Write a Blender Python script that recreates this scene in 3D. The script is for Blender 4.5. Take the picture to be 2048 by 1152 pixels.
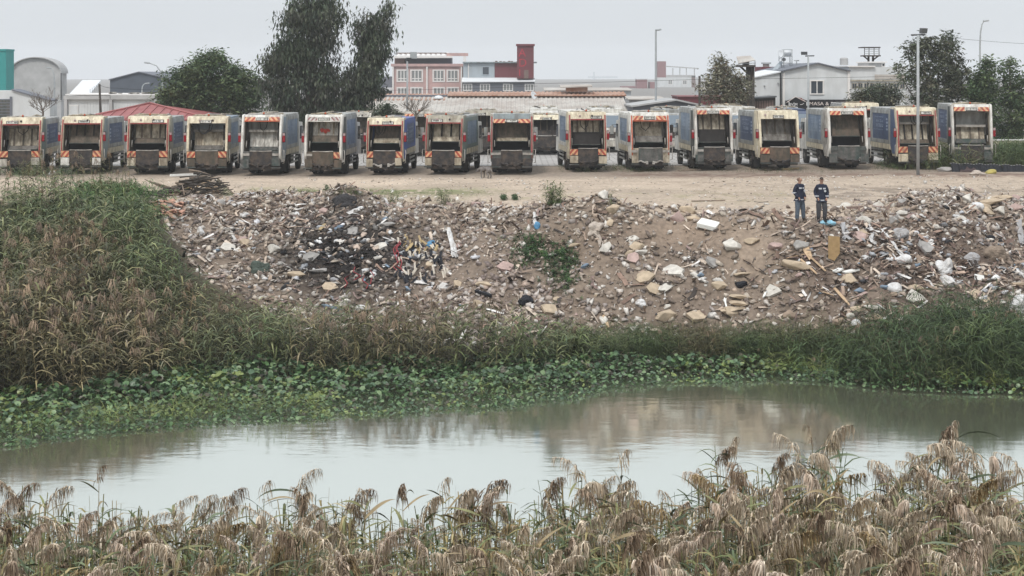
import bpy, bmesh, math, random
import numpy as np
from mathutils import Vector, Matrix, Euler

for o in list(bpy.data.objects):
    bpy.data.objects.remove(o, do_unlink=True)
random.seed(11)
rng = np.random.default_rng(11)
scene = bpy.context.scene
COL = scene.collection
PI = math.pi

# ------------------------------------------------------------------ camera
CAMZ, F, HOR = 10.5, 3000.0, 150.0          # eye height over the water, focal length in photo pixels, horizon row
cam_d = bpy.data.cameras.new('camera')
cam = bpy.data.objects.new('camera', cam_d)
COL.objects.link(cam)
cam.location = (0, 0, CAMZ)
cam.rotation_euler = (PI / 2, 0, 0)
cam_d.sensor_width = 36
cam_d.lens = 36 * F / 2048
cam_d.shift_y = -(576 - HOR) / 2048
cam_d.clip_start = 0.1
cam_d.clip_end = 4000
scene.camera = cam

# ------------------------------------------------------------------ overcast sky, soft sun, exposure
SUN_EL, SUN_AZ = math.radians(52), math.radians(200)
world = bpy.data.worlds.new('World')
scene.world = world
world.use_nodes = True
wn, wl = world.node_tree.nodes, world.node_tree.links
wn.clear()
w_out = wn.new('ShaderNodeOutputWorld')
w_bg = wn.new('ShaderNodeBackground')
w_sky = wn.new('ShaderNodeTexSky')
w_sky.sky_type = 'NISHITA'
w_sky.sun_disc = False
w_sky.sun_elevation = SUN_EL
w_sky.sun_rotation = SUN_AZ
w_sky.dust_density = 6.0
w_mix = wn.new('ShaderNodeMixRGB')          # closed cloud layer over the clear sky
w_mix.inputs['Fac'].default_value = 0.93
w_tc = wn.new('ShaderNodeTexCoord'); w_sep = wn.new('ShaderNodeSeparateXYZ')
wl.new(w_tc.outputs['Generated'], w_sep.inputs[0])
w_el = wn.new('ShaderNodeMath'); w_el.operation = 'MAXIMUM'; w_el.inputs[1].default_value = 0.0
wl.new(w_sep.outputs['Z'], w_el.inputs[0])
w_gr = wn.new('ShaderNodeMath'); w_gr.operation = 'MULTIPLY_ADD'; w_gr.inputs[1].default_value = 0.9; w_gr.inputs[2].default_value = 1.0   # overcast: brighter overhead
wl.new(w_el.outputs[0], w_gr.inputs[0])
w_nz = wn.new('ShaderNodeTexNoise'); w_nz.inputs['Scale'].default_value = 2.2; w_nz.inputs['Detail'].default_value = 4      # faint cloud structure
w_mp = wn.new('ShaderNodeMapping'); w_mp.inputs['Scale'].default_value = (1, 1, 3.5); wl.new(w_tc.outputs['Generated'], w_mp.inputs[0]); wl.new(w_mp.outputs[0], w_nz.inputs['Vector'])
w_cr = wn.new('ShaderNodeMapRange'); w_cr.inputs['From Min'].default_value = 0.3; w_cr.inputs['From Max'].default_value = 0.7; w_cr.inputs['To Min'].default_value = 0.96; w_cr.inputs['To Max'].default_value = 1.04
wl.new(w_nz.outputs['Fac'], w_cr.inputs['Value'])
w_m2 = wn.new('ShaderNodeMath'); w_m2.operation = 'MULTIPLY'; wl.new(w_gr.outputs[0], w_m2.inputs[0]); wl.new(w_cr.outputs[0], w_m2.inputs[1])
w_cl = wn.new('ShaderNodeVectorMath'); w_cl.operation = 'SCALE'; w_cl.inputs[0].default_value = (5.58, 5.90, 6.2)
wl.new(w_m2.outputs[0], w_cl.inputs['Scale'])
wl.new(w_cl.outputs[0], w_mix.inputs['Color2'])
w_bg.inputs['Strength'].default_value = 0.1
wl.new(w_sky.outputs[0], w_mix.inputs['Color1'])
wl.new(w_mix.outputs[0], w_bg.inputs['Color'])
wl.new(w_bg.outputs[0], w_out.inputs['Surface'])

sun_d = bpy.data.lights.new('sun', 'SUN')
sun = bpy.data.objects.new('sun', sun_d)
COL.objects.link(sun)
sun_d.energy = 1.5
sun_d.angle = math.radians(11)
sun_d.color = (1.0, 0.955, 0.89)
to_sun = Vector((math.sin(SUN_AZ) * math.cos(SUN_EL), math.cos(SUN_AZ) * math.cos(SUN_EL), math.sin(SUN_EL)))
sun.rotation_euler = (-to_sun).to_track_quat('-Z', 'Y').to_euler()

vs = scene.view_settings
vs.view_transform = 'Standard'
vs.look = 'None'
vs.exposure = 0.34
vs.gamma = 1.0
vs.use_curve_mapping = False
scene.cycles.max_bounces = 6
scene.cycles.transparent_max_bounces = 8
scene.cycles.volume_bounces = 2
scene.cycles.use_denoising = True

# ------------------------------------------------------------------ layout helpers
def PX(px, Y): return (px - 1024) * Y / F
def PZ(py, Y): return CAMZ - (py - HOR) * Y / F
def at(px, py, Y): return Vector((PX(px, Y), Y, PZ(py, Y)))
def on_level(px, py, z=0.0):
    Y = F * (CAMZ - z) / (py - HOR)
    return (px - 1024) * Y / F, Y
def to_px(X, Y, Z): return 1024 + F * X / Y, HOR + F * (CAMZ - Z) / Y
def curve_xy(pts, z):
    a = np.array([on_level(px, py, z) for px, py in pts])
    a = a[np.argsort(a[:, 0])]
    return a[:, 0], a[:, 1]
def sst(a, b, x):
    t = np.clip((x - a) / (b - a), 0, 1)
    return t * t * (3 - 2 * t)

# value noise
_tab = np.random.default_rng(3).random((257, 257))
def vnoise(x, y):
    x = np.asarray(x, float); y = np.asarray(y, float)
    xi = np.floor(x).astype(int); yi = np.floor(y).astype(int)
    fx = x - xi; fy = y - yi
    fx = fx * fx * (3 - 2 * fx); fy = fy * fy * (3 - 2 * fy)
    g = lambda i, j: _tab[i % 256, j % 256]
    return (g(xi, yi) * (1 - fx) + g(xi + 1, yi) * fx) * (1 - fy) + (g(xi, yi + 1) * (1 - fx) + g(xi + 1, yi + 1) * fx) * fy
def fbm(x, y, o=4):
    s, a, t = 0, 0.5, 0
    for i in range(o):
        s = s + a * vnoise(np.asarray(x) * 2 ** i + 17 * i, np.asarray(y) * 2 ** i + 31 * i); t += a; a *= 0.5
    return s / t - 0.5

HY_FRONT = [(-300, 930), (0, 897), (100, 886), (200, 871), (330, 859), (450, 851), (600, 843), (750, 833), (900, 823), (1050, 812), (1150, 800), (1215, 778), (1290, 772), (1400, 766), (1500, 765), (1600, 762), (1700, 773), (1800, 781), (1900, 787), (2048, 790), (2300, 795)]
HY_BACK = [(-300, 830), (0, 812), (90, 800), (200, 793), (330, 775), (420, 758), (560, 752), (700, 752), (850, 752), (1000, 752), (1150, 736), (1300, 728), (1500, 730), (1620, 735), (1750, 755), (1850, 770), (2048, 772), (2300, 772)]
CREST = [(-300, 400), (0, 405), (200, 408), (320, 412), (500, 402), (700, 408), (900, 420), (1000, 428), (1200, 436), (1400, 442), (1560, 446), (1640, 448), (1760, 436), (1900, 424), (2048, 418), (2300, 415)]
hfx, hfy = curve_xy(HY_FRONT, 0.0)
hbx, hby = curve_xy(HY_BACK, 0.0)
crx, cry = curve_xy(CREST, 4.5)
def shoreY(X): return np.interp(X, hbx, hby)
def frontY(X): return np.interp(X, hfx, hfy)
def crestY(X): return np.interp(X, crx, cry)
MOUNDS = [(1985, 66.5, 0.75, 2.6), (1900, 65, 0.35, 2.2), (1800, 64, 0.25, 2.0), (690, 70.2, 0.45, 0.9), (560, 70, 0.25, 2.0), (1480, 63.6, 0.15, 2.0), (1290, 65, 0.2, 1.5), (640, 64, 0.5, 1.8), (1600, 59.5, 0.5, 1.6), (1900, 61, 0.5, 2.0), (1180, 62.5, 0.35, 1.4), (840, 65, 0.5, 1.2)]
def terrain(X, Y):
    X = np.asarray(X, float); Y = np.asarray(Y, float)
    Ys, Yc = shoreY(X), crestY(X)
    t = np.clip((Y - Ys) / (Yc - Ys), -0.4, 1)
    sl = np.where(t > 0, 4.5 * (0.75 * t + 0.25 * t * t * (3 - 2 * t)), 4.5 * t)
    sl = np.maximum(sl, -1.2)
    m = sst(0.02, 0.25, t) * (1 - sst(0, 6, Y - Yc))
    sl = sl + m * (1.2 * fbm(X * 0.28, Y * 0.16 + 5, 3) + 0.75 * fbm(X * 0.8, Y * 0.6, 4))
    sl = sl + sst(0, 4, Y - Yc) * 0.10 * fbm(X * 0.4, Y * 0.4, 3) * (1 - sst(80, 91, Y))
    sl = sl + 0.10 * sst(70, 88, Y) + 0.16 * sst(4, 26, X) * sst(72, 90, Y)
    for px, my, h, s in MOUNDS:
        mx = PX(px, my)
        sl = sl + h * np.exp(-((X - mx) ** 2 + (Y - my) ** 2) / (2 * s * s))
    near = 2.2 - 2.9 * sst(13, 27, Y) + 1.3 * (1 - sst(-6, 8, Y))
    near = np.maximum(near, -1.2)
    return np.where(Y < 36, near, sl)
def hit(px, py):
    Ys = np.linspace(42, 125, 1600)
    z = terrain((px - 1024) * Ys / F, Ys)
    rz = CAMZ - (py - HOR) * Ys / F
    i = int(np.argmax(rz <= z))
    if rz[i] > z[i]: i = len(Ys) - 1
    return Vector(((px - 1024) * Ys[i] / F, Ys[i], float(z[i])))
def tz(x, y): return float(terrain(x, y))

# ------------------------------------------------------------------ materials
def _nt(name):
    m = bpy.data.materials.new(name); m.use_nodes = True
    n = m.node_tree.nodes; l = m.node_tree.links
    return m, n, l, n['Principled BSDF']
def mat(name, col, rough=0.7, var=0.18, scale=3.0, dirt=None, dirt_amt=0.5, dirt_scale=1.6, metal=0.0, bump=0.0, streak=False, emit=0):
    """Base colour with grain, and worn / dirty patches with a shape of their own."""
    m, n, l, b = _nt(name)
    b.inputs['Roughness'].default_value = rough
    b.inputs['Specular IOR Level'].default_value = 0.25
    b.inputs['Metallic'].default_value = metal
    geo = n.new('ShaderNodeNewGeometry')
    pos = geo.outputs['Position']
    nz = n.new('ShaderNodeTexNoise'); nz.inputs['Scale'].default_value = scale; nz.inputs['Detail'].default_value = 5
    l.new(pos, nz.inputs['Vector'])
    mr = n.new('ShaderNodeMapRange'); mr.inputs['From Min'].default_value = 0.3; mr.inputs['From Max'].default_value = 0.7
    mr.inputs['To Min'].default_value = 1 - var; mr.inputs['To Max'].default_value = 1 + var
    l.new(nz.outputs['Fac'], mr.inputs['Value'])
    mul = n.new('ShaderNodeMixRGB'); mul.blend_type = 'MULTIPLY'; mul.inputs['Fac'].default_value = 1
    mul.inputs['Color1'].default_value = (*col, 1)
    l.new(mr.outputs[0], mul.inputs['Color2'])
    out = mul.outputs[0]
    if dirt:
        mp = n.new('ShaderNodeMapping')
        mp.inputs['Scale'].default_value = (1, 1, 0.3) if streak else (1, 1, 1)
        l.new(pos, mp.inputs['Vector'])
        d = n.new('ShaderNodeTexNoise'); d.inputs['Scale'].default_value = dirt_scale * (1.5 if streak else 1); d.inputs['Detail'].default_value = 8; d.inputs['Roughness'].default_value = 0.68
        l.new(mp.outputs[0], d.inputs['Vector'])
        r = n.new('ShaderNodeMapRange')
        c = 0.62 - 0.25 * dirt_amt
        r.inputs['From Min'].default_value = c - 0.10; r.inputs['From Max'].default_value = c + 0.15
        r.inputs['To Max'].default_value = min(1, 0.55 + dirt_amt * 0.5)
        l.new(d.outputs['Fac'], r.inputs['Value'])
        mx = n.new('ShaderNodeMixRGB'); mx.inputs['Color2'].default_value = (*dirt, 1)
        l.new(r.outputs[0], mx.inputs['Fac']); l.new(out, mx.inputs['Color1'])
        out = mx.outputs[0]
    l.new(out, b.inputs['Base Color'])
    if bump:
        bp = n.new('ShaderNodeBump'); bp.inputs['Strength'].default_value = bump; bp.inputs['Distance'].default_value = 0.03
        l.new(nz.outputs['Fac'], bp.inputs['Height']); l.new(bp.outputs[0], b.inputs['Normal'])
    return m
def attr_mat(name, rough=0.7, var=0.25, scale=8.0, spec=0.3, trans=0.0, bump=0.0):
    m, n, l, b = _nt(name)
    b.inputs['Roughness'].default_value = rough
    b.inputs['Specular IOR Level'].default_value = spec
    a = n.new('ShaderNodeAttribute'); a.attribute_name = 'Col'
    geo = n.new('ShaderNodeNewGeometry')
    nz = n.new('ShaderNodeTexNoise'); nz.inputs['Scale'].default_value = scale; nz.inputs['Detail'].default_value = 6
    l.new(geo.outputs['Position'], nz.inputs['Vector'])
    mr = n.new('ShaderNodeMapRange'); mr.inputs['From Min'].default_value = 0.3; mr.inputs['From Max'].default_value = 0.7
    mr.inputs['To Min'].default_value = 1 - var; mr.inputs['To Max'].default_value = 1 + var
    l.new(nz.outputs['Fac'], mr.inputs['Value'])
    mul = n.new('ShaderNodeMixRGB'); mul.blend_type = 'MULTIPLY'; mul.inputs['Fac'].default_value = 1
    l.new(a.outputs['Color'], mul.inputs['Color1']); l.new(mr.outputs[0], mul.inputs['Color2'])
    l.new(mul.outputs[0], b.inputs['Base Color'])
    if bump:
        bp = n.new('ShaderNodeBump'); bp.inputs['Strength'].default_value = bump; bp.inputs['Distance'].default_value = 0.05
        l.new(nz.outputs['Fac'], bp.inputs['Height']); l.new(bp.outputs[0], b.inputs['Normal'])
    if trans:
        tr = n.new('ShaderNodeBsdfTranslucent'); l.new(mul.outputs[0], tr.inputs['Color'])
        ms = n.new('ShaderNodeMixShader'); ms.inputs['Fac'].default_value = trans
        l.new(b.outputs[0], ms.inputs[1]); l.new(tr.outputs[0], ms.inputs[2])
        l.new(ms.outputs[0], n['Material Output'].inputs['Surface'])
    return m
def glass_mat(name, col, rough=0.12):
    m, n, l, b = _nt(name)
    b.inputs['Base Color'].default_value = (*col, 1); b.inputs['Roughness'].default_value = rough
    b.inputs['IOR'].default_value = 1.6
    return m
def stripe_mat(name, c1, c2, slope, width=0.16, dirt=(0.12, 0.09, 0.07)):
    """Printed diagonal hazard stripes."""
    m, n, l, b = _nt(name)
    tc = n.new('ShaderNodeTexCoord')
    sp = n.new('ShaderNodeSeparateXYZ'); l.new(tc.outputs['Object'], sp.inputs[0])
    a = n.new('ShaderNodeMath'); a.operation = 'MULTIPLY_ADD'; a.inputs[1].default_value = slope
    l.new(sp.outputs['Z'], a.inputs[0]); l.new(sp.outputs['X'], a.inputs[2])
    d = n.new('ShaderNodeMath'); d.operation = 'DIVIDE'; d.inputs[1].default_value = width * 2; l.new(a.outputs[0], d.inputs[0])
    f = n.new('ShaderNodeMath'); f.operation = 'FRACT'; l.new(d.outputs[0], f.inputs[0])
    g = n.new('ShaderNodeMath'); g.operation = 'GREATER_THAN'; g.inputs[1].default_value = 0.5; l.new(f.outputs[0], g.inputs[0])
    mx = n.new('ShaderNodeMixRGB'); mx.inputs['Color1'].default_value = (*c1, 1); mx.inputs['Color2'].default_value = (*c2, 1)
    l.new(g.outputs[0], mx.inputs['Fac'])
    geo = n.new('ShaderNodeNewGeometry')
    nz = n.new('ShaderNodeTexNoise'); nz.inputs['Scale'].default_value = 4; nz.inputs['Detail'].default_value = 7; l.new(geo.outputs['Position'], nz.inputs['Vector'])
    r = n.new('ShaderNodeMapRange'); r.inputs['From Min'].default_value = 0.5; r.inputs['From Max'].default_value = 0.7; r.inputs['To Max'].default_value = 0.75
    l.new(nz.outputs['Fac'], r.inputs['Value'])
    m2 = n.new('ShaderNodeMixRGB'); m2.inputs['Color2'].default_value = (*dirt, 1)
    l.new(r.outputs[0], m2.inputs['Fac']); l.new(mx.outputs[0], m2.inputs['Color1'])
    l.new(m2.outputs[0], b.inputs['Base Color'])
    b.inputs['Roughness'].default_value = 0.6
    return m

GRIME = (0.055, 0.045, 0.038)
BROWN = (0.11, 0.08, 0.055)
M = {}
M['cream'] = mat('cream_paint', (0.70, 0.64, 0.49), 0.55, 0.12, 5, (0.24, 0.17, 0.11), 0.42, 2.2, streak=True)
M['cream_d'] = mat('dirty_cream_paint', (0.50, 0.44, 0.335), 0.6, 0.15, 4, BROWN, 0.6, 1.5, streak=True)
M['white'] = mat('white_paint', (0.70, 0.69, 0.65), 0.5, 0.1, 4, (0.20, 0.16, 0.12), 0.42, 2.0, streak=True)
M['white_d'] = mat('dirty_white_paint', (0.56, 0.53, 0.47), 0.6, 0.12, 4, (0.13, 0.11, 0.09), 0.55, 1.6, streak=True)
M['greycream'] = mat('grey_cream_paint', (0.40, 0.375, 0.31), 0.6, 0.12, 4, BROWN, 0.45, 1.4, streak=True)
M['greyblue'] = mat('grey_blue_paint', (0.24, 0.29, 0.31), 0.5, 0.12, 4, (0.12, 0.11, 0.1), 0.4, 1.4, streak=True)
M['red'] = mat('red_paint', (0.34, 0.055, 0.06), 0.5, 0.2, 5, (0.16, 0.09, 0.07), 0.5, 3)
M['orange_red'] = mat('orange_red_paint', (0.50, 0.10, 0.045), 0.5, 0.2, 5, (0.2, 0.1, 0.07), 0.4, 3)
M['green_grey'] = mat('green_grey_paint', (0.15, 0.20, 0.19), 0.45, 0.12, 4, (0.2, 0.19, 0.16), 0.3, 1.2)
M['steel_blue'] = mat('steel_blue_paint', (0.24, 0.30, 0.36), 0.4, 0.1, 3, (0.16, 0.15, 0.14), 0.4, 1.3)
M['blue'] = mat('blue_paint', (0.05, 0.10, 0.34), 0.45, 0.12, 4, (0.1, 0.1, 0.13), 0.35, 1.4)
M['navy'] = mat('navy_paint', (0.06, 0.09, 0.17), 0.4, 0.1, 4, (0.14, 0.13, 0.12), 0.25, 1.4)
M['poster'] = mat('dark_blue_poster', (0.045, 0.075, 0.155), 0.4, 0.25, 1.2, (0.12, 0.15, 0.22), 0.4, 0.8)
M['poster_pale'] = mat('faded_blue_poster', (0.125, 0.18, 0.265), 0.4, 0.3, 1.2, (0.3, 0.36, 0.42), 0.4, 0.8)
M['silver'] = mat('silver_grey_paint', (0.40, 0.41, 0.40), 0.45, 0.12, 3, (0.13, 0.115, 0.095), 0.5, 1.6, streak=True)
M['dark_steel'] = mat('dark_steel', (0.036, 0.034, 0.035), 0.7, 0.35, 5, (0.13, 0.095, 0.07), 0.34, 3.2)
M['grey_steel'] = mat('worn_grey_steel', (0.11, 0.103, 0.097), 0.65, 0.4, 5, (0.03, 0.06, 0.055), 0.5, 2, streak=True)
M['brown_steel'] = mat('rusty_brown_steel', (0.125, 0.092, 0.07), 0.7, 0.3, 4, (0.045, 0.05, 0.04), 0.5, 2, streak=True)
M['pale_steel'] = mat('bare_worn_steel', (0.42, 0.40, 0.37), 0.4, 0.2, 5, (0.15, 0.13, 0.11), 0.5, 2)
M['tub'] = mat('greasy_hopper_steel', (0.010, 0.010, 0.014), 0.75, 0.3, 3)
M['cavity'] = mat('oily_inner_steel', (0.024, 0.021, 0.02), 0.7, 0.3, 3)
M['plate_cream'] = mat('stained_cream_steel', (0.50, 0.45, 0.355), 0.6, 0.3, 4, (0.12, 0.09, 0.06), 0.62, 2.2, streak=True)
M['plate_white'] = mat('scuffed_white_steel', (0.62, 0.60, 0.55), 0.5, 0.15, 4, (0.09, 0.07, 0.055), 0.55, 2.6, streak=True)
M['plate_brown'] = mat('stained_brown_steel', (0.15, 0.115, 0.088), 0.65, 0.35, 4, (0.045, 0.045, 0.035), 0.6, 2, streak=True)
M['plate_grey'] = mat('stained_grey_steel', (0.22, 0.21, 0.195), 0.6, 0.25, 4, (0.07, 0.06, 0.05), 0.6, 2, streak=True)
M['rubber'] = mat('tyre_rubber', (0.022, 0.022, 0.023), 0.9, 0.25, 6, (0.07, 0.06, 0.05), 0.3, 2)
M['hose'] = mat('black_hose', (0.02, 0.02, 0.02), 0.6)
M['rim'] = mat('dusty_wheel_rim', (0.20, 0.19, 0.18), 0.6, 0.2, 6, GRIME, 0.5, 3)
M['lens_red'] = mat('red_lamp_lens', (0.24, 0.014, 0.022), 0.25, 0.1, 8)
M['lens_white'] = mat('clear_lamp_lens', (0.36, 0.27, 0.27), 0.25, 0.1, 8)
M['lens_orange'] = mat('orange_lamp_lens', (0.40, 0.08, 0.03), 0.4, 0.1, 8)
M['plate'] = mat('number_plate_white', (0.55, 0.54, 0.5), 0.5, 0.1, 8, (0.2, 0.18, 0.15), 0.4, 5)
M['ink'] = mat('black_ink', (0.03, 0.03, 0.03), 0.7)
M['print_white'] = mat('white_print', (0.30, 0.35, 0.44), 0.5, 0.1)
M['glass'] = glass_mat('dark_glass', (0.035, 0.045, 0.055))
M['glass_sky'] = glass_mat('windscreen_glass', (0.16, 0.20, 0.24), 0.08)
M['stain_red'] = mat('dried_red_paint', (0.36, 0.05, 0.035), 0.6, 0.3, 8)
OR, WH = (0.60, 0.13, 0.035), (0.66, 0.58, 0.48)
M['chev_l'] = stripe_mat('hazard_stripes_rising', (0.36, 0.055, 0.032), (0.64, 0.36, 0.19), -0.8, 0.15)
M['chev_r'] = stripe_mat('hazard_stripes_falling', (0.36, 0.055, 0.032), (0.64, 0.36, 0.19), 0.8, 0.15)
M['gchev_l'] = stripe_mat('grey_red_stripes_rising', (0.20, 0.075, 0.075), (0.46, 0.44, 0.42), -0.8, 0.12)
M['gchev_r'] = stripe_mat('grey_red_stripes_falling', (0.20, 0.075, 0.075), (0.46, 0.44, 0.42), 0.8, 0.12)

# ------------------------------------------------------------------ mesh helpers
def nb(): return bmesh.new()
def face(bm, pts):
    return bm.faces.new([bm.verts.new(p) for p in pts])
def bx(bm, x0, x1, y0, y1, z0, z1):
    v = [bm.verts.new((x, y, z)) for z in (z0, z1) for y in (y0, y1) for x in (x0, x1)]
    for f in ((0, 2, 3, 1), (4, 5, 7, 6), (0, 1, 5, 4), (1, 3, 7, 5), (3, 2, 6, 7), (2, 0, 4, 6)):
        bm.faces.new([v[i] for i in f])
    return v
def prism_x(bm, prof, x0, x1):
    """Extrude a (y, z) outline from x0 to x1."""
    a = [bm.verts.new((x0, y, z)) for y, z in prof]; b = [bm.verts.new((x1, y, z)) for y, z in prof]
    n = len(prof)
    bm.faces.new(a); bm.faces.new(b[::-1])
    for i in range(n):
        bm.faces.new((a[i], b[i], b[(i + 1) % n], a[(i + 1) % n]))
def prism_y(bm, prof, y0, y1):
    """Extrude an (x, z) outline from y0 to y1."""
    a = [bm.verts.new((x, y0, z)) for x, z in prof]; b = [bm.verts.new((x, y1, z)) for x, z in prof]
    n = len(prof)
    bm.faces.new(a); bm.faces.new(b[::-1])
    for i in range(n):
        bm.faces.new((a[i], b[i], b[(i + 1) % n], a[(i + 1) % n]))
def tube(bm, pts, r, seg=6, r1=None):
    pts = [Vector(p) for p in pts]
    rings = []
    for i, p in enumerate(pts):
        d = (pts[min(i + 1, len(pts) - 1)] - pts[max(i - 1, 0)]).normalized()
        u = d.orthogonal().normalized() if i == 0 else (rings[-1][1] - d * rings[-1][1].dot(d)).normalized()
        w = d.cross(u)
        rr = r if r1 is None else r + (r1 - r) * i / (len(pts) - 1)
        rings.append(([bm.verts.new(p + (u * math.cos(2 * PI * k / seg) + w * math.sin(2 * PI * k / seg)) * rr) for k in range(seg)], u))
    for a, b in zip(rings, rings[1:]):
        for k in range(seg):
            bm.faces.new((a[0][k], a[0][(k + 1) % seg], b[0][(k + 1) % seg], b[0][k]))
    bm.faces.new(rings[0][0][::-1]); bm.faces.new(rings[-1][0])
def cyl_x(bm, c, r, x0, x1, seg=18):
    prism_x(bm, [(c[0] + r * math.cos(2 * PI * k / seg), c[1] + r * math.sin(2 * PI * k / seg)) for k in range(seg)], x0, x1)
def lathe(bm, prof, seg=12, c=(0, 0, 0)):
    rings = [[bm.verts.new((c[0] + r * math.cos(2 * PI * k / seg), c[1] + r * math.sin(2 * PI * k / seg), c[2] + z)) for k in range(seg)] for r, z in prof]
    for a, b in zip(rings, rings[1:]):
        for k in range(seg):
            bm.faces.new((a[k], a[(k + 1) % seg], b[(k + 1) % seg], b[k]))
    bm.faces.new(rings[0][::-1]); bm.faces.new(rings[-1])
def mesh_of(bm, name, m, smooth=False):
    bmesh.ops.recalc_face_normals(bm, faces=bm.faces)
    me = bpy.data.meshes.new(name)
    bm.to_mesh(me); bm.free()
    if m is not None: me.materials.append(m)
    if smooth: me.polygons.foreach_set('use_smooth', [True] * len(me.polygons))
    return me
def link(name, me, parent=None, loc=None, rot=None, scl=None):
    o = bpy.data.objects.new(name, me)
    COL.objects.link(o)
    if parent is not None: o.parent = parent
    if loc is not None: o.location = loc
    if rot is not None: o.rotation_euler = rot
    if scl is not None: o.scale = scl if hasattr(scl, '__len__') else (scl,) * 3
    return o
def obj(name, bm, m, parent=None, loc=None, rot=None, scl=None, smooth=False):
    return link(name, mesh_of(bm, name, m, smooth), parent, loc, rot, scl)
def box(name, m, parent, *e):
    bm = nb(); bx(bm, *e); return obj(name, bm, m, parent)
def pipe(name, m, parent, pts, r, seg=6, r1=None):
    bm = nb(); tube(bm, pts, r, seg, r1); return obj(name, bm, m, parent, smooth=True)
def tag(o, label=None, cat=None, group=None, kind=None):
    if label: o['label'] = label
    if cat: o['category'] = cat
    if group: o['group'] = group
    if kind: o['kind'] = kind
    return o
def thing(name, label, cat, loc=(0, 0, 0), rz=0, group=None):
    o = bpy.data.objects.new(name, None); COL.objects.link(o)
    o.location = loc; o.rotation_euler = (0, 0, rz)
    o.empty_display_size = 0.3
    return tag(o, label, cat, group)
def copy_tree(o, parent=None):
    c = o.copy(); COL.objects.link(c)
    if parent is not None: c.parent = parent
    for ch in list(o.children): copy_tree(ch, c)
    return c
def text(name, s, m, parent, loc, size, depth=0.01, rot=(PI / 2, 0, 0), sx=1.0):
    cu = bpy.data.curves.new(name, 'FONT')
    cu.body = s; cu.size = size; cu.extrude = depth
    t = bpy.data.objects.new(name + '_src', cu); COL.objects.link(t)
    dg = bpy.context.evaluated_depsgraph_get()
    me = bpy.data.meshes.new_from_object(t.evaluated_get(dg))
    bpy.data.objects.remove(t)
    me.materials.clear(); me.materials.append(m)
    return link(name, me, parent, loc, rot, (sx, 1, 1))

def np_mesh(name, V, T, cols=None, m=None, smooth=False):
    """Triangle mesh straight from numpy arrays, one colour per vertex."""
    me = bpy.data.meshes.new(name)
    V = np.asarray(V, np.float32); T = np.asarray(T, np.int32)
    me.vertices.add(len(V)); me.vertices.foreach_set('co', V.ravel())
    me.loops.add(T.size); me.loops.foreach_set('vertex_index', T.ravel())
    me.polygons.add(len(T)); me.polygons.foreach_set('loop_start', np.arange(0, T.size, 3, dtype=np.int32))
    if smooth: me.polygons.foreach_set('use_smooth', np.ones(len(T), bool))
    if cols is not None:
        a = me.color_attributes.new('Col', 'FLOAT_COLOR', 'POINT')
        c4 = np.ones((len(V), 4), np.float32); c4[:, :3] = cols
        a.data.foreach_set('color', c4.ravel())
    me.update(); me.validate()
    if m: me.materials.append(m)
    return me
def tri_data(me):
    me.calc_loop_triangles()
    V = np.empty(len(me.vertices) * 3); me.vertices.foreach_get('co', V)
    T = np.empty(len(me.loop_triangles) * 3, np.int32); me.loop_triangles.foreach_get('vertices', T)
    return V.reshape(-1, 3), T.reshape(-1, 3)
def rotz(a):
    c, s, z, o = np.cos(a), np.sin(a), np.zeros_like(a), np.ones_like(a)
    return np.stack([np.stack([c, -s, z], -1), np.stack([s, c, z], -1), np.stack([z, z, o], -1)], -2)
def rand_rot(n, tilt=PI):
    a = rng.uniform(0, 2 * PI, n); b = rng.uniform(-tilt, tilt, n); c = rng.uniform(-tilt, tilt, n)
    z, o = np.zeros(n), np.ones(n)
    rx = np.stack([np.stack([o, z, z], -1), np.stack([z, np.cos(b), -np.sin(b)], -1), np.stack([z, np.sin(b), np.cos(b)], -1)], -2)
    ry = np.stack([np.stack([np.cos(c), z, np.sin(c)], -1), np.stack([z, o, z], -1), np.stack([-np.sin(c), z, np.cos(c)], -1)], -2)
    return rotz(a) @ ry @ rx
def replicate(protos, which, R, pos, cols, pcols=None):
    """Join many copies of few prototypes: protos [(V, T)], which/R/pos/cols per copy; pcols multiplies per prototype vertex."""
    VV, TT, CC, off = [], [], [], 0
    for k, (V, T) in enumerate(protos):
        i = np.nonzero(which == k)[0]
        if not len(i): continue
        v = np.einsum('nij,kj->nki', R[i], V) + pos[i][:, None, :]
        c = np.repeat(cols[i][:, None, :], len(V), 1)
        if pcols is not None: c = c * pcols[k][None]
        t = T[None] + (np.arange(len(i)) * len(V))[:, None, None] + off
        off += len(i) * len(V)
        VV.append(v.reshape(-1, 3)); CC.append(c.reshape(-1, 3)); TT.append(t.reshape(-1, 3))
    return np.concatenate(VV), np.concatenate(TT), np.concatenate(CC)
def pick(pal, n, jit=0.15):
    pal = np.array(pal)
    c = pal[rng.integers(0, len(pal), n)] * rng.uniform(1 - jit, 1 + jit, (n, 1))
    return c

# ------------------------------------------------------------------ ground, river, yard, air
def geo_steps(a, b, s, g):
    out = [a]
    while out[-1] < b:
        out.append(out[-1] + s); s *= g
    return out
gx = np.array(sorted(set([-v for v in geo_steps(31, 900, 2, 1.35)] + list(np.round(np.arange(-30, 30.01, 0.28), 3)) + geo_steps(31, 900, 2, 1.35))))
gy = np.array(list(np.arange(-40, 12, 4.0)) + list(np.arange(12, 42, 1.0)) + list(np.round(np.arange(42, 92, 0.28), 3)) + geo_steps(92.5, 2000, 1.5, 1.16))
GX, GY = np.meshgrid(gx, gy)
GZ = terrain(GX, GY)
V = np.stack([GX.ravel(), GY.ravel(), GZ.ravel()], -1)
ny, nx = GX.shape
q = (np.arange(ny - 1)[:, None] * nx + np.arange(nx - 1)[None]).ravel()
T = np.concatenate([np.stack([q, q + 1, q + nx + 1], -1), np.stack([q, q + nx + 1, q + nx], -1)])
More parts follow.
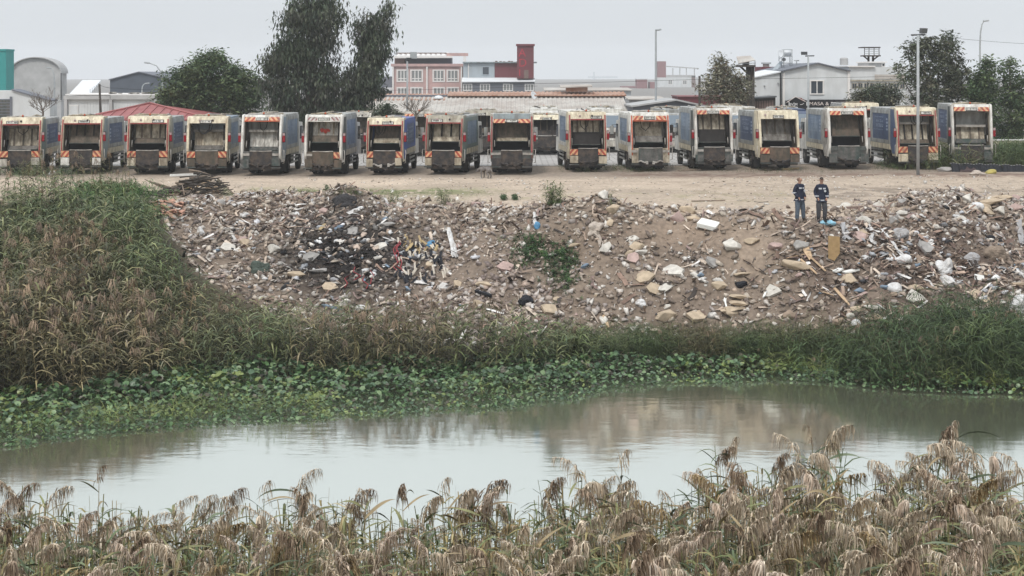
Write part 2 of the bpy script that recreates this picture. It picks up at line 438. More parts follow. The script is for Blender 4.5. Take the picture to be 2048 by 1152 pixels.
def soil_colour(X, Y, Z):
    px, py = to_px(X, np.maximum(Y, 1), Z)
    n = X.shape
    c = np.ones(n + (3,)) * np.array([0.44, 0.36, 0.285])
    n1 = fbm(X * 0.3, Y * 0.22, 4); n2 = fbm(X * 1.7, Y * 1.3 + 9, 3)
    c *= (1 + 0.5 * n1 + 0.4 * n2)[..., None]
    def blend(w, col):
        nonlocal c
        w = np.clip(w, 0, 1)[..., None]; c = c * (1 - w) + np.array(col) * w
    past = Y - crestY(X)
    slope = 1 - sst(-1.0, 2.0, past + 2.0 * n1)
    blend(slope * 0.94, (0.185, 0.145, 0.115))
    blend(slope * np.clip(n2 * 2.2, 0, 0.6), (0.11, 0.082, 0.064))
    blend(sst(0.0, 0.3, n2 + n1) * (past > 1) * sst(1200, 1500, px) * 0.6, (0.24, 0.19, 0.145))
    black = np.exp(-(((px - 695) / 150) ** 2 + ((py - 510) / 95) ** 2) ** 2) * sst(-0.25, 0.0, n2 + 0.1)
    blend(black * 0.97, (0.018, 0.017, 0.018))
    blend(np.exp(-(((px - 1830) / 230) ** 2 + ((py - 540) / 95) ** 2) ** 2) * sst(-0.25, 0.15, n2) * 0.8, (0.085, 0.06, 0.05))
    blend(np.exp(-(((px - 690) / 42) ** 2 + ((py - 400) / 16) ** 2)) * 0.95, (0.04, 0.038, 0.04))
    blend(np.exp(-(((px - 1370) / 110) ** 2 + ((py - 462) / 34) ** 2)) * 0.8, (0.27, 0.205, 0.155))
    blend(np.exp(-(((px - 1500) / 60) ** 2 + ((py - 500) / 60) ** 2)) * 0.7, (0.30, 0.235, 0.18))
    blend(np.exp(-(((px - 1150) / 90) ** 2 + ((py - 520) / 90) ** 2)) * 0.4, (0.20, 0.155, 0.115))
    blend((past > 0.5) * np.exp(-((py - 384) / 7.5) ** 2) * sst(470, 520, px) * (1 - sst(900, 1050, px)) * sst(-0.05, 0.2, n2 + 0.15), (0.16, 0.19, 0.08))
    blend((past > 0.5) * sst(0.02, 0.2, n2) * np.exp(-((py - 392) / 14) ** 2) * 0.45, (0.22, 0.21, 0.11))
    # oily, damp strip under and before the parked row, truck shade painted in too
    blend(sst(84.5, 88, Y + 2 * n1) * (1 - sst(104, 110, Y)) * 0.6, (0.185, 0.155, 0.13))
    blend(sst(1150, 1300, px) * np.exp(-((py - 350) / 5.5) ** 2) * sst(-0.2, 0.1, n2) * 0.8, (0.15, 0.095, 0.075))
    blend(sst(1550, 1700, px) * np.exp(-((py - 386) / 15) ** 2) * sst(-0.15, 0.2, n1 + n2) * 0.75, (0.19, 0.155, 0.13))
    for k_, o_ in enumerate((0, 9, 30, 38)):      # wheel tracks
        trk = np.exp(-((py - (372 + o_ * 0.55 + 9 * np.sin(px / 260 + k_ * 0.06))) / 1.6) ** 2)
        blend((past > 0.5) * trk * sst(560, 800, px) * sst(-0.3, 0.1, n2) * 0.45, (0.27, 0.215, 0.17))
    blend(sst(120, 160, Y), (0.22, 0.21, 0.2))
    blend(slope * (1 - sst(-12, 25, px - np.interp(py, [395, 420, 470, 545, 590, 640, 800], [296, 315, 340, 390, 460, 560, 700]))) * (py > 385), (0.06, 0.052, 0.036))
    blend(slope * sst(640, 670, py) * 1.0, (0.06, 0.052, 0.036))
    blend((Z < 0.15) * 1.0, (0.10, 0.095, 0.07))
    blend((Y < 36) * 1.0, (0.09, 0.08, 0.055))
    return c
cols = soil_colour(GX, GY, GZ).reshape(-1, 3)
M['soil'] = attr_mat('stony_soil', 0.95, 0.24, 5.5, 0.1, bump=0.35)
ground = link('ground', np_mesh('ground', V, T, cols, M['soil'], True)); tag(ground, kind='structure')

def water_mat():
    m, n, l, b = _nt('turbid_river_water')
    out = n['Material Output']
    geo = n.new('ShaderNodeNewGeometry')
    mp = n.new('ShaderNodeMapping'); mp.inputs['Scale'].default_value = (0.45, 1.0, 1)
    l.new(geo.outputs['Position'], mp.inputs['Vector'])
    n1 = n.new('ShaderNodeTexNoise'); n1.inputs['Scale'].default_value = 2.2; n1.inputs['Detail'].default_value = 4
    n2 = n.new('ShaderNodeTexNoise'); n2.inputs['Scale'].default_value = 0.16; n2.inputs['Detail'].default_value = 3
    l.new(mp.outputs[0], n1.inputs['Vector']); l.new(mp.outputs[0], n2.inputs['Vector'])
    amp = n.new('ShaderNodeMapRange'); amp.inputs['From Min'].default_value = 0.42; amp.inputs['From Max'].default_value = 0.62
    amp.inputs['To Min'].default_value = 0.15; amp.inputs['To Max'].default_value = 1.0
    l.new(n2.outputs['Fac'], amp.inputs['Value'])
    mu = n.new('ShaderNodeMath'); mu.operation = 'MULTIPLY'
    l.new(n1.outputs['Fac'], mu.inputs[0]); l.new(amp.outputs[0], mu.inputs[1])
    bp = n.new('ShaderNodeBump'); bp.inputs['Strength'].default_value = 0.22; bp.inputs['Distance'].default_value = 0.035
    l.new(mu.outputs[0], bp.inputs['Height'])
    b.inputs['Base Color'].default_value = (0.20, 0.205, 0.145, 1)
    b.inputs['Roughness'].default_value = 0.9; b.inputs['Specular IOR Level'].default_value = 0
    gl = n.new('ShaderNodeBsdfGlossy'); gl.inputs['Roughness'].default_value = 0.085
    gl.inputs['Color'].default_value = (0.94, 0.97, 0.93, 1)
    l.new(bp.outputs[0], gl.inputs['Normal'])
    lw = n.new('ShaderNodeLayerWeight'); lw.inputs['Blend'].default_value = 0.5
    l.new(bp.outputs[0], lw.inputs['Normal'])
    fr = n.new('ShaderNodeMath'); fr.operation = 'MULTIPLY_ADD'; fr.inputs[1].default_value = 0.50; fr.inputs[2].default_value = 0.42; fr.use_clamp = True
    l.new(lw.outputs['Facing'], fr.inputs[0])
    ms = n.new('ShaderNodeMixShader')
    l.new(fr.outputs[0], ms.inputs['Fac']); l.new(b.outputs[0], ms.inputs[1]); l.new(gl.outputs[0], ms.inputs[2])
    l.new(ms.outputs[0], out.inputs['Surface'])
    return m
bm = nb(); face(bm, [(-160, 14, 0), (160, 14, 0), (160, 78, 0), (-160, 78, 0)])
tag(obj('water', bm, water_mat()), kind='structure')

# paved truck yard behind the front row
ys = list(np.arange(97, 126, 1.0)); xs = list(np.arange(-40, 40.1, 2.0))
YX, YY = np.meshgrid(xs, ys)
YZ = terrain(YX, YY) + 0.03
m_, n_, l_, b_ = _nt('grey_block_paving')
g_ = n_.new('ShaderNodeNewGeometry'); br = n_.new('ShaderNodeTexBrick')
br.inputs['Scale'].default_value = 1.0; br.inputs['Brick Width'].default_value = 0.8; br.inputs['Row Height'].default_value = 0.8; br.inputs['Mortar Size'].default_value = 0.05
br.inputs['Color1'].default_value = (0.40, 0.38, 0.36, 1); br.inputs['Color2'].default_value = (0.33, 0.315, 0.30, 1); br.inputs['Mortar'].default_value = (0.19, 0.18, 0.17, 1)
l_.new(g_.outputs['Position'], br.inputs['Vector']); l_.new(br.outputs['Color'], b_.inputs['Base Color']); b_.inputs['Roughness'].default_value = 0.9
ny, nx = YX.shape
q = (np.arange(ny - 1)[:, None] * nx + np.arange(nx - 1)[None]).ravel()
T = np.concatenate([np.stack([q, q + 1, q + nx + 1], -1), np.stack([q, q + nx + 1, q + nx], -1)])
tag(link('paved_yard', np_mesh('paved_yard', np.stack([YX.ravel(), YY.ravel(), YZ.ravel()], -1), T, None, m_)), kind='structure')

# the air: hazy distance
HAZE = 0.00036
bm = nb(); bx(bm, -1500, 1500, -60, 2600, -4, 55)
hz = obj('haze', bm, None)
m_ = bpy.data.materials.new('hazy_air'); m_.use_nodes = True
n_, l_ = m_.node_tree.nodes, m_.node_tree.links
n_.clear()
ho = n_.new('ShaderNodeOutputMaterial'); pv = n_.new('ShaderNodeVolumePrincipled')
pv.inputs['Density'].default_value = HAZE; pv.inputs['Color'].default_value = (0.93, 0.95, 0.98, 1); pv.inputs['Anisotropy'].default_value = 0.0
l_.new(pv.outputs[0], ho.inputs['Volume'])
hz.data.materials.append(m_); tag(hz, kind='stuff')

# ------------------------------------------------------------------ garbage trucks
def wheel_meshes(w):
    bm = nb()
    prof = [(0.50, -w / 2 + 0.03), (0.52, -w / 2 + 0.07), (0.52, w / 2 - 0.07), (0.50, w / 2 - 0.03), (0.34, w / 2), (0.30, w / 2 - 0.03), (0.30, -w / 2 + 0.03), (0.34, -w / 2)]
    seg = 22
    rings = [[bm.verts.new((x, r * math.cos(2 * PI * k / seg), r * math.sin(2 * PI * k / seg))) for k in range(seg)] for r, x in prof]
    for i in range(len(rings)):
        a, b = rings[i], rings[(i + 1) % len(rings)]
        for k in range(seg):
            bm.faces.new((a[k], a[(k + 1) % seg], b[(k + 1) % seg], b[k]))
    ty = mesh_of(bm, 'tyre', M['rubber'])
    bm = nb()
    for s in (-1, 1):
        e = s * (w / 2 - 0.06)
        cyl_x(bm, (0, 0), 0.29, min(e, e - s * 0.05), max(e, e - s * 0.05), 16)
        cyl_x(bm, (0, 0), 0.11, min(e, e + s * 0.07), max(e, e + s * 0.07), 10)
        for k in range(6):
            a = k * PI / 3
            cyl_x(bm, (0.2 * math.cos(a), 0.2 * math.sin(a)), 0.025, min(e, e + s * 0.03), max(e, e + s * 0.03), 6)
    rm = mesh_of(bm, 'rim', M['rim'])
    return ty, rm
TW = wheel_meshes(0.30)
def add_wheel(t, x, y):
    w = link('wheel', TW[0], t, (x, y, 0.52))
    link('rim', TW[1], w)

_lm = {}
def lamp_cluster(t, x, y, z, s):
    if 'a' not in _lm:
        bm = nb(); bx(bm, -0.075, 0.075, -0.05, 0.05, -0.27, 0.10); _lm['a'] = mesh_of(bm, 'tail_light', M['lens_red'])
        bm = nb(); bx(bm, -0.07, 0.07, -0.062, 0.03, 0.103, 0.25); _lm['b'] = mesh_of(bm, 'reflector', M['lens_white'])
        bm = nb(); bx(bm, -0.085, 0.085, 0.052, 0.10, -0.30, 0.28); _lm['c'] = mesh_of(bm, 'housing', M['dark_steel'])
    o = link('tail_light', _lm['a'], t, (x, y, z))
    link('reflector', _lm['b'], o); link('housing', _lm['c'], o)
_bm = {}
def beacon(t, x, y, z):
    if 'a' not in _bm:
        bm = nb(); lathe(bm, [(0.055, 0.04), (0.055, 0.11), (0.04, 0.14), (0.01, 0.15)], 10); _bm['a'] = mesh_of(bm, 'beacon', M['lens_orange'])
        bm = nb(); lathe(bm, [(0.07, 0.0), (0.07, 0.04)], 10); _bm['b'] = mesh_of(bm, 'beacon_base', M['dark_steel'])
    o = link('beacon', _bm['a'], t, (x, y, z)); link('beacon_base', _bm['b'], o)

def number_plate(t, x, y, z, tilt, dark=False):
    o = box('number_plate', M['plate'], t, -0.30, 0.30, -0.015, 0.015, -0.075, 0.075)
    o.location = (x, y, z); o.rotation_euler = (tilt, 0, 0)
    bm = nb()
    for e in ((-0.34, 0.34, 0.077, 0.10), (-0.34, 0.34, -0.10, -0.077), (-0.34, -0.302, -0.076, 0.076), (0.302, 0.34, -0.076, 0.076)):
        bx(bm, e[0], e[1], -0.02, 0.014, e[2], e[3])
    obj('plate_frame', bm, M['dark_steel'], o)
    bm = nb(); r = random.Random(int(x * 977 + z * 313 + y * 71))
    xx = -0.25
    while xx < 0.23:
        w = r.choice((0.03, 0.045, 0.05))
        if r.random() > 0.18:
            bx(bm, xx, xx + 0.014, -0.019, -0.0155, -0.045, 0.045); bx(bm, xx + w - 0.012, xx + w, -0.019, -0.0155, -0.045 + r.choice((0, 0.04)), 0.045)
            bx(bm, xx, xx + w, -0.0205, -0.0195, r.choice((-0.045, -0.005, 0.03)), 0.043)
        xx += w + 0.018
    tag(obj('plate_lettering', bm, M['ink'], o), kind='stuff')

def truck(label, x, y, yaw, W, h, p, group='garbage trucks parked in the front row'):
    """A rear-loading garbage truck: origin on the ground under its loading edge, rear towards -y."""
    R = random.Random(p.get('seed', 1))
    t = thing('garbage_truck', label, 'garbage truck', (x, y, tz(x, y)), yaw, group)
    w = W / 2
    fr = M[p['frame']]; ed = M[p['edge']] if p.get('edge') else None
    zo = p.get('zo', 0.885) * h                 # top of the loading opening
    zs = p.get('zs', 1.42)                      # loading edge
    rd = p.get('round', 0.0)
    def prof_y(z):                              # rear edge of the side cheeks leans forward going up
        u = max(0.0, (z - 1.4) / (h - 1.4))
        return 0.02 + 0.42 * u ** 1.7
    flare = p.get('flare', 0.0)
    edge_z = [zs - 0.45, zs, 1.8, 2.2, 2.6, 2.95, h - 0.18, h - 0.04]
    outline = [(prof_y(z), z) for z in edge_z] + [(0.75, h), (1.5, h), (1.5, 1.35), (1.1, 0.8), (0.1, 0.8)]
    for s in (-1, 1):
        bm = nb()
        th = 0.13 + 0.03 * rd
        prism_x(bm, outline, s * (w - th) if s > 0 else -w, w if s > 0 else -(w - th))
        obj('hopper_side', bm, fr, t)
        bm = nb()                                # outer cheek panel
        prism_x(bm, [(0.34, 1.25), (0.28, 1.7), (0.45, 2.5), (0.8, h - 0.12), (1.44, h - 0.12), (1.44, 1.42), (1.0, 0.92), (0.5, 0.95)], *(sorted((s * (w + 0.004), s * (w + 0.035)))))
        obj('cheek_panel', bm, M[p.get('cheek', p['frame'])], t)
        bm = nb()                                # filthy inner face
        prism_x(bm, [(0.16, zs), (0.2, 1.8), (0.36, 2.5), (0.55, zo - 0.05), (1.3, zo - 0.05), (1.3, 1.1), (0.3, 1.05)], *(sorted((s * (w - th - 0.004), s * (w - th - 0.02)))))
        obj('inner_side', bm, M[p.get('inner', 'plate_brown')], t)
        if ed:
            bm = nb()
            tube(bm, [(s * (w - 0.07), prof_y(z) - 0.015, z) for z in edge_z[:-1]], 0.042, 6)
            obj('edge_trim', bm, ed, t, smooth=True)
        elif rd:
            bm = nb()
            tube(bm, [(s * (w - 0.08), prof_y(z) - 0.01, z) for z in edge_z] + [(s * (w - 0.12), 0.6, h - 0.02)], 0.075, 7)
            obj('edge_tube', bm, fr, t, smooth=True)
        lamp_cluster(t, s * (w + p.get('lamp_out', 0.10)), 0.22, p.get('lamp_z', 2.25), s)
        pipe('grab_rail', M['pale_steel'], t, [(s * (w + 0.05), 0.12, 1.5), (s * (w + 0.15), 0.02, 1.5), (s * (w + 0.15), 0.0, 0.75), (s * (w + 0.05), 0.12, 0.72)], 0.022, 5)
        # lift ram inside the opening
        ram = pipe('hydraulic_ram', M['cavity'], t, [(s * (w - th - 0.12), 0.75, zo - 0.15), (s * (w - th - 0.10), 0.45, 2.05)], 0.06, 7)
        pipe('ram_rod', M['pale_steel'], ram, [(s * (w - th - 0.10), 0.45, 2.05), (s * (w - th - 0.10), 0.32, 1.65)], 0.032, 6)
    iw = w - 0.15
    # hood over the opening
    bm = nb()
    yb, yt = prof_y(zo) + 0.02, prof_y(h) + 0.06
    prism_x(bm, [(yb, zo), (yt - 0.06, h - 0.14), (yt, h - 0.02), (yt + 0.06, h), (1.49, h), (1.49, h - 0.1), (yb + 0.22, zo + 0.02)], -(w - 0.132), w - 0.132)
    hood = obj('hopper_hood', bm, M[p.get('hood', p['frame'])], t)
    tilt = -math.atan2(yt - 0.06 - yb, h - 0.14 - zo)
    hz_ = h - 0.14 - zo
    mid = lambda f: (yb + (yt - 0.06 - yb) * f, zo + hz_ * f)
    if p.get('lip'):
        bm = nb(); bx(bm, -iw, iw, yb - 0.05, yb + 0.02, zo - 0.07, zo - 0.005); obj('hood_lip', bm, M[p['lip']], t)
    if p.get('top_chev'):
        k1, k2 = ('gchev_l', 'gchev_r') if p['top_chev'] == 'grey' else ('chev_l', 'chev_r')
        ym, zm = mid(0.42 if not p.get('chev_low') else 0.1)
        for nm, a, b_ in ((k1, -iw + 0.02, -0.40), (k2, 0.40, iw - 0.02)):
            o = box('hazard_board', M[nm], t, a, b_, -0.012, 0.012, -0.13, 0.13)
            o.location = (0, ym - 0.022, zm); o.rotation_euler = (tilt, 0, 0)
        number_plate(t, 0.0, ym - 0.03, zm, tilt)
        if p.get('board'):
            o = box('hood_board', M[p['board']], t, -iw + 0.01, iw - 0.01, -0.01, 0.01, -0.17, 0.17); o.location = (0, mid(0.75)[0] - 0.014, mid(0.75)[1] + 0.06); o.rotation_euler = (tilt, 0, 0)
    else:
        ym, zm = mid(0.35)
        px_ = p.get('plate_x', 0.0)
        number_plate(t, px_, ym - 0.03, zm, tilt)
        bm = nb()
        for i, xx in enumerate(p.get('lamps', (-0.45, 0.3))):
            yy, zz = mid(0.66)
            bm = nb(); lathe(bm, [(0.055, 0), (0.065, 0.03), (0.05, 0.07)], 10)
            o = obj('work_lamp', bm, M['dark_steel' if i % 2 else 'lens_white'], t, (xx, yy - 0.01, zz), (PI / 2, 0, 0))
    beacon(t, p.get('beacon_x', 0.0), 0.85, h)
    # packer inside
    pz = p.get('pz', 0.62) * h; pb = p.get('pb', 0.53) * h
    ptop = p.get('ptop', zo)                     # lower than zo when the plate is down and a black gap shows above
    def slab(name, y0, z0, y1, z1, m, xw, th=0.05):
        bm = nb(); prism_x(bm, [(y0, z0), (y1, z1), (y1 + th, z1), (y0 + th, z0)], -xw, xw)
        return obj(name, bm, m, t)
    plate = slab('packer_plate', 0.95, pz, 1.22, ptop, M[p.get('plate', 'plate_cream')], iw - 0.2)
    nr = p.get('ribs', 3)
    for i in range(nr):
        xx = -(iw - 0.3) + (2 * (iw - 0.3)) * (i + 0.5) / nr + R.uniform(-0.06, 0.06)
        bm = nb(); prism_x(bm, [(0.95, pz), (1.22, ptop - 0.04), (1.17, ptop - 0.04), (0.88, pz)], xx - 0.045, xx + 0.045)
        obj('rib', bm, M[p.get('rib', 'plate_brown')], plate)
    if p.get('bar'):
        bm = nb(); bx(bm, -(iw - 0.16), iw - 0.16, 0.84, 1.0, ptop - 0.02, ptop + 0.12); obj('packer_crossbar', bm, M[p['bar']], t)
    if p.get('stain'):
        bm = nb()
        for i in range(11):
            a, b_ = R.uniform(-0.36, 0.2), R.uniform(0, 0.2)
            bx(bm, a, a + R.uniform(0.08, 0.22), 0.865 + i * 0.001, 0.90 + 0.2 * b_, pz + 0.12 + b_, pz + 0.2 + b_ + R.uniform(0, 0.1))
        obj('red_stain', bm, M['stain_red'], plate)
    slab('packer_blade', 0.72, pb, 0.93, pz - 0.005, M[p.get('blade', 'plate_brown')], iw - 0.17, 0.06)
    bm = nb(); bx(bm, -(iw - 0.17), iw - 0.17, 0.66, 0.80, pb - 0.05, pb - 0.004); obj('blade_edge', bm, M['grey_steel'], t)
    if p.get('hoses'):
        for q in range(p['hoses']):
            a = R.uniform(-0.7, 0.0); b_ = a + R.uniform(0.4, 0.8)
            pipe('hose', M['hose'], t, [(a, 0.8, zo - 0.1), (a + 0.05, 0.7, zo - 0.45), ((a + b_) / 2, 0.66, zo - 0.65), (b_ - 0.05, 0.7, zo - 0.4), (b_, 0.8, zo - 0.1)], 0.026, 5)
    # hopper trough
    bm = nb()
    tp = [(0.10, zs), (0.22, zs - 0.28), (0.5, zs - 0.45), (0.9, zs - 0.42), (1.25, zs - 0.15), (1.4, zs + 0.6), (1.46, zs + 0.6), (1.3, zs - 0.25), (0.9, zs - 0.52), (0.45, zs - 0.55), (0.15, zs - 0.3)]
    prism_x(bm, tp, -iw - 0.004, iw + 0.004); obj('hopper_trough', bm, M['tub'], t)
    # loading sill and what hangs under it
    cw = p.get('cw', 0.55) * w
    bm = nb(); prism_x(bm, [(-0.02, zs), (0.09, zs + 0.02), (0.12, 0.8), (0.02, 0.78)], -(w - 0.02), w - 0.02)
    obj('loading_sill', bm, M[p.get('sill', 'dark_steel')], t)
    bm = nb(); prism_x(bm, [(-0.055, zs + 0.03), (-0.025, zs + 0.05), (-0.024, 0.62), (-0.05, 0.6)], -cw, cw); ctr = obj('sill_plate', bm, M[p.get('centre', 'dark_steel')], t)
    bm = nb(); tube(bm, [(-cw * 0.98, -0.06, zs + 0.035), (cw * 0.3, -0.07, zs + 0.02), (cw * 0.98, -0.06, zs + 0.04)], 0.028, 6); obj('sill_roller', bm, M['pale_steel'], ctr)
    for s, nm in ((-1, 'chev_l'), (1, 'chev_r')):
        a, b_ = sorted((s * (cw + 0.02), s * (w - 0.04)))
        if p.get('low_chev', 3) & (1 if s < 0 else 2):
            o = box('hazard_board', M[nm], t, a, b_, -0.05, -0.028, zs - 0.37, zs - 0.02)
        else:
            o = box('sill_wing', M[p.get('wing', 'pale_steel')], t, a, b_, -0.05, -0.028, zs - 0.24, zs - 0.10)
        jz = R.uniform(-0.04, 0.04)
        o = box('corner_box', M[p.get('corner', 'cream_d')], t, a, b_, -0.16, -0.02, 0.55 + jz, zs - 0.43 + jz * 0.4)
        o.rotation_euler = (0, R.uniform(-0.04, 0.04), 0)
        box('foot_step', M['grey_steel'], t, a - 0.04, b_ + 0.04, -0.30, -0.05, 0.46, 0.51)
    bm = nb(); bx(bm, -(w - 0.1), w - 0.1, 0.05, 0.17, 0.36, 0.56); obj('bumper', bm, M['dark_steel'], t)
    for s in (-1, 1):
        bm = nb()
        tube(bm, [(s * 0.16, -0.03, 0.66), (s * 0.38, -0.10, 0.60), (s * 0.62, -0.12, 0.72), (s * 0.80, -0.10, 0.64)], 0.05, 6)
        bx(bm, s * 0.22 - 0.07, s * 0.22 + 0.07, -0.12, 0.02, 0.5, 0.66)
        obj('lift_arm', bm, M[p.get('arm', 'dark_steel')], t, (R.uniform(-0.05, 0.05), 0, R.uniform(-0.06, 0.04)))
        bm = nb(); bx(bm, s * 0.70 - 0.43, s * 0.70 + 0.43, 1.92, 1.94, 0.14, 0.85); obj('mudflap', bm, M['rubber'], t)  # flaps widened to close off light leaking under the truck
    # container body
    hc = h + p.get('hc', -0.06)
    w2 = w - 0.05
    bm = nb(); prism_y(bm, [(-w2, 1.3), (-w2 + 0.02, 1.12), (w2 - 0.02, 1.12), (w2, 1.3), (w2 - 0.01, hc - 0.03), (w2 - 0.04, hc), (-w2 + 0.04, hc), (-w2 + 0.01, hc - 0.03)], 1.505, 6.2)
    body = obj('container_body', bm, M[p.get('body', 'silver')], t)
    vis = p.get('vis', 0)
    for s in ((vis,) if vis else (-1, 1)):
        xa, xb = sorted((s * (w2 + 0.002), s * (w2 + 0.03)))
        bm = nb(); prism_x(bm, [(1.95, 1.72), (1.95, hc - 0.36), (5.5, hc - 0.36), (5.5, 1.72)], xa, xb)
        po = obj('side_poster', bm, M[p.get('poster', 'poster')], t)
        xa2, xb2 = sorted((s * (w2 + 0.004), s * (w2 + 0.055)))
        bm = nb()
        for e in ((1.56, 1.948, 1.5, hc - 0.13), (5.502, 6.0, 1.5, hc - 0.13)):
            bx(bm, xa2, xb2, e[0], e[1], e[2], e[3])
        for e in ((1.5, 1.718), (hc - 0.358, hc - 0.13)):
            bx(bm, xa2, xb2, 1.949, 5.501, e[0], e[1])
        obj('poster_frame', bm, M[p.get('pframe', 'silver')], t)
        xc, xd = sorted((s * (w2 + 0.031), s * (w2 + 0.036)))
        bm = nb()
        for zz, hh, n in ((hc - 0.62, 0.06, 5), (hc - 0.92, 0.15, 4), (hc - 1.22, 0.2, 4), (hc - 1.42, 0.05, 6)):
            yy = 3.2
            for k in range(n):
                ln = R.uniform(0.18, 0.4); kind_ = R.randrange(4)
                bx(bm, xc, xd, yy, yy + 0.05, zz, zz + hh)
                if kind_ in (0, 1): bx(bm, xc + 0.001 * s, xd + 0.001 * s, yy, yy + ln * 0.7, zz + hh * 0.8, zz + hh)
                if kind_ in (1, 2): bx(bm, xc + 0.001 * s, xd + 0.001 * s, yy, yy + ln * 0.7, zz, zz + hh * 0.2)
                if kind_ in (2, 3, 0): bx(bm, xc, xd, yy + ln * 0.7, yy + ln * 0.7 + 0.05, zz, zz + hh * R.choice((1, 0.55)))
                yy += ln + 0.10
        for k in range(4):
            zz = hc - 1.4 + 0.21 * k
            bx(bm, xc, xd, 2.1 + 0.1 * (k % 2), 2.5, zz, zz + 0.12)
        tag(obj('poster_lettering', bm, M['print_white'], po), kind='stuff')
        bm = nb(); prism_x(bm, [(1.6, 1.16), (1.6, 1.47), (5.9, 1.47), (5.9, 1.16)], *sorted((s * (w2 + 0.002), s * (w2 + 0.07))))
        obj('lower_rail', bm, M[p.get('rail', 'cream')], t)
    # loose fittings on the roof
    for k in range(3):
        xx = R.uniform(-w2 + 0.3, w2 - 0.3)
        pipe('roof_pipe', M[R.choice(('pale_steel', 'cream_d', 'dark_steel'))], t, [(xx, 1.7, h + 0.02), (xx + R.uniform(-0.2, 0.2), 3.0, h + R.uniform(0.0, 0.1)), (xx + R.uniform(-0.4, 0.4), 5.5, hc + 0.05)], 0.045, 6)
    bm = nb()
    tube(bm, [(-w + 0.2, 1.1 + R.uniform(0, 0.2), h + 0.03), (-0.3, 1.15, h + R.uniform(0.03, 0.09)), (0.4, 1.2, h + R.uniform(0.02, 0.08)), (w - 0.2, 1.1, h + 0.03)], 0.04, 6)
    obj('roof_cable', bm, M[R.choice(('pale_steel', 'cream_d', 'white_d'))], t, smooth=True)
    bm = nb()
    for k in range(R.randint(3, 6)):
        a = R.uniform(-w + 0.2, w - 0.4); b_ = R.uniform(1.0, 1.5)
        bx(bm, a, a + R.uniform(0.1, 0.4), b_, b_ + R.uniform(0.1, 0.4), h, h + R.uniform(0.03, 0.11))
    tag(obj('roof_bracket', bm, M['cream_d'], t), kind='stuff')
    # chassis, cab, wheels
    bm = nb()
    for s in (-1, 1): bx(bm, s * 0.42 - 0.05, s * 0.42 + 0.05, 0.3, 8.0, 0.78, 1.02)
    for yy in (0.4, 2.6, 4.5, 6.9): bx(bm, -0.37, 0.37, yy, yy + 0.1, 0.8, 0.98)
    bx(bm, -1.0, 1.0, 2.55, 2.75, 0.42, 0.60)
    obj('chassis', bm, M['dark_steel'], t)
    for s in (-1, 1):
        add_wheel(t, s * (w - 0.18), 2.65); add_wheel(t, s * (w - 0.52), 2.65); add_wheel(t, s * (w - 0.19), 6.75)
        bm = nb()
        arc = [(2.65 + 0.62 * math.cos(a), 0.52 + 0.62 * math.sin(a)) for a in np.linspace(0.15, PI - 0.15, 9)]
        arc2 = [(2.65 + 0.59 * math.cos(a), 0.52 + 0.59 * math.sin(a)) for a in np.linspace(PI - 0.15, 0.15, 9)]
        prism_x(bm, arc + arc2, *sorted((s * (w - 0.68), s * (w - 0.01)))); obj('mudguard', bm, M['dark_steel'], t)
        if vis in (0, s):
            for zz in (0.55, 0.80, 1.02):
                bm = nb(); bx(bm, *sorted((s * (w - 0.08), s * (w - 0.03))), 3.4, 5.9, zz, zz + 0.1); obj('side_guard', bm, M['silver'], t)
            bm = nb(); bx(bm, *sorted((s * (w - 0.5), s * (w - 0.10))), 3.7, 4.7, 0.5, 1.1); obj('side_tank', bm, M['grey_steel'], t)
    cm = M[p.get('cab', 'white')]
    bm = nb(); prism_x(bm, [(6.3, 0.95), (6.3, 2.85), (6.5, 2.98), (7.7, 2.92), (8.15, 1.85), (8.2, 0.95)], -w + 0.06, w - 0.06)
    cab = obj('cab', bm, cm, t)
    bm = nb(); prism_x(bm, [(7.733, 2.8), (8.13, 1.95), (8.17, 1.95), (7.78, 2.83)], -w + 0.16, w - 0.16); obj('windscreen', bm, M['glass_sky'], cab)
    for s in (-1, 1):
        bm = nb(); prism_x(bm, [(6.7, 1.9), (6.7, 2.7), (7.55, 2.7), (7.9, 1.9)], *sorted((s * (w - 0.058), s * (w - 0.035)))); obj('side_window', bm, M['glass'], cab)
        mr_ = pipe('side_mirror', M['dark_steel'], t, [(s * (w - 0.06), 7.7, 2.6), (s * (w + 0.2), 7.75, 2.62), (s * (w + 0.22), 7.75, 1.9), (s * (w - 0.06), 7.8, 1.85)], 0.022, 5)
        box('mirror_head', M['silver' if R.random() < 0.4 else 'dark_steel'], mr_, s * (w + 0.22) - 0.11, s * (w + 0.22) + 0.11, 7.69, 7.82, 2.0, 2.55)
    if p.get('front'):
        bm = nb(); bx(bm, -w + 0.3, w - 0.3, 8.17, 8.215, 1.15, 1.6); obj('grille', bm, M['dark_steel'], cab)
        bm = nb(); bx(bm, -w + 0.07, w - 0.07, 8.15, 8.3, 0.5, 0.92); obj('front_bumper', bm, M['white_d'], t)
        for s in (-1, 1):
            bm = nb(); bx(bm, s * 0.85 - 0.16, s * 0.85 + 0.16, 8.29, 8.33, 0.62, 0.84); obj('headlight', bm, M['lens_white'], t)
    return t

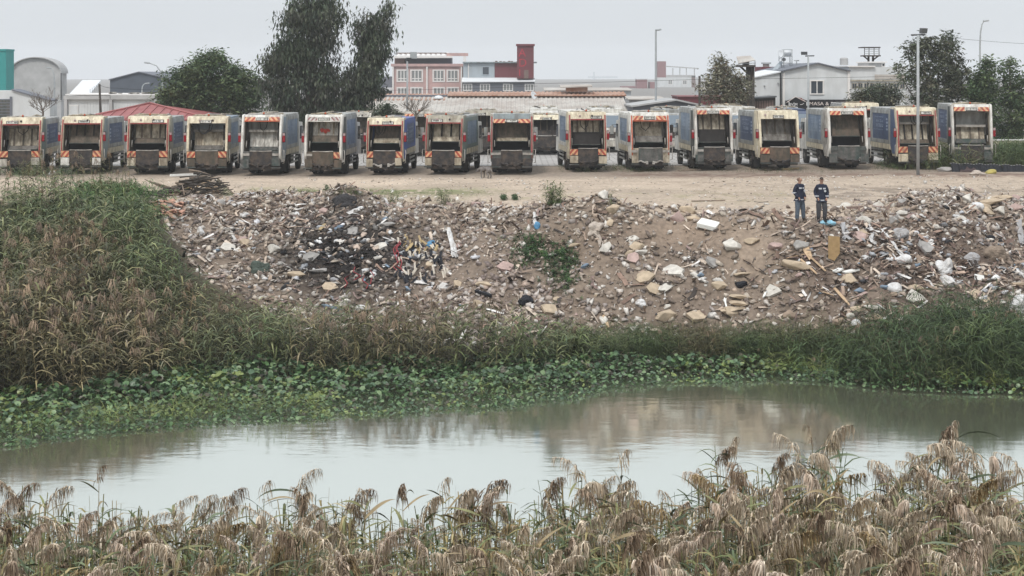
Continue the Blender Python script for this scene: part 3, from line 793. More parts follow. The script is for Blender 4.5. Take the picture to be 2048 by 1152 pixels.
# l, r = rear frame edges in the photo; top, bot rows; far = where the visible side ends
TR = [
 (-1, 80, 235, 345, 118, 'leftmost cream-hooded garbage truck with red edges, half behind the reeds', dict(frame='cream', edge='red', lip='red', cheek='green_grey', poster='poster', plate='plate_cream', bar='plate_grey', ptop=2.72, pz=0.50, pb=0.44, blade='plate_grey', low_chev=3, centre='dark_steel', corner='white_d', hoses=1, plate_x=-0.5, lamps=(-0.5, 0.0), hc=-0.1)),
 (121, 203, 233, 344, 248, 'red-edged cream garbage truck with white blocks under its hazard boards', dict(frame='cream', edge='red', lip='red', cheek='greyblue', poster='poster', plate='plate_brown', rib='cavity', pz=0.66, pb=0.54, blade='plate_brown', low_chev=3, corner='white', cw=0.55, hc=-0.12, plate_x=0.1)),
 (254, 336, 232, 345, 368, 'garbage truck with cream hood, plate at its right, battered cream corner boxes', dict(frame='cream', edge='red', lip='red', cheek='greycream', poster='poster', plate='plate_cream', pz=0.62, pb=0.54, blade='plate_brown', low_chev=3, corner='plate_cream', cw=0.55, plate_x=0.55, hc=-0.1)),
 (373, 454, 233, 346, 478, 'all cream garbage truck with hoses hanging over its ribbed loading plate', dict(frame='cream', cheek='greycream', body='steel_blue', poster='poster_pale', plate='plate_cream', rib='cream_d', ribs=2, ptop=2.55, bar='plate_grey', pz=0.50, pb=0.43, blade='plate_grey', low_chev=3, sill='brown_steel', centre='brown_steel', corner='brown_steel', hoses=3, plate_x=-0.1, inner='plate_cream')),
 (481, 563, 230, 347, 598, 'white-framed garbage truck with orange hood stripes and a rust-run white plate inside', dict(frame='white', top_chev='orange', lip='orange_red', zo=0.91, cheek='steel_blue', body='silver', poster='poster_pale', plate='plate_white', rib='plate_white', ribs=3, bar='plate_white', ptop=2.55, pz=0.47, pb=0.42, blade='grey_steel', low_chev=0, sill='grey_steel', centre='dark_steel', corner='grey_steel', wing='pale_steel', round=1, hc=0.02, hoses=1)),
 (608, 684, 230, 348, 714, 'white garbage truck with grey-red hood stripes and a red-splashed loading plate', dict(frame='white', top_chev='grey', lip='white', zo=0.91, cheek='grey_steel', body='silver', poster='poster_pale', plate='plate_white', rib='plate_cream', stain=1, pz=0.66, pb=0.555, blade='plate_brown', low_chev=2, sill='brown_steel', centre='brown_steel', corner='brown_steel', wing='pale_steel', round=1, hc=0.03)),
 (732, 806, 236, 346, 831, 'bright blue garbage truck with a cream rear hood and red-edged opening', dict(frame='cream', edge='red', lip='red', cheek='blue', body='blue', pframe='blue', poster='poster', plate='plate_brown', pz=0.64, pb=0.56, blade='plate_cream', low_chev=3, corner='cream_d', cw=0.6, plate_x=0.15, arm='pale_steel', hoses=2, rail='cream')),
 (849, 925, 231, 345, 957, 'grey-green garbage truck with a faded hood and red sides, left of the dog', dict(frame='greycream', edge='red', lip='red', cheek='green_grey', body='silver', pframe='green_grey', poster='poster_pale', plate='plate_cream', rib='cavity', ribs=2, pz=0.64, pb=0.56, blade='plate_cream', low_chev=3, corner='cream_d', cw=0.6, plate_x=-0.45, inner='plate_cream', hc=-0.03)),
 (981, 1066, 227, 345, 1071, 'garbage truck with grey-blue hood board, just right of the dog', dict(frame='white_d', edge='red', hood='white', board='greyblue', top_chev='orange', chev_low=1, zo=0.87, cheek='greycream', plate='plate_brown', pz=0.60, pb=0.55, blade='plate_cream', low_chev=0, wing='pale_steel', sill='grey_steel', centre='dark_steel', corner='dark_steel', cw=0.5)),
 (1138, 1214, 224, 340, 1117, 'cream garbage truck with red-framed opening and white container', dict(frame='cream', edge='red', lip='red', cheek='cream', body='white', pframe='white', poster='poster_pale', plate='plate_cream', pz=0.66, pb=0.46, blade='cavity', low_chev=3, corner='cream_d', cw=0.52, plate_x=0.55, hc=0.04, hoses=1)),
 (1262, 1340, 225, 339, 1237, 'garbage truck with an orange-red frame and one large plain cream loading plate', dict(frame='white', edge='orange_red', hood='white', top_chev='orange', lip='orange_red', zo=0.87, cheek='white', body='white', pframe='white', poster='poster_pale', plate='plate_cream', ribs=0, pz=0.60, pb=0.50, blade='plate_grey', low_chev=0, sill='cream_d', centre='grey_steel', corner='plate_cream', cw=0.62, arm='pale_steel', hoses=1, lamp_z=2.1)),
 (1390, 1467, 217, 337, 1358, 'garbage truck with rounded white frame, dark opening and pale side poster', dict(frame='white', top_chev='orange', zo=0.92, round=1, cheek='grey_steel', body='silver', poster='poster_pale', plate='plate_cream', pz=0.66, pb=0.46, blade='cavity', low_chev=0, sill='grey_steel', centre='dark_steel', corner='grey_steel', wing='pale_steel', inner='cavity', hc=0.03)),
 (1519, 1600, 221, 337, 1476, 'garbage truck with a tall blank cream hood and a dark blue side poster', dict(frame='cream', hood='cream', zo=0.86, cheek='cream', body='silver', poster='poster', plate='plate_grey', rib='plate_brown', pz=0.60, pb=0.50, blade='plate_grey', low_chev=3, sill='brown_steel', centre='brown_steel', corner='brown_steel', cw=0.5, plate_x=0.0, lamps=(-0.8,), inner='plate_brown')),
 (1657, 1737, 217, 335, 1612, 'garbage truck with scraped grey side and brown blade, below the fascia sign', dict(frame='white', top_chev='orange', zo=0.90, round=1, cheek='pale_steel', body='silver', poster='poster_pale', plate='plate_brown', pz=0.66, pb=0.55, blade='brown_steel', low_chev=0, sill='grey_steel', centre='grey_steel', corner='grey_steel', wing='grey_steel', hc=-0.08)),
 (1795, 1877, 215, 335, 1740, 'cream and red garbage truck behind the tall floodlight pole', dict(frame='cream', edge='red', lip='red', cheek='navy', body='silver', poster='poster', plate='plate_cream', rib='cavity', bar='pale_steel', ptop=2.75, pz=0.48, pb=0.42, blade='plate_brown', low_chev=3, corner='cream', cw=0.5, plate_x=0.6, lamps=(-0.4,), hoses=2)),
 (1905, 1985, 209, 333, 1875, 'rightmost garbage truck, white round-edged frame, its wheels hidden in tall grass', dict(frame='white', top_chev='orange', zo=0.90, round=1, cheek='grey_steel', body='silver', poster='poster', plate='plate_cream', rib='plate_brown', bar='pale_steel', ptop=2.55, pz=0.46, pb=0.40, blade='grey_steel', low_chev=0, sill='grey_steel', centre='dark_steel', corner='grey_steel', wing='pale_steel', hc=0.0, inner='cream_d')),
]
for i, (l, r, top, bot, far, lab, p) in enumerate(TR):
    xm = (l + r) / 2
    Y = 86.0
    for _ in range(4):
        zg = tz(PX(xm, Y + 2.4), Y + 2.4)
        Y = F * (CAMZ - zg) / (bot - HOR) - 2.2
    X = PX(xm, Y)
    zg = tz(X, Y)
    h = PZ(top, Y + 0.4) - zg
    W = (r - l) * Y / F
    Xr = PX(r if far > xm else l, Y)
    if far > r or far < l:
        Xf = PX(far, Y + 6.0)
        yaw = -math.atan((Xf - Xr) / 6.0)
        p['vis'] = 1 if far > r else -1
    else: yaw = 0.0
    if i == 8: yaw = -0.01; p['vis'] = 1
    p['seed'] = i * 7 + 3
    truck(lab, X, Y, yaw, W, h, p)
BACK = [  # second row: px centre, Y, yaw, height, label
 (838, 108, 0.05, 3.25, 'second-row garbage truck with orange hazard board behind the grey-green truck', dict(frame='white_d', top_chev='orange', plate='plate_brown', cheek='grey_steel', pz=0.6, pb=0.5, low_chev=0, corner='dark_steel')),
 (962, 110, 0.02, 3.3, 'dark greasy second-row garbage truck left of the grey-blue hooded one', dict(frame='greycream', plate='cavity', cheek='greycream', pz=0.6, pb=0.5, low_chev=0, corner='dark_steel', inner='cavity')),
 (1094, 110, -0.01, 2.95, 'low garbage truck with a dark greasy rear seen through the gap over the paving', dict(frame='dark_steel', hood='cream', plate='cavity', blade='dark_steel', cheek='dark_steel', pz=0.62, pb=0.45, low_chev=0, corner='dark_steel', inner='cavity', sill='grey_steel')),
 (1092, 121, PI - 0.02, 3.2, 'white-cabbed garbage truck facing the camera behind the low greasy one', dict(frame='white', front=1, body='white')),
 (716, 112, 0.03, 3.1, 'second-row garbage truck between the red-splashed truck and the blue one', dict(frame='white_d', plate='plate_brown', cheek='grey_steel', pz=0.6, pb=0.5, low_chev=0, corner='dark_steel', inner='cavity')),
 (1212, 113, PI + 0.06, 3.35, 'white garbage truck facing the camera left of the orange-red one', dict(frame='white', front=1, body='white', cab='white')),
 (1352, 112, PI + 0.05, 3.3, 'dark garbage truck facing the camera left of the round-framed white truck', dict(frame='white_d', front=1, body='silver', cab='silver')),
 (1480, 110, PI + 0.05, 3.5, 'white garbage truck facing the camera behind the dark blue side poster', dict(frame='white', front=1, body='white', cab='white')),
 (1600, 113, PI - 0.05, 3.2, 'navy garbage truck facing the camera under the black shop sign', dict(frame='white', front=1, body='navy', cab='navy')),
 (1726, 106, -0.03, 3.75, 'cream second-row garbage truck showing over the scraped grey one', dict(frame='cream', plate='plate_brown', cheek='cream', pz=0.6, pb=0.5, low_chev=0, corner='dark_steel', lip='red')),
]
for i, (px, Y, yaw, h, lab, p) in enumerate(BACK):
    p['seed'] = 200 + i
    X = PX(px, Y)
    if p.get('front'):
        # front of the cab faces the camera
        truck(lab, X, Y + 8.3, yaw, 2.4, h, p, 'garbage trucks in the second row')
    else:
        truck(lab, X, Y, yaw, 2.4, h, p, 'garbage trucks in the second row')

# ------------------------------------------------------------------ buildings behind the yard
GZ0 = 4.45
M['pink'] = mat('dusty_pink_render', (0.50, 0.33, 0.31), 0.85, 0.08, 1.2, (0.37, 0.27, 0.26), 0.5, 0.5, streak=True)
M['trim_white'] = mat('white_trim', (0.68, 0.66, 0.64), 0.7, 0.06, 2)
M['concrete'] = mat('bare_concrete', (0.42, 0.42, 0.42), 0.9, 0.12, 0.8, (0.31, 0.31, 0.31), 0.4, 0.35)
M['teal'] = mat('teal_cladding', (0.035, 0.26, 0.25), 0.6, 0.06, 1)
M['shed_white'] = mat('white_shed_panels', (0.58, 0.60, 0.61), 0.7, 0.06, 1.0, (0.45, 0.46, 0.46), 0.35, 0.5, streak=True)
M['slate'] = mat('slate_grey_cladding', (0.085, 0.10, 0.125), 0.6, 0.08, 1)
M['slate2'] = mat('mid_grey_cladding', (0.14, 0.15, 0.175), 0.65, 0.08, 1)
M['pale_blue'] = mat('pale_blue_grey_cladding', (0.38, 0.43, 0.47), 0.6, 0.06, 1.2, (0.32, 0.35, 0.37), 0.4, 0.6, streak=True)
M['maroon'] = mat('maroon_cladding', (0.155, 0.04, 0.05), 0.7, 0.12, 1.2, (0.12, 0.05, 0.055), 0.4, 0.6)
M['maroon_pale'] = mat('faded_maroon_render', (0.24, 0.12, 0.125), 0.8, 0.08, 1)
M['red_paint_letters'] = mat('faded_red_lettering', (0.46, 0.03, 0.05), 0.8, 0.2, 3, (0.22, 0.045, 0.055), 0.5, 1.6)
M['roof_red'] = mat('maroon_sheet_roof', (0.27, 0.085, 0.085), 0.55, 0.1, 1.2, (0.33, 0.13, 0.12), 0.4, 0.6)
M['seam_red'] = mat('maroon_roof_seam', (0.35, 0.13, 0.125), 0.55, 0.1, 2)
M['corr_pale'] = mat('weathered_fibre_cement', (0.46, 0.44, 0.41), 0.9, 0.12, 1.2, (0.30, 0.25, 0.22), 0.45, 0.5)
M['corr_rust'] = mat('rusted_sheet_roof', (0.42, 0.29, 0.23), 0.85, 0.18, 1.2, (0.28, 0.13, 0.08), 0.55, 0.7)
M['roof_white'] = mat('white_sheet_roof', (0.64, 0.66, 0.68), 0.6, 0.06, 1)
M['brick_brown'] = mat('brown_blockwork', (0.17, 0.12, 0.105), 0.9, 0.15, 3)
M['black_sign'] = mat('black_sign_board', (0.012, 0.012, 0.015), 0.5, 0.1, 3)
M['dark_wood'] = mat('dark_weathered_wood', (0.06, 0.052, 0.046), 0.9, 0.25, 4)
M['galv'] = mat('galvanised_steel', (0.36, 0.38, 0.39), 0.45, 0.1, 3)
M['pole_dark'] = mat('dark_painted_steel', (0.10, 0.105, 0.11), 0.6, 0.1, 3)
M['pane_dark'] = glass_mat('window_glass', (0.05, 0.06, 0.075), 0.15)
M['pane_grey'] = glass_mat('curtained_window_glass', (0.20, 0.21, 0.21), 0.25)
M['letter_pale'] = mat('pale_sign_lettering', (0.62, 0.56, 0.53), 0.6, 0.05)
M['letter_white'] = mat('white_sign_lettering', (0.8, 0.8, 0.8), 0.6, 0.05)
M['sign_red'] = mat('dark_red_sign_roof', (0.16, 0.03, 0.03), 0.6, 0.05)

def brect(name, m, parent, px0, px1, py0, py1, Y, d=0.2, y0=0.0):
    """Box whose front face at depth Y spans the given photo rectangle; d = thickness away from the viewer."""
    x0, x1 = sorted((PX(px0, Y), PX(px1, Y)))
    return box(name, m, parent, x0, x1, Y + y0, Y + y0 + d, PZ(py1, Y), PZ(py0, Y))
def building(name, label, cat='building', group=None):
    return thing(name, label, cat, (0, 0, 0), 0, group)
def ground_py(Y): return HOR + F * (CAMZ - GZ0) / Y
def window(parent, px0, px1, py0, py1, Y, n=3, m='trim_white', pane='pane_dark', fr=0.09, proud=0.07, transom=None, name='window'):
    x0, x1, z0, z1 = PX(px0, Y), PX(px1, Y), PZ(py1, Y), PZ(py0, Y)
    bm = nb()
    ya, yb = Y - proud, Y + 0.04
    bx(bm, x0, x1, ya, yb, z0, z0 + fr); bx(bm, x0, x1, ya, yb, z1 - fr, z1)
    bx(bm, x0, x0 + fr, ya, yb, z0 + fr, z1 - fr); bx(bm, x1 - fr, x1, ya, yb, z0 + fr, z1 - fr)
    xs = np.linspace(x0 + fr, x1 - fr, n + 1)
    mw = fr * 0.36
    for x in xs[1:-1]: bx(bm, x - mw, x + mw, ya + 0.012, yb - 0.01, z0 + fr, z1 - fr)
    zt = None
    if transom:
        zt = z0 + (z1 - z0) * transom
        for a, b_ in zip(xs, xs[1:]): bx(bm, a + mw, b_ - mw, ya + 0.02, yb - 0.015, zt - mw, zt + mw)
    w = obj(name, bm, M[m], parent)
    for a, b_ in zip(xs, xs[1:]):
        a += mw; b_ -= mw
        box('pane', M[pane], w, a, b_, Y - 0.02, Y + 0.02, (zt + mw) if zt else z0 + fr, z1 - fr)
        if zt: box('pane', M[pane], w, a, b_, Y - 0.02, Y + 0.02, z0 + fr, zt - mw)
    return w
def quad_slab(bm, pts, th=0.12):
    top = [bm.verts.new(p) for p in pts]; bot = [bm.verts.new((p[0], p[1], p[2] - th)) for p in pts]
    bm.faces.new(top); bm.faces.new(bot[::-1]); n = len(pts)
    for i in range(n): bm.faces.new((top[i], bot[i], bot[(i + 1) % n], top[(i + 1) % n]))
def gable(name, m, parent, px0, px1, py_eave, px_r, py_r, Y, depth, py_base):
    bm = nb()
    prism_y(bm, [(PX(px0, Y), PZ(py_base, Y)), (PX(px1, Y), PZ(py_base, Y)), (PX(px1, Y), PZ(py_eave, Y)), (PX(px_r, Y), PZ(py_r, Y)), (PX(px0, Y), PZ(py_eave, Y))], Y, Y + depth)
    return obj(name, bm, m, parent)
def gable_roof(parent, m, px0, px1, py_eave, px_r, py_r, Y, depth, over=0.25, th=0.14):
    for a, b_ in (((px0, py_eave), (px_r, py_r)), ((px_r, py_r), (px1, py_eave))):
        bm = nb(); up = th + 0.01
        p = [(PX(a[0], Y), Y - over, PZ(a[1], Y) + up), (PX(b_[0], Y), Y - over, PZ(b_[1], Y) + up), (PX(b_[0], Y), Y + depth, PZ(b_[1], Y) + up), (PX(a[0], Y), Y + depth, PZ(a[1], Y) + up)]
        quad_slab(bm, p, th); obj('roof', bm, m, parent)
def corrugated(name, m, parent, x0, x1, ya, za, yb, zb, pitch=0.5, amp=0.05, th=0.08):
    """Sheet roof sloping from (ya, za) at the front to (yb, zb) at the back, with real ribs along the slope."""
    bm = nb(); xs = np.arange(x0, x1 + 0.001, pitch / 4); rows = []
    prof = [0, amp, amp, 0]
    for i, x in enumerate(xs):
        o_ = prof[i % 4]
        rows.append([bm.verts.new((x, ya, za + o_)), bm.verts.new((x, yb, zb + o_)), bm.verts.new((x, yb, zb - th)), bm.verts.new((x, ya, za - th))])
    for a, b_ in zip(rows, rows[1:]):
        for k in range(4): bm.faces.new((a[k], b_[k], b_[(k + 1) % 4], a[(k + 1) % 4]))
    bm.faces.new(rows[0]); bm.faces.new(rows[-1][::-1])
    return obj(name, bm, m, parent)

# pink block with a roof terrace
Y = 255
b = building('pink_building', 'dusty pink block with white framed windows and a dark blockwork roof terrace')
g = ground_py(Y)
brect('wall', M['pink'], b, 787, 925, 133, g, Y, 11)
brect('cornice', M['pink'], b, 782, 927, 127.5, 132.9, Y, 11.4, -0.35)
for px in (786.2, 854, 923): brect('drain_pipe', M['trim_white'], b, px - 1.5, px + 1.5, 133.2, g, Y, 0.29, -0.3)
for a in ((793, 817), (820.5, 846), (865, 890), (893, 918)):
    window(b, a[0], a[1], 139, 164, Y, 3, fr=0.22, transom=0.27, pane='pane_grey')
    window(b, a[0], a[1], 174, 199, Y, 3, fr=0.22, transom=0.27, pane='pane_grey')
    window(b, a[0], a[1], 206, 226, Y, 3, fr=0.22, transom=0.27, pane='pane_grey')
brect('terrace_wall', M['brick_brown'], b, 788, 808, 113.5, 127.4, Y, 6, 1.2)
brect('terrace_wall', M['slate'], b, 808.2, 902, 115, 127.4, Y, 5, 1.8)
bm = nb(); quad_slab(bm, [(PX(787, Y), Y - 0.2, PZ(113, Y)), (PX(905, Y), Y - 0.2, PZ(112.5, Y)), (PX(893, Y), Y + 8, PZ(103.5, Y)), (PX(793, Y), Y + 8, PZ(105, Y))], 0.3); obj('terrace_roof', bm, M['trim_white'], b)
bm = nb()
for k in range(12):
    f = k / 11; xa = PX(788, Y) + f * (PX(900, Y) - PX(788, Y)); bx(bm, xa, xa + 0.1, Y + 0.4, Y + 7.6, PZ(108, Y), PZ(107, Y))
for (a, b_) in ((792, 893),): bx(bm, PX(a, Y), PX(b_, Y), Y + 0.3, Y + 0.5, PZ(107.2, Y), PZ(105.2, Y))
obj('roof_batten', bm, M['brick_brown'], b)
brect('pergola_beam', M['pink'], b, 893, 936, 106, 112, Y, 0.4, 0.4)
brect('pergola_post', M['trim_white'], b, 926.5, 932, 112.1, 127.4, Y, 0.5, 0.4)
# grey shed left of it
Yb = 262
b = building('grey_shed', 'dark grey flat building squeezed between the big tree and the pink block')
brect('wall', M['slate2'], b, 752, 786, 153, ground_py(Yb), Yb, 8)
brect('canopy', M['roof_white'], b, 738, 786, 175, 181, Yb, 2.2, -2.3)

# grey and maroon annex with the tower
Y = 250
b = building('grey_annex', 'grey annex with pale blue and maroon upper floor beside the pink block')
g = ground_py(Y)
brect('lower_wall', M['slate2'], b, 925.5, 1069, 163, g, Y, 9)
for k in range(6):
    z = PZ(165 + 3.1 * k, Y); x0, x1 = PX(925.6, Y), PX(1068.9, Y)
    box('plank', M['slate2'], b, x0, x1, Y - 0.035, Y - 0.002, z - 0.20, z)
for a in ((926, 944.5), (960, 980), (1006, 1026), (1049.5, 1068)): window(b, a[0], a[1], 167.5, 182, Y - 0.03, 3, fr=0.13, pane='pane_grey')
brect('upper_wall', M['pale_blue'], b, 926, 989, 126, 157, Y, 7, 1.2)
for k in range(12): brect('panel', M['pale_blue'], b, 928.2 + 5.05 * k, 932.2 + 5.05 * k, 127, 155, Y, 0.05, 1.14)
brect('upper_wall', M['maroon'], b, 989.2, 1034, 126, 157, Y, 7, 1.2)
window(b, 964, 979, 133, 150, Y + 1.12, 1, 'pale_blue', 'pane_dark', 0.1)
bm = nb(); quad_slab(bm, [(PX(924, Y), Y - 0.5, PZ(163, Y)), (PX(1070, Y), Y - 0.5, PZ(162, Y)), (PX(1070, Y), Y + 1.19, PZ(155.5, Y)), (PX(924, Y), Y + 1.19, PZ(155, Y))], 0.14); obj('eave_roof', bm, M['roof_white'], b)
brect('roof_edge', M['greyblue'], b, 925, 1074, 123.5, 125.9, Y, 7.6, 0.7)
brect('down_pipe', M['trim_white'], b, 936, 937.6, 127, 157, Y, 0.18, 0.98)
bm = nb()
for k in range(9):
    a = PX(990 + 8.2 * k + 3 * math.sin(k * 3), Y); bx(bm, a, a + 0.4, Y + 1.5, Y + 2, PZ(123.4, Y), PZ(121.5 + (k % 3) * 0.5, Y))
obj('roof_clutter', bm, M['brick_brown'], b)
t_ = building('maroon_tower', 'square maroon tower with faded red letters down its face', 'tower')
brect('shaft', M['maroon'], t_, 1034, 1067.5, 92, 157, Y, 2.9, -0.25)
brect('cap', M['maroon'], t_, 1032, 1069.5, 88, 91.9, Y, 3.4, -0.5)
brect('door', M['brick_brown'], t_, 1048, 1057, 140, 157, Y, 0.06, -0.32)
for s_, py, sz in (('A', 113, 16), ('D', 133, 16), ('I', 152, 14)):
    text('lettering', s_, M['red_paint_letters'], t_, (PX(1037, Y), Y - 0.27, PZ(py, Y)), sz * Y / F / 0.72, 0.01)

# long shed with clerestory
Y = 134
b = building('long_shed', 'long low shed with a pale ribbed roof and rusty upper roof behind the trucks')
x0, x1 = PX(738, Y), PX(1258, Y)
brect('wall', M['slate2'], b, 745, 1252, 226, ground_py(Y), Y, 14)
corrugated('lower_roof', M['corr_pale'], b, x0 - 0.6, x1, Y - 0.8, PZ(224, Y), Y + 5.6, PZ(224, Y) + 1.22, 0.42, 0.07)
Yc = Y + 5.7
brect('clerestory_wall', M['slate2'], b, 748, 1250, 190, 218, Yc, 5)
corrugated('upper_roof', M['corr_rust'], b, PX(741, Yc), PX(895, Yc), Yc - 1.5, PZ(200, Yc), Yc + 2.2, PZ(188.5, Yc), 0.34, 0.06)
corrugated('upper_roof', M['corr_rust'], b, PX(895.3, Yc), PX(1252, Yc), Yc - 0.5, PZ(190.5, Yc), Yc + 3.0, PZ(184.5, Yc), 0.40, 0.06)
brect('panel_strip', M['black_sign'], b, 750, 892, 202, 211, Yc, 0.05, -0.055)
for a, c in ((1089, 1114), (1124, 1143), (1161, 1204), (1210, 1217), (1220, 1234)):
    n = max(1, int((c - a) / 6))
    for k in range(n):
        w_ = (c - a) / n
        f_ = brect('vent', M['pole_dark'], b, a + k * w_ + 0.7, a + (k + 1) * w_ - 0.7, 192.5, 199.5, Yc, 0.05, -0.05)
bm = nb()
r_ = random.Random(4)
px = 925
while px < 1020:
    if r_.random() > 0.25: bx(bm, PX(px, Yc), PX(px + 3.6, Yc), Yc - 0.012, Yc - 0.004, PZ(203.5, Yc), PZ(198.5 + r_.random(), Yc))
    px += 4.7
obj('faded_lettering', bm, M['slate2'] if False else mat('ghost_lettering', (0.25, 0.26, 0.28), 0.8, 0.2), b)
brect('ventilator', M['corr_rust'], b, 1133, 1176, 174.5, 183.5, Yc, 1.6, 0.6)
bm = nb(); quad_slab(bm, [(PX(1121, Yc), Yc + 0.2, PZ(174, Yc)), (PX(1185, Yc), Yc + 0.2, PZ(171.5, Yc)), (PX(1185, Yc), Yc + 2.8, PZ(168.5, Yc)), (PX(1121, Yc), Yc + 2.8, PZ(170, Yc))], 0.1); obj('ventilator_cap', bm, M['corr_pale'], b)
c_ = thing('chimney', 'short pale round chimney with a cap standing on the ribbed shed roof', 'chimney', (PX(877, Y + 4.6), Y + 4.6, PZ(218, Y + 4.6)))
bm = nb(); lathe(bm, [(0.22, -0.4), (0.24, 0.95)], 12); obj('flue', bm, M['corr_pale'], c_)
bm = nb(); lathe(bm, [(0.40, 0.95), (0.42, 1.05), (0.3, 1.2), (0.05, 1.26)], 12); obj('cap', bm, M['roof_white'], c_)
def dish(label, px, py, Y, r, yaw, m='roof_white'):
    d = thing('satellite_dish', label, 'satellite dish', at(px, py, Y), yaw)
    bm = nb()
    prof = [(0.02, 0.0), (r * 0.4, r * 0.05), (r * 0.75, r * 0.16), (r, r * 0.3), (r * 0.98, r * 0.33), (r * 0.72, r * 0.2), (r * 0.4, r * 0.1), (0.02, 0.05)]
    lathe(bm, prof, 18); bowl = obj('bowl', bm, M[m], d, (0, 0, 0), (math.radians(70), 0, 0), smooth=True)
    pipe('feed_arm', M['galv'], d, [(0, 0.05, -r), (0, -r * 0.9, -r * 0.5), (0, -r * 1.0, -0.05)], 0.03, 5)
    pipe('mast', M['galv'], d, [(0, 0.1, 0), (0, 0.15, -r * 1.6)], 0.04, 6)
    return d
dish('white satellite dish on the ribbed roof of the long shed', 1066, 192, Yc - 0.6, 0.42, 0.9)

# left: teal hall, arched hall, sheds
Y = 175
b = building('teal_building', 'teal clad hall cut by the left edge of the photo')
g = ground_py(Y)
brect('wall', M['teal'], b, -260, 12, 102, g, Y, 2.8)
brect('roof_edge', M['teal'], b, -261, 13, 98, 101.9, Y, 3.0, -0.12)
Y = 205
b = building('arched_hall', 'bare grey concrete hall with an arched roof behind the teal building')
bm = nb(); g = ground_py(Y)
pts = [(PX(22, Y), PZ(g, Y)), (PX(122, Y), PZ(g, Y))] + [(PX(72 + 50 * math.cos(a), Y), PZ(146 - 30 * math.sin(a), Y)) for a in np.linspace(0, PI, 15)]
prism_y(bm, pts, Y, Y + 2.6); obj('wall', bm, M['concrete'], b)
bm = nb(); arc = np.linspace(-0.03, PI + 0.03, 19)
o_ = [(PX(72 + 52.5 * math.cos(a), Y), PZ(146 - 32.2 * math.sin(a), Y)) for a in arc]; i_ = [(PX(72 + 50.5 * math.cos(a), Y), PZ(146 - 30.4 * math.sin(a), Y)) for a in arc[::-1]]
prism_y(bm, o_ + i_, Y - 0.4, Y + 2.8); obj('roof', bm, M['concrete'], b)
pipe('down_pipe', M['pole_dark'], b, [(PX(124.5, Y), Y - 0.5, PZ(146, Y)), (PX(124.5, Y), Y - 0.5, PZ(200, Y))], 0.1, 6)
Y = 142
b = building('white_shed', 'low white shed with a sloping roof and grey shutter at the left edge')
g = ground_py(Y)
bm = nb(); prism_y(bm, [(PX(-60, Y), PZ(g, Y)), (PX(100, Y), PZ(g, Y)), (PX(100, Y), PZ(203, Y)), (PX(26, Y), PZ(181, Y)), (PX(-60, Y), PZ(181, Y))], Y, Y + 2.2); obj('wall', bm, M['shed_white'], b)
bm = nb(); prism_y(bm, [(PX(24, Y), PZ(178, Y)), (PX(24, Y), PZ(180.6, Y)), (PX(101, Y), PZ(202.6, Y)), (PX(101, Y), PZ(200, Y))], Y - 0.2, Y + 2.3); obj('roof_edge', bm, M['slate2'], b)
sh = brect('shutter', M['slate2'], b, -4, 24, 198, g, Y, 0.06, -0.065)
for k in range(6): brect('slat', M['grey_steel'], sh, -3, 23, 200 + 6 * k, 204 + 6 * k, Y, 0.03, -0.097)
brect('shutter_post', M['slate2'], b, 20.5, 24.5, 193, g, Y, 0.09, -0.16)
Y = 170
b = building('glasshouse_roof_shed', 'small shed with a steep bright white roof left of the dark grey hall')
brect('wall', M['shed_white'], b, 145, 192, 188, ground_py(Y), Y, 5)
bm = nb(); quad_slab(bm, [(PX(139, Y), Y - 0.3, PZ(189, Y)), (PX(180, Y), Y - 0.3, PZ(189, Y)), (PX(202, Y + 5), Y + 5, PZ(160, Y + 5)), (PX(165, Y + 5), Y + 5, PZ(160, Y + 5))], 0.15); obj('roof', bm, M['roof_white'], b)
for k in range(5): brect('railing_post', M['galv'], b, 181 + 4 * k, 181.7 + 4 * k, 178 - 3 * k, 189, Y, 0.08, -0.25)
Y = 222
b = building('dark_hall', 'dark slate grey gabled hall far behind the low white building')
gable('wall', M['slate'], b, 220, 346, 160, 278, 145, Y, 25, ground_py(Y))
gable_roof(b, M['slate2'], 218, 348, 160.5, 278, 145, Y, 25)
Y = 138
b = building('white_panel_building', 'long low white panel building with a grey concrete roof beam')
g = ground_py(Y)
brect('wall', M['shed_white'], b, 134, 330, 199, g, Y, 8)
for k in range(34): brect('panel', M['shed_white'], b, 136 + 5.7 * k, 141 + 5.7 * k, 199.5, g, Y, 0.03, -0.032)
brect('roof_beam', M['concrete'], b, 129, 222, 191.5, 198.8, Y, 8.6, -0.35)
brect('roof_beam', M['concrete'], b, 222.3, 311, 190.5, 198.8, Y, 8.6, -0.3)
brect('roof_edge', M['trim_white'], b, 131, 332, 188, 190.3, Y, 8.4, -0.1)
for px in (133, 223, 312): brect('column', M['concrete'], b, px - 3, px + 3, 199, g, Y, 0.3, -0.34)
d_ = brect('door', M['trim_white'], b, 139, 157, 210, g, Y, 0.05, -0.09)
brect('door_panel', M['shed_white'], d_, 140.2, 155.8, 211.2, g, Y, 0.02, -0.115)
bm = nb(); r_ = random.Random(9)
for k in range(16):
    a = PX(200 + r_.uniform(0, 110), Y); bx(bm, a, a + r_.uniform(0.2, 0.8), Y + 1, Y + 1.5, PZ(187.9, Y), PZ(187 - r_.uniform(0, 3), Y))
obj('roof_clutter', bm, M['pale_steel'], b)

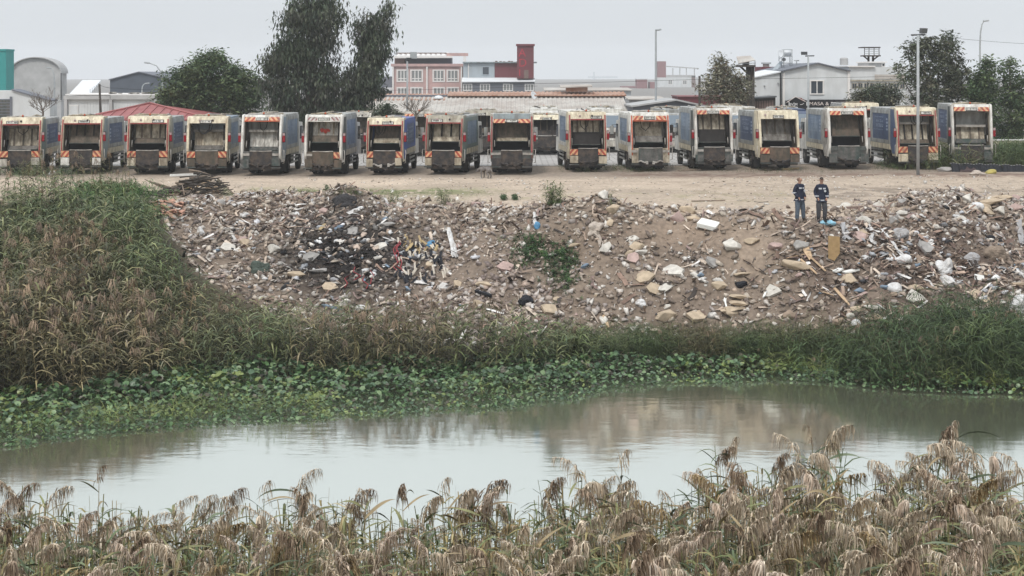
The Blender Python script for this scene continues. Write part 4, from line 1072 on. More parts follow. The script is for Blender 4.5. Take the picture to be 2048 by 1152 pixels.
# red hipped pavilion
Y = 112
b = building('red_roof_pavilion', 'single storey pavilion with a maroon hipped sheet roof behind the third truck', 'pavilion')
brect('wall', M['steel_blue'], b, 190, 412, 234, ground_py(Y), Y + 1, 7)
ze, zr = PZ(238, Y), PZ(207, Y + 4.5)
xa, xb, xr, ya, yb, yr = PX(160, Y), PX(425, Y), PX(300, Y + 4.5), Y - 0.6, Y + 9.6, Y + 4.5
for tri in (((xa, ya), (xb, ya)), ((xb, ya), (xb, yb)), ((xb, yb), (xa, yb)), ((xa, yb), (xa, ya))):
    bm = nb(); quad_slab(bm, [(tri[0][0], tri[0][1], ze), (tri[1][0], tri[1][1], ze), (xr, yr, zr)], 0.1); rf = obj('roof', bm, M['roof_red'], b)
    n = 14
    if tri[0][1] == ya and tri[1][1] == ya:
        for k in range(1, n):
            f = k / n; xe = xa + (xb - xa) * f
            # seams run straight up the slope until the hip
            s = min((xe - xa) / (xr - xa), (xb - xe) / (xb - xr))
            pipe('seam', M['seam_red'], rf, [(xe, ya, ze + 0.03), (xe, ya + (yr - ya) * s, ze + (zr - ze) * s + 0.03)], 0.045, 4)
for e in ((xa, ya), (xb, ya)): pipe('hip_ridge', M['seam_red'], b, [(e[0], e[1], ze + 0.04), (xr, yr, zr + 0.05)], 0.08, 5)

# far hazy blocks
Y = 700
b = building('far_white_block', 'far hazy white apartment block with an open roof storey')
g = ground_py(Y)
brect('wall', M['shed_white'], b, 1316, 1383, 155, g, Y, 14)
brect('side_wall', M['brick_brown'], b, 1383.2, 1391, 152, g, Y, 14)
brect('stair_tower', M['maroon_pale'], b, 1316, 1332, 122.5, 154.9, Y, 6)
brect('parapet', M['concrete'], b, 1332.2, 1391, 150, 154.8, Y, 14)
for px in (1345, 1359, 1372, 1388): brect('column', M['concrete'], b, px, px + 1.6, 136, 149.9, Y, 0.4)
bm = nb(); quad_slab(bm, [(PX(1331, Y), Y - 0.6, PZ(131.5, Y)), (PX(1397, Y), Y - 0.6, PZ(136, Y)), (PX(1397, Y), Y + 14, PZ(135, Y)), (PX(1331, Y), Y + 14, PZ(130.5, Y))], 0.5); obj('roof', bm, M['concrete'], b)
for px in (1336, 1365): 
    for py in (160, 178): window(b, px, px + 9, py, py + 9, Y, 2, fr=0.2, pane='pane_grey')
window(b, 1349, 1361, 184, 195, Y, 2, fr=0.2, pane='pane_grey')
b = building('far_maroon_block', 'far hazy maroon and white building left of the tall lamp post')
Y = 640
brect('wall', M['shed_white'], b, 1262, 1300, 185, ground_py(Y), Y, 12)
brect('upper_block', M['maroon_pale'], b, 1274.5, 1295, 159, 184.9, Y, 9, 1)
brect('upper_edge', M['roof_white'], b, 1273.5, 1296, 156.8, 158.9, Y, 9.4, 0.8)
brect('side_block', M['maroon_pale'], b, 1300.2, 1314, 164, ground_py(Y), Y, 10)
b = building('far_pale_shed', 'far hazy pale building behind the right end of the long shed')
Y = 660
brect('wall', M['shed_white'], b, 1245, 1274, 176, ground_py(Y), Y, 10)
brect('roof', M['maroon_pale'], b, 1243, 1274.3, 172.5, 175.9, Y, 11, -0.5)
Y = 128
b = building('grey_gable_shed', 'low grey gabled shed at the foot of the tall lamp post')
gable('wall', M['slate2'], b, 1266, 1412, 214, 1352, 202, Y, 8, ground_py(Y))
gable_roof(b, M['concrete'], 1262, 1414, 214.5, 1352, 201.5, Y, 8, 0.4)
Y = 136
b = building('maroon_lean_to', 'maroon clad lean-to behind the grey gabled shed')
brect('wall', M['maroon'], b, 1356, 1470, 194, ground_py(Y), Y, 5)
brect('roof', M['maroon_pale'], b, 1354, 1472, 191.5, 193.9, Y, 5.3, -0.2)
Y = 124
b = building('dark_kiosk', 'dark brown sheet kiosk with a slanted top left of the white house')
bm = nb(); prism_y(bm, [(PX(1485, Y), PZ(ground_py(Y), Y)), (PX(1551, Y), PZ(ground_py(Y), Y)), (PX(1551, Y), PZ(194, Y)), (PX(1485, Y), PZ(199, Y))], Y, Y + 3); obj('wall', bm, M['dark_wood'], b)
bm = nb(); prism_y(bm, [(PX(1483, Y), PZ(199.6, Y)), (PX(1552, Y), PZ(194.4, Y)), (PX(1552, Y), PZ(191.5, Y)), (PX(1483, Y), PZ(197, Y))], Y - 0.35, Y + 3.2); obj('roof', bm, M['pole_dark'], b)
for k in range(8): brect('board', M['brick_brown'], b, 1508 + 5 * k, 1511.5 + 5 * k, 203 - 0.4 * k, ground_py(Y), Y, 0.05, -0.052)

for Y, px0, px1, py, m_, lab in ((150, 1405, 1500, 178, 'shed_white', 'low white shed roof behind the pale tree'), (160, 1258, 1330, 196, 'concrete', 'low grey shed behind the tall straight street lamp'), (170, 1090, 1262, 178, 'shed_white', 'low pale shed behind the long ribbed roof')):
    b = building('low_shed', lab)
    brect('wall', M[m_], b, px0, px1, py + 4, ground_py(Y), Y, 6)
    bm = nb(); quad_slab(bm, [(PX(px0 - 2, Y), Y - 0.4, PZ(py + 4, Y) + 0.12), (PX(px1 + 2, Y), Y - 0.4, PZ(py + 4, Y) + 0.12), (PX(px1 + 2, Y), Y + 6, PZ(py, Y) + 0.12), (PX(px0 - 2, Y), Y + 6, PZ(py, Y) + 0.12)], 0.1); obj('roof', bm, M['corr_pale'], b)

# white gabled house with the shop
Y = 132
b = building('white_gabled_house', 'white gabled house with a two pane window over the table and chair shop')
g = ground_py(Y)
gable('wall', M['shed_white'], b, 1567, 1697, 143, 1635, 127.5, Y, 14, g)
gable_roof(b, M['slate2'], 1564, 1700, 143, 1635, 127.5, Y, 14, 0.3, 0.10)
brect('corner_trim', M['trim_white'], b, 1563.5, 1569, 146, g, Y, 0.3, -0.14)
brect('corner_trim', M['trim_white'], b, 1695, 1700, 141, 198, Y, 0.3, -0.1)
window(b, 1619.5, 1648, 160, 189, Y, 2, fr=0.10, proud=0.1)
pipe('drain_pipe', M['pole_dark'], b, [(PX(1566, Y), Y - 0.3, PZ(145, Y)), (PX(1562, Y), Y - 0.3, PZ(148, Y)), (PX(1562, Y), Y - 0.3, PZ(g, Y))], 0.07, 6)
bm = nb(); prism_y(bm, [(PX(1510, Y), PZ(g, Y)), (PX(1562, Y), PZ(g, Y)), (PX(1562, Y), PZ(144, Y)), (PX(1510, Y), PZ(155, Y))], Y + 0.6, Y + 10); obj('left_wing', bm, M['shed_white'], b)
bm = nb(); quad_slab(bm, [(PX(1508, Y), Y + 0.4, PZ(153.8, Y)), (PX(1564, Y), Y + 0.4, PZ(142.5, Y)), (PX(1564, Y), Y + 9, PZ(139, Y)), (PX(1508, Y), Y + 9, PZ(150, Y))], 0.1); obj('wing_roof', bm, M['roof_white'], b)
for px, py in ((1529, 171), (1556, 166)):
    pipe('vent_stub', M['galv'], b, [at(px, py, Y + 0.59), at(px, py, Y + 0.4)], 0.07, 6)
brect('right_wing', M['shed_white'], b, 1700.2, 1815, 134, g, Y, 10, 0.5)
brect('wing_eave', M['trim_white'], b, 1697, 1752, 131.5, 133.9, Y, 10.4, 0.2)
brect('cladding_band', M['corr_pale'], b, 1752, 1815, 149, 158, Y, 0.05, 0.445)
for k in range(9): window(b, 1703.5 + 12 * k, 1714 + 12 * k, 166, 177, Y + 0.5, 2, 'greycream', 'pane_dark', 0.05, 0.04)
brect('sill_band', M['greycream'], b, 1701, 1814, 159.5, 162.5, Y, 0.14, 0.35)
brect('penthouse', M['concrete'], b, 1752, 1787, 125, 133.8, Y, 4, 3)
brect('penthouse_roof', M['trim_white'], b, 1750, 1790, 122.5, 124.9, Y, 4.6, 2.7)
window(b, 1763, 1770, 126, 133.5, Y + 2.95, 1, 'trim_white', 'pane_dark', 0.06)
# shop boards
s1 = thing('shop_sign', 'black shop sign with a house outline over the white word', 'sign')
brect('board', M['black_sign'], s1, 1569, 1616, 201, g, Y, 0.25, -0.6)
text('lettering', 'EVİM', M['letter_white'], s1, (PX(1579, Y - 0.6), Y - 0.615, PZ(211.3, Y - 0.6)), 0.30, 0.008, sx=1.0)
bm = nb(); tube(bm, [at(1600, 209.5, Y - 0.62), at(1605, 208.5, Y - 0.62), at(1608, 206.5, Y - 0.62)], 0.02, 4); obj('swash', bm, M['letter_white'], s1)
bm = nb(); tube(bm, [at(1573, 205, Y - 0.63), at(1591, 193.5, Y - 0.63), at(1611, 203, Y - 0.63)], 0.035, 5); obj('roof_outline', bm, M['letter_pale'], s1)
bm = nb(); prism_y(bm, [(PX(1592, Y), PZ(195, Y)), (PX(1600, Y), PZ(195.5, Y)), (PX(1608, Y), PZ(202, Y)), (PX(1602, Y), PZ(201.5, Y))], Y - 0.62, Y - 0.605); obj('red_roof_mark', bm, M['sign_red'], s1)
bm = nb(); prism_y(bm, [(PX(1572, Y), PZ(201, Y)), (PX(1612, Y), PZ(201, Y)), (PX(1591, Y), PZ(193.8, Y))], Y - 0.595, Y - 0.36); obj('board_peak', bm, M['black_sign'], s1)
for px in (1575.5, 1611): brect('bracket_mark', M['letter_white'], s1, px - 0.6, px + 0.6, 203, 211, Y, 0.01, -0.615)
s2 = thing('shop_fascia_sign', 'long black fascia sign with pale serif capitals under the white gable', 'sign')
brect('board', M['black_sign'], s2, 1616.5, 1699, 199, 213, Y, 0.22, -0.45)
o_ = text('lettering', 'MASA & SANDALYE', M['letter_pale'], s2, (PX(1616, Y), Y - 0.46, PZ(210.3, Y)), 0.42, 0.008, sx=1.02)
bw = o_.dimensions.x
o_.scale.x = (PX(1712, Y) - PX(1616, Y)) / max(bw, 0.1) * o_.scale.x
brect('shop_front', M['black_sign'], b, 1569, 1699, 213.4, g, Y, 0.12, -0.13)

# things on roofs
def tank(label, px, py0, py1, Y, r, cat='water tank'):
    z0, z1 = PZ(py1, Y), PZ(py0, Y); h = z1 - z0
    t = thing('water_tank', label, cat, (PX(px, Y), Y, z0))
    bm = nb(); pr = [(r * 0.96, 0)]
    for k in range(5):
        a = h * 0.85 * k / 5; pr += [(r, a + 0.02), (r, a + h * 0.13), (r * 0.96, a + h * 0.15)]
    pr += [(r * 0.9, h * 0.92), (r * 0.3, h)]
    lathe(bm, pr, 18); obj('drum', bm, M['concrete'], t, smooth=False)
    bm = nb(); lathe(bm, [(r * 0.25, h), (r * 0.25, h * 1.1), (0.02, h * 1.12)], 10, (r * 0.5, 0, -0.1)); obj('lid', bm, M['pole_dark'], t)
tank('ribbed grey drum on the right slope of the white gabled roof', 1688, 115, 130, 136, 0.38)
Y = 138
t = thing('solar_water_heater', 'white solar tank on a pipe frame above the white house', 'solar water heater', at(1573, 137, Y))
L = lambda px, py, dy=0: at(px, py, Y) - at(1573, 137, Y) + Vector((0, dy, 0))
for px in (1567.5, 1584):
    for dy in (0, 1.0): pipe('frame_leg', M['galv'], t, [L(px, 139, dy), L(px, 99, dy)], 0.045, 5)
for py in (99.5, 112.5, 126):
    for dy in (0, 1.0): pipe('frame_rail', M['galv'], t, [L(1566, py, dy), L(1585, py, dy)], 0.04, 5)
bm = nb(); c0 = L(1567, 106, 0.5); c1 = L(1584, 106, 0.5); tube(bm, [c0, c1], 0.27, 14); obj('tank', bm, M['roof_white'], t, smooth=True)
bm = nb(); quad_slab(bm, [L(1537, 146, -0.6), L(1546, 148, -0.6), L(1568, 124, 0.6), L(1562, 122, 0.6)], 0.08); obj('collector_panel', bm, M['pale_blue'], t)
bm = nb(); tube(bm, [L(1568, 119, -0.1), L(1568, 119, 0.15)], 0.16, 12); obj('round_gauge', bm, M['pole_dark'], t)
dish('pale satellite dish left of the white solar tank', 1560, 108, Y, 0.42, 0.6)
b = thing('maroon_roof_block', 'maroon roof block with a chimney cowl behind the left wing of the white house', 'roof block')
brect('wall', M['maroon'], b, 1523, 1570, 133.5, 152, 146, 4)
brect('chimney', M['corr_pale'], b, 1529, 1540, 128, 133.4, 146, 0.6, 0.4)
brect('chimney_cap', M['galv'], b, 1526, 1543, 124.8, 127.9, 146, 0.9, 0.2)
pipe('roof_pipe', M['galv'], thing('roof_vent', 'thin T shaped vent pipe on the white gabled roof', 'vent', (0, 0, 0)), [at(1593, 136, 138), at(1593, 121, 138), at(1598, 121, 138), at(1588, 121, 138)], 0.05, 5)

# raised bird hut and platform on posts
Y = 122
t = thing('raised_hut', 'small sheet roofed hut on tall dark wooden posts beside the pale tree', 'raised hut', (PX(1492, Y), Y, GZ0))
for px, dy in ((1499, 0), (1506.5, 0), (1499, 1.2), (1506.5, 1.2)):
    pipe('post', M['dark_wood'], t, [(PX(px, Y) - PX(1492, Y), dy, 0), (PX(px, Y) - PX(1492, Y), dy, PZ(131, Y) - GZ0)], 0.11, 6)
def rel(o0, px, py, Y, dy=0): return at(px, py, Y) + Vector((0, dy, 0)) - o0
o0 = Vector((PX(1492, Y), Y, GZ0))
pipe('brace', M['dark_wood'], t, [rel(o0, 1480, 132, Y), rel(o0, 1499, 150, Y)], 0.09, 5)
bm = nb(); v0, v1 = rel(o0, 1477, 134, Y), rel(o0, 1509, 130, Y); bx(bm, v0.x, v1.x, -0.6, 1.5, v0.z, v1.z); obj('deck', bm, M['dark_wood'], t)
bm = nb(); quad_slab(bm, [rel(o0, 1474, 126, Y, -0.7), rel(o0, 1508, 120, Y, -0.7), rel(o0, 1504, 111, Y, 0.8), rel(o0, 1476, 112.5, Y, 0.8)], 0.06); obj('roof', bm, M['corr_pale'], t)
for px in (1476, 1484, 1496, 1508): pipe('hut_post', M['galv'], t, [rel(o0, px, 130, Y, -0.5), rel(o0, px, 121, Y, -0.5)], 0.035, 5)
bm = nb(); v0, v1 = rel(o0, 1487, 130, Y), rel(o0, 1498, 123.5, Y); bx(bm, v0.x, v1.x, 0.0, 0.6, v0.z, v1.z); obj('bin', bm, M['pole_dark'], t)
pipe('railing', M['galv'], t, [rel(o0, 1474, 128, Y, -0.6), rel(o0, 1509, 126, Y, -0.6)], 0.03, 5)
Y = 140
o0 = at(1741, 131, Y)
t = thing('raised_platform', 'railed steel platform on two braced posts above the right wing', 'raised platform', o0)
for px in (1737, 1746): pipe('post', M['dark_wood'], t, [rel(o0, px, 132, Y), rel(o0, px, 112, Y)], 0.10, 6)
for a, c in (((1727, 112), (1737, 120)), ((1757, 112), (1746, 120))): pipe('brace', M['dark_wood'], t, [rel(o0, *a, Y), rel(o0, *c, Y)], 0.07, 5)
bm = nb(); v0, v1 = rel(o0, 1725, 113, Y), rel(o0, 1758, 110.5, Y); bx(bm, v0.x, v1.x, -0.7, 0.9, v0.z, v1.z); obj('deck', bm, M['dark_wood'], t)
bm = nb(); v0, v1 = rel(o0, 1721, 96, Y), rel(o0, 1757, 94, Y); bx(bm, v0.x, v1.x, -0.8, 1.0, v0.z, v1.z); obj('roof', bm, M['dark_wood'], t)
for px in (1726, 1735, 1745, 1755): pipe('railing_post', M['pole_dark'], t, [rel(o0, px, 111, Y, -0.6), rel(o0, px, 96, Y, -0.6)], 0.04, 5)
for py in (99, 103, 107): pipe('rail', M['galv'], t, [rel(o0, 1726, py, Y, -0.62), rel(o0, 1755, py, Y, -0.62)], 0.03, 4)

# poles, lamps, wires
def street_lamp(label, px, py_top, Y, arm_px, arm_rise, group=None):
    x = PX(px, Y); zt = PZ(py_top, Y)
    t = thing('street_lamp', label, 'street lamp', (x, Y, GZ0), 0, group)
    h = zt - GZ0; ax = arm_px * Y / F; ar = arm_rise * Y / F
    pts = [(0, 0, 0), (0, 0, h * 0.5), (0, 0, h - ar * 1.6), (ax * 0.12, 0, h - ar * 0.8), (ax * 0.45, 0, h - ar * 0.25), (ax, 0, h)]
    pipe('pole', M['galv'], t, pts, 0.11, 7, 0.05)
    bm = nb(); s = 1 if ax >= 0 else -1
    L_ = max(0.55, abs(ax) * 0.25)
    v = bx(bm, -L_ / 2, L_ / 2, -0.16, 0.16, -0.07, 0.07)
    bmesh.ops.bevel(bm, geom=bm.edges, offset=0.03, segments=1, affect='EDGES')
    hd = obj('lamp_head', bm, M['galv'], t, (ax + s * L_ * 0.35, 0, h + 0.02), (0, -0.12 * s, 0))
    box('lamp_lens', M['lens_white'], hd, -L_ * 0.3, L_ * 0.3, -0.1, 0.1, -0.085, -0.071)
    return t
street_lamp('curved street lamp rising in front of the dark grey hall', 325, 126, 150, -27, 22)
street_lamp('small curved street lamp standing before the dark grey hall', 284, 167, 190, 7, 8)
street_lamp('curved street lamp in front of the arched concrete hall', 109, 136, 180, -8, 18)
street_lamp('tall swan neck street lamp above the trees at the right edge', 1960, 42, 145, 8, 30)
t = street_lamp('tall straight street lamp behind the orange-red truck', 1311.5, 60, 132, 0.5, 4)
def floodlight(label, px, py_top, py_base, Y, heads, arm=(-10, 10), m='galv', r=0.09):
    x = PX(px, Y); zb = PZ(py_base, Y) if py_base else tz(x, Y); zt = PZ(py_top, Y)
    t = thing('floodlight_pole', label, 'floodlight pole', (x, Y, zb))
    pipe('pole', M[m], t, [(0, 0, -0.1), (0, 0, zt - zb)], r, 8, r * 0.75)
    a0, a1 = arm[0] * Y / F, arm[1] * Y / F
    pipe('cross_arm', M['pole_dark'], t, [(a0, 0, zt - zb), (a1, 0, zt - zb + 0.02)], 0.05, 6)
    for dx, w_, h_, ay in heads:
        bm = nb(); w2 = w_ * Y / F / 2; h2 = h_ * Y / F
        prism_x(bm, [(-0.12, 0.06), (0.16, 0.06), (0.10, h2), (-0.22, h2 * 0.92)], -w2, w2)
        hd = obj('flood_lamp', bm, M['pole_dark'], t, (dx * Y / F, 0, zt - zb + 0.03), (0, 0, ay))
        box('lamp_glass', M['pane_grey'], hd, -w2 * 0.85, w2 * 0.85, -0.13, -0.10, 0.12, h2 * 0.75)
    return t
floodlight('tall grey floodlight pole standing in front of the cream and red truck', 1836, 70, None, 86.5, [(10.5, 12, 13, 0.2)], (-14, 14), 'galv', 0.10)
floodlight('floodlight pole in front of the white gabled house', 1616.5, 112, 300, 120, [(-8, 12, 8, -0.3)], (-6, 12))
t = floodlight('floodlight pole with square box in front of the pink block', 814.5, 122, 290, 126, [(3, 10, 6, 0.2)], (-4, 6))
Y = 126
box('box', M['galv'], t, PX(820, Y) - PX(814.5, Y), PX(833, Y) - PX(814.5, Y), 0.1, 0.6, PZ(117, Y) - PZ(290, Y), PZ(104, Y) - PZ(290, Y))
t = thing('utility_post', 'wooden utility post in front of the far white block', 'post', (PX(1400, 126), 126, GZ0)); pipe('shaft', M['dark_wood'], t, [(0, 0, 0), (-0.05, 0, PZ(152, 126) - GZ0)], 0.13, 7, 0.1)
t = thing('utility_post', 'leaning wooden utility post in front of the white panel building', 'post', (PX(204, 128), 128, GZ0)); pipe('shaft', M['dark_wood'], t, [(0, 0, 0), (PX(199, 128) - PX(204, 128), 0, PZ(168, 128) - GZ0)], 0.12, 7, 0.09)
def wire(label, pts, Y, sag=1.5, r=0.018):
    P_ = []
    for (a, b_) in zip(pts, pts[1:]):
        for k in range(8):
            f = k / 8; P_.append(at(a[0] + (b_[0] - a[0]) * f, a[1] + (b_[1] - a[1]) * f + sag * 4 * f * (1 - f), Y))
    P_.append(at(*pts[-1], Y))
    bm = nb(); tube(bm, P_, r, 4); tag(obj('overhead_wire', bm, M['hose']), label, 'wire')
wire('overhead wire running from the wooden post across the white gabled house', [(1020, 168), (1400, 158.5), (1820, 152)], 123, 1.0)
wire('overhead wire high at the right above the trees', [(1905, 76), (2100, 90)], 150, 1.5)
wire('overhead wire from the leaning post past the dark hall', [(199, 170), (230, 176), (345, 179)], 128, 2)
wire('overhead wire passing in front of the pink block', [(735, 181), (1075, 172)], 140, 1.5)
# far tower crane, almost lost in the haze
Y = 1500
t = thing('tower_crane', 'far tower crane almost lost in the haze', 'crane', (PX(1188, Y), Y, GZ0))
h = PZ(156, Y) - GZ0
bm = nb()
for a in (-0.8, 0.8):
    for b_ in (-0.8, 0.8): bx(bm, a - 0.18, a + 0.18, b_ - 0.18, b_ + 0.18, -40, h)
for k in range(14): bx(bm, -0.62, 0.62, -0.9, -0.7, h - 2.4 * k - 1.4, h - 2.4 * k - 1.1)
obj('mast', bm, M['pale_blue'], t)
bm = nb(); bx(bm, -6, 24, -0.5, 0.5, h + 0.01, h + 0.5); bx(bm, -6, 24, -0.2, 0.2, h + 1.3, h + 1.6)
for k in range(15): bx(bm, -5.5 + 2 * k, -5.25 + 2 * k, -0.15, 0.15, h + 0.51, h + 1.29)
obj('jib', bm, M['pale_blue'], t)
bm = nb(); bx(bm, -0.4, 0.4, -0.4, 0.4, h + 1.61, h + 6); obj('tower_top', bm, M['pale_blue'], t)

# right edge: low wall, white box container
Y = 104
t = thing('low_wall', 'low cream wall behind tall grass at the right edge', 'wall', (0, 0, 0))
brect('wall_body', M['cream_d'], t, 1982, 2120, 281, 312, Y, 0.25)
brect('coping', M['trim_white'], t, 1981, 2121, 279, 280.9, Y, 0.35, -0.05)
Y = 112
t = thing('white_site_box', 'pale grey box container behind the low wall at the right edge', 'container', (0, 0, 0))
brect('box_body', M['pale_blue'], t, 2001, 2043, 254, 281, Y, 2.2)
brect('box_roof', M['greyblue'], t, 2000, 2044, 251.5, 253.9, Y, 2.4, -0.1)
for px in (2003, 2023): brect('box_door', M['shed_white'], t, px, px + 18, 257, 280, Y, 0.03, -0.035)

# ------------------------------------------------------------------ trees
M['leaf'] = attr_mat('tree_leaves', 0.6, 0.25, 3.0, 0.25, 0.15)
M['bark'] = mat('grey_brown_bark', (0.14, 0.115, 0.095), 0.95, 0.25, 4)
def leaf_proto(l, w, droop):
    V = np.array([[0, 0, 0], [w / 2, l * 0.45, -droop * l * 0.2], [0, l, -droop * l], [-w / 2, l * 0.45, -droop * l * 0.2]])
    return V, np.array([[0, 1, 2], [0, 2, 3]])
def crown_mesh(name, blobs, Y, depth_f, n_clump, per, clump_r, leaf, cols, hang=0.0, hollow=0.55, droop=0.3, sparse=1.0):
    """Leaf sprays through the volume of several ellipsoids given in photo pixels (cx, cy, rx, ry)."""
    k = F / Y
    w_ = np.array([b[2] * b[3] for b in blobs], float); w_ /= w_.sum()
    which = rng.choice(len(blobs), n_clump, p=w_)
    d = rng.normal(size=(n_clump, 3)); d /= np.linalg.norm(d, axis=1, keepdims=True)
    r = rng.uniform(hollow ** 3, 1, n_clump) ** (1 / 3)
    B = np.array(blobs, float)[which]
    cx = (B[:, 0] - 1024) / k + d[:, 0] * r * B[:, 2] / k
    cz = CAMZ - (B[:, 1] - HOR) / k + d[:, 2] * r * B[:, 3] / k
    cy = Y + d[:, 1] * r * np.minimum(B[:, 2], B[:, 3]) * depth_f / k
    C_ = np.stack([cx, cy, cz], -1)
    ccol = pick(cols, n_clump, 0.32)
    ci = np.repeat(np.arange(n_clump), per)
    n = len(ci)
    off = rng.normal(size=(n, 3)) * clump_r * rng.uniform(0.5, 1.4, n_clump)[ci][:, None] * np.array([1, 1, 0.8])
    off[:, 2] -= hang * np.abs(rng.normal(size=n))
    pos = C_[ci] + off
    col = ccol[ci] * rng.uniform(0.85, 1.2, (n, 1))
    protos = [leaf_proto(leaf[0] * s, leaf[1] * s, droop) for s in (0.7, 1.0, 1.35)]
    R = rand_rot(n, 0.9)
    if hang:
        # leaves hang: point them mostly down
        a = rng.uniform(0, 2 * PI, n); t_ = rng.uniform(0.1, 1.6, n)
        z, o = np.zeros(n), np.ones(n)
        rx = np.stack([np.stack([o, z, z], -1), np.stack([z, np.cos(-t_), -np.sin(-t_)], -1), np.stack([z, np.sin(-t_), np.cos(-t_)], -1)], -2)
        R = rotz(a) @ rx @ rotz(rng.uniform(0, 6.28, n))
        R = rotz(a) @ rx
    V, T, Cc = replicate(protos, rng.integers(0, 3, n), R, pos, col)
    return np_mesh(name, V, T, Cc, M['leaf']), C_
def limb_tree(parent, base, tips, r0, name='trunk'):
    """Tapered trunk with limbs that reach into the crown."""
    bm = nb()
    base = Vector(base)
    for i, tp in enumerate(tips):
        tp = Vector(tp); mid = base.lerp(tp, 0.45); mid.x = base.x + (tp.x - base.x) * 0.25; mid.y = base.y + (tp.y - base.y) * 0.25
        tube(bm, [base, base.lerp(mid, 0.5) + Vector((0.05 * i, 0, 0)), mid, mid.lerp(tp, 0.5) + Vector((random.uniform(-.2, .2), 0, 0.15)), tp], r0 * (1 if i == 0 else 0.75), 6, r0 * 0.12)
    return obj(name, bm, M['bark'], parent)
def tree(name, label, Y, base_px, blobs, n_clump, per, clump_r, leaf, cols, tips, r0, hang=0.0, hollow=0.5, depth_f=1.0, cat='tree', group=None, droop=0.3):
    t = thing(name, label, cat, (0, 0, 0), 0, group)
    me, _ = crown_mesh('crown', blobs, Y, depth_f, n_clump, per, clump_r, leaf, cols, hang, hollow, droop)
    link('crown', me, t)
    limb_tree(t, (PX(base_px, Y), Y, GZ0 - 0.1), [at(a, b_, Y) for a, b_ in tips], r0)
    return t
G_D = [(0.055, 0.076, 0.046), (0.075, 0.095, 0.058), (0.042, 0.06, 0.04), (0.095, 0.108, 0.072), (0.062, 0.064, 0.05)]
G_M = [(0.065, 0.105, 0.045), (0.095, 0.135, 0.06), (0.045, 0.078, 0.036), (0.12, 0.155, 0.07)]
G_P = [(0.17, 0.165, 0.11), (0.21, 0.20, 0.14), (0.11, 0.115, 0.07), (0.26, 0.25, 0.18), (0.15, 0.11, 0.075)]
tree('round_tree', 'dense round dark green tree behind the fourth truck', 122, 425, [(420, 160, 62, 50), (375, 175, 52, 48), (470, 175, 50, 45), (490, 195, 36, 45), (345, 205, 28, 32), (420, 205, 95, 36), (420, 125, 34, 20)], 520, 44, 0.36, (0.32, 0.12), G_M, [(420, 130), (370, 160), (470, 155), (450, 190)], 0.28, hollow=0.55)
tree('eucalyptus_tree', 'tall dark drooping eucalyptus with a broad crown', 118, 622, [(640, 32, 44, 46), (612, 62, 58, 55), (572, 108, 42, 46), (626, 120, 52, 56), (556, 160, 32, 46), (605, 176, 56, 48), (655, 180, 46, 48), (578, 212, 44, 30), (645, 222, 50, 28), (690, 212, 32, 30), (636, -8, 26, 24), (598, 18, 22, 26), (538, 125, 14, 30)], 300, 74, 0.42, (0.40, 0.12), G_D, [(640, -10), (600, 30), (545, 120), (668, 15), (600, 80), (570, 130), (665, 130), (560, 190), (690, 190)], 0.42, hang=0.22, hollow=0.45, droop=0.2)
tree('eucalyptus_tree', 'slimmer dark eucalyptus leaning right with a finger-like top branch', 120, 712, [(735, 52, 30, 36), (748, 85, 28, 40), (738, 112, 28, 38), (722, 160, 40, 44), (745, 165, 24, 34), (708, 205, 36, 34), (767, 30, 10, 18), (777, 10, 8, 14), (776, 48, 9, 9), (760, 70, 18, 14)], 190, 60, 0.34, (0.38, 0.12), G_D, [(735, 30), (776, 8), (745, 90), (722, 150), (700, 190)], 0.3, hang=0.2, hollow=0.35, droop=0.2)
tree('pale_tree', 'sparse pale leaved tree in front of the dark kiosk', 118, 1452, [(1440, 140, 16, 24), (1455, 160, 34, 28), (1425, 170, 26, 24), (1480, 178, 24, 28), (1450, 195, 44, 24), (1462, 132, 10, 14), (1437, 122, 6, 10)], 240, 26, 0.28, (0.24, 0.10), G_P, [(1438, 118), (1462, 130), (1425, 160), (1482, 165), (1455, 180)], 0.13, hollow=0.2)
tree('leafy_tree', 'wind blown tree with an airy top right of the tall floodlight pole', 112, 1868, [(1880, 92, 40, 20), (1850, 90, 36, 16), (1820, 108, 32, 16), (1885, 130, 48, 36), (1920, 165, 34, 40), (1840, 150, 30, 28), (1880, 190, 62, 36), (1808, 140, 16, 24), (1895, 75, 16, 8), (1870, 225, 60, 24)], 300, 36, 0.28, (0.29, 0.11), [(0.08, 0.10, 0.06), (0.11, 0.12, 0.078), (0.055, 0.068, 0.045), (0.15, 0.145, 0.10)], [(1890, 80), (1845, 88), (1815, 112), (1920, 150), (1860, 130), (1800, 150)], 0.2, hollow=0.3)
tree('cypress_shrub', 'dark pointed evergreen at the right behind the last truck', 110, 1968, [(1972, 165, 22, 50), (1968, 220, 34, 50), (1955, 190, 20, 40), (1975, 130, 7, 14)], 230, 34, 0.25, (0.24, 0.10), G_M, [(1970, 120), (1960, 180)], 0.16, hollow=0.3)
tree('dark_tree', 'dark bushy tree cut by the right edge of the photo', 111, 2022, [(2015, 175, 26, 50), (2005, 140, 10, 18), (2045, 190, 30, 45), (2025, 225, 46, 50), (2022, 130, 7, 12), (2070, 220, 30, 50), (2010, 262, 40, 24)], 280, 36, 0.26, (0.24, 0.10), G_M, [(2018, 130), (2045, 170)], 0.18, hollow=0.3)
tree('grey_bush', 'grey green bush in front of the right wing of the white house', 118, 1748, [(1745, 195, 44, 22), (1722, 202, 26, 18), (1780, 190, 28, 22), (1760, 218, 60, 14)], 330, 28, 0.25, (0.22, 0.09), G_P[:3] + G_D, [(1745, 185), (1770, 180)], 0.1, hollow=0.25, cat='bush')
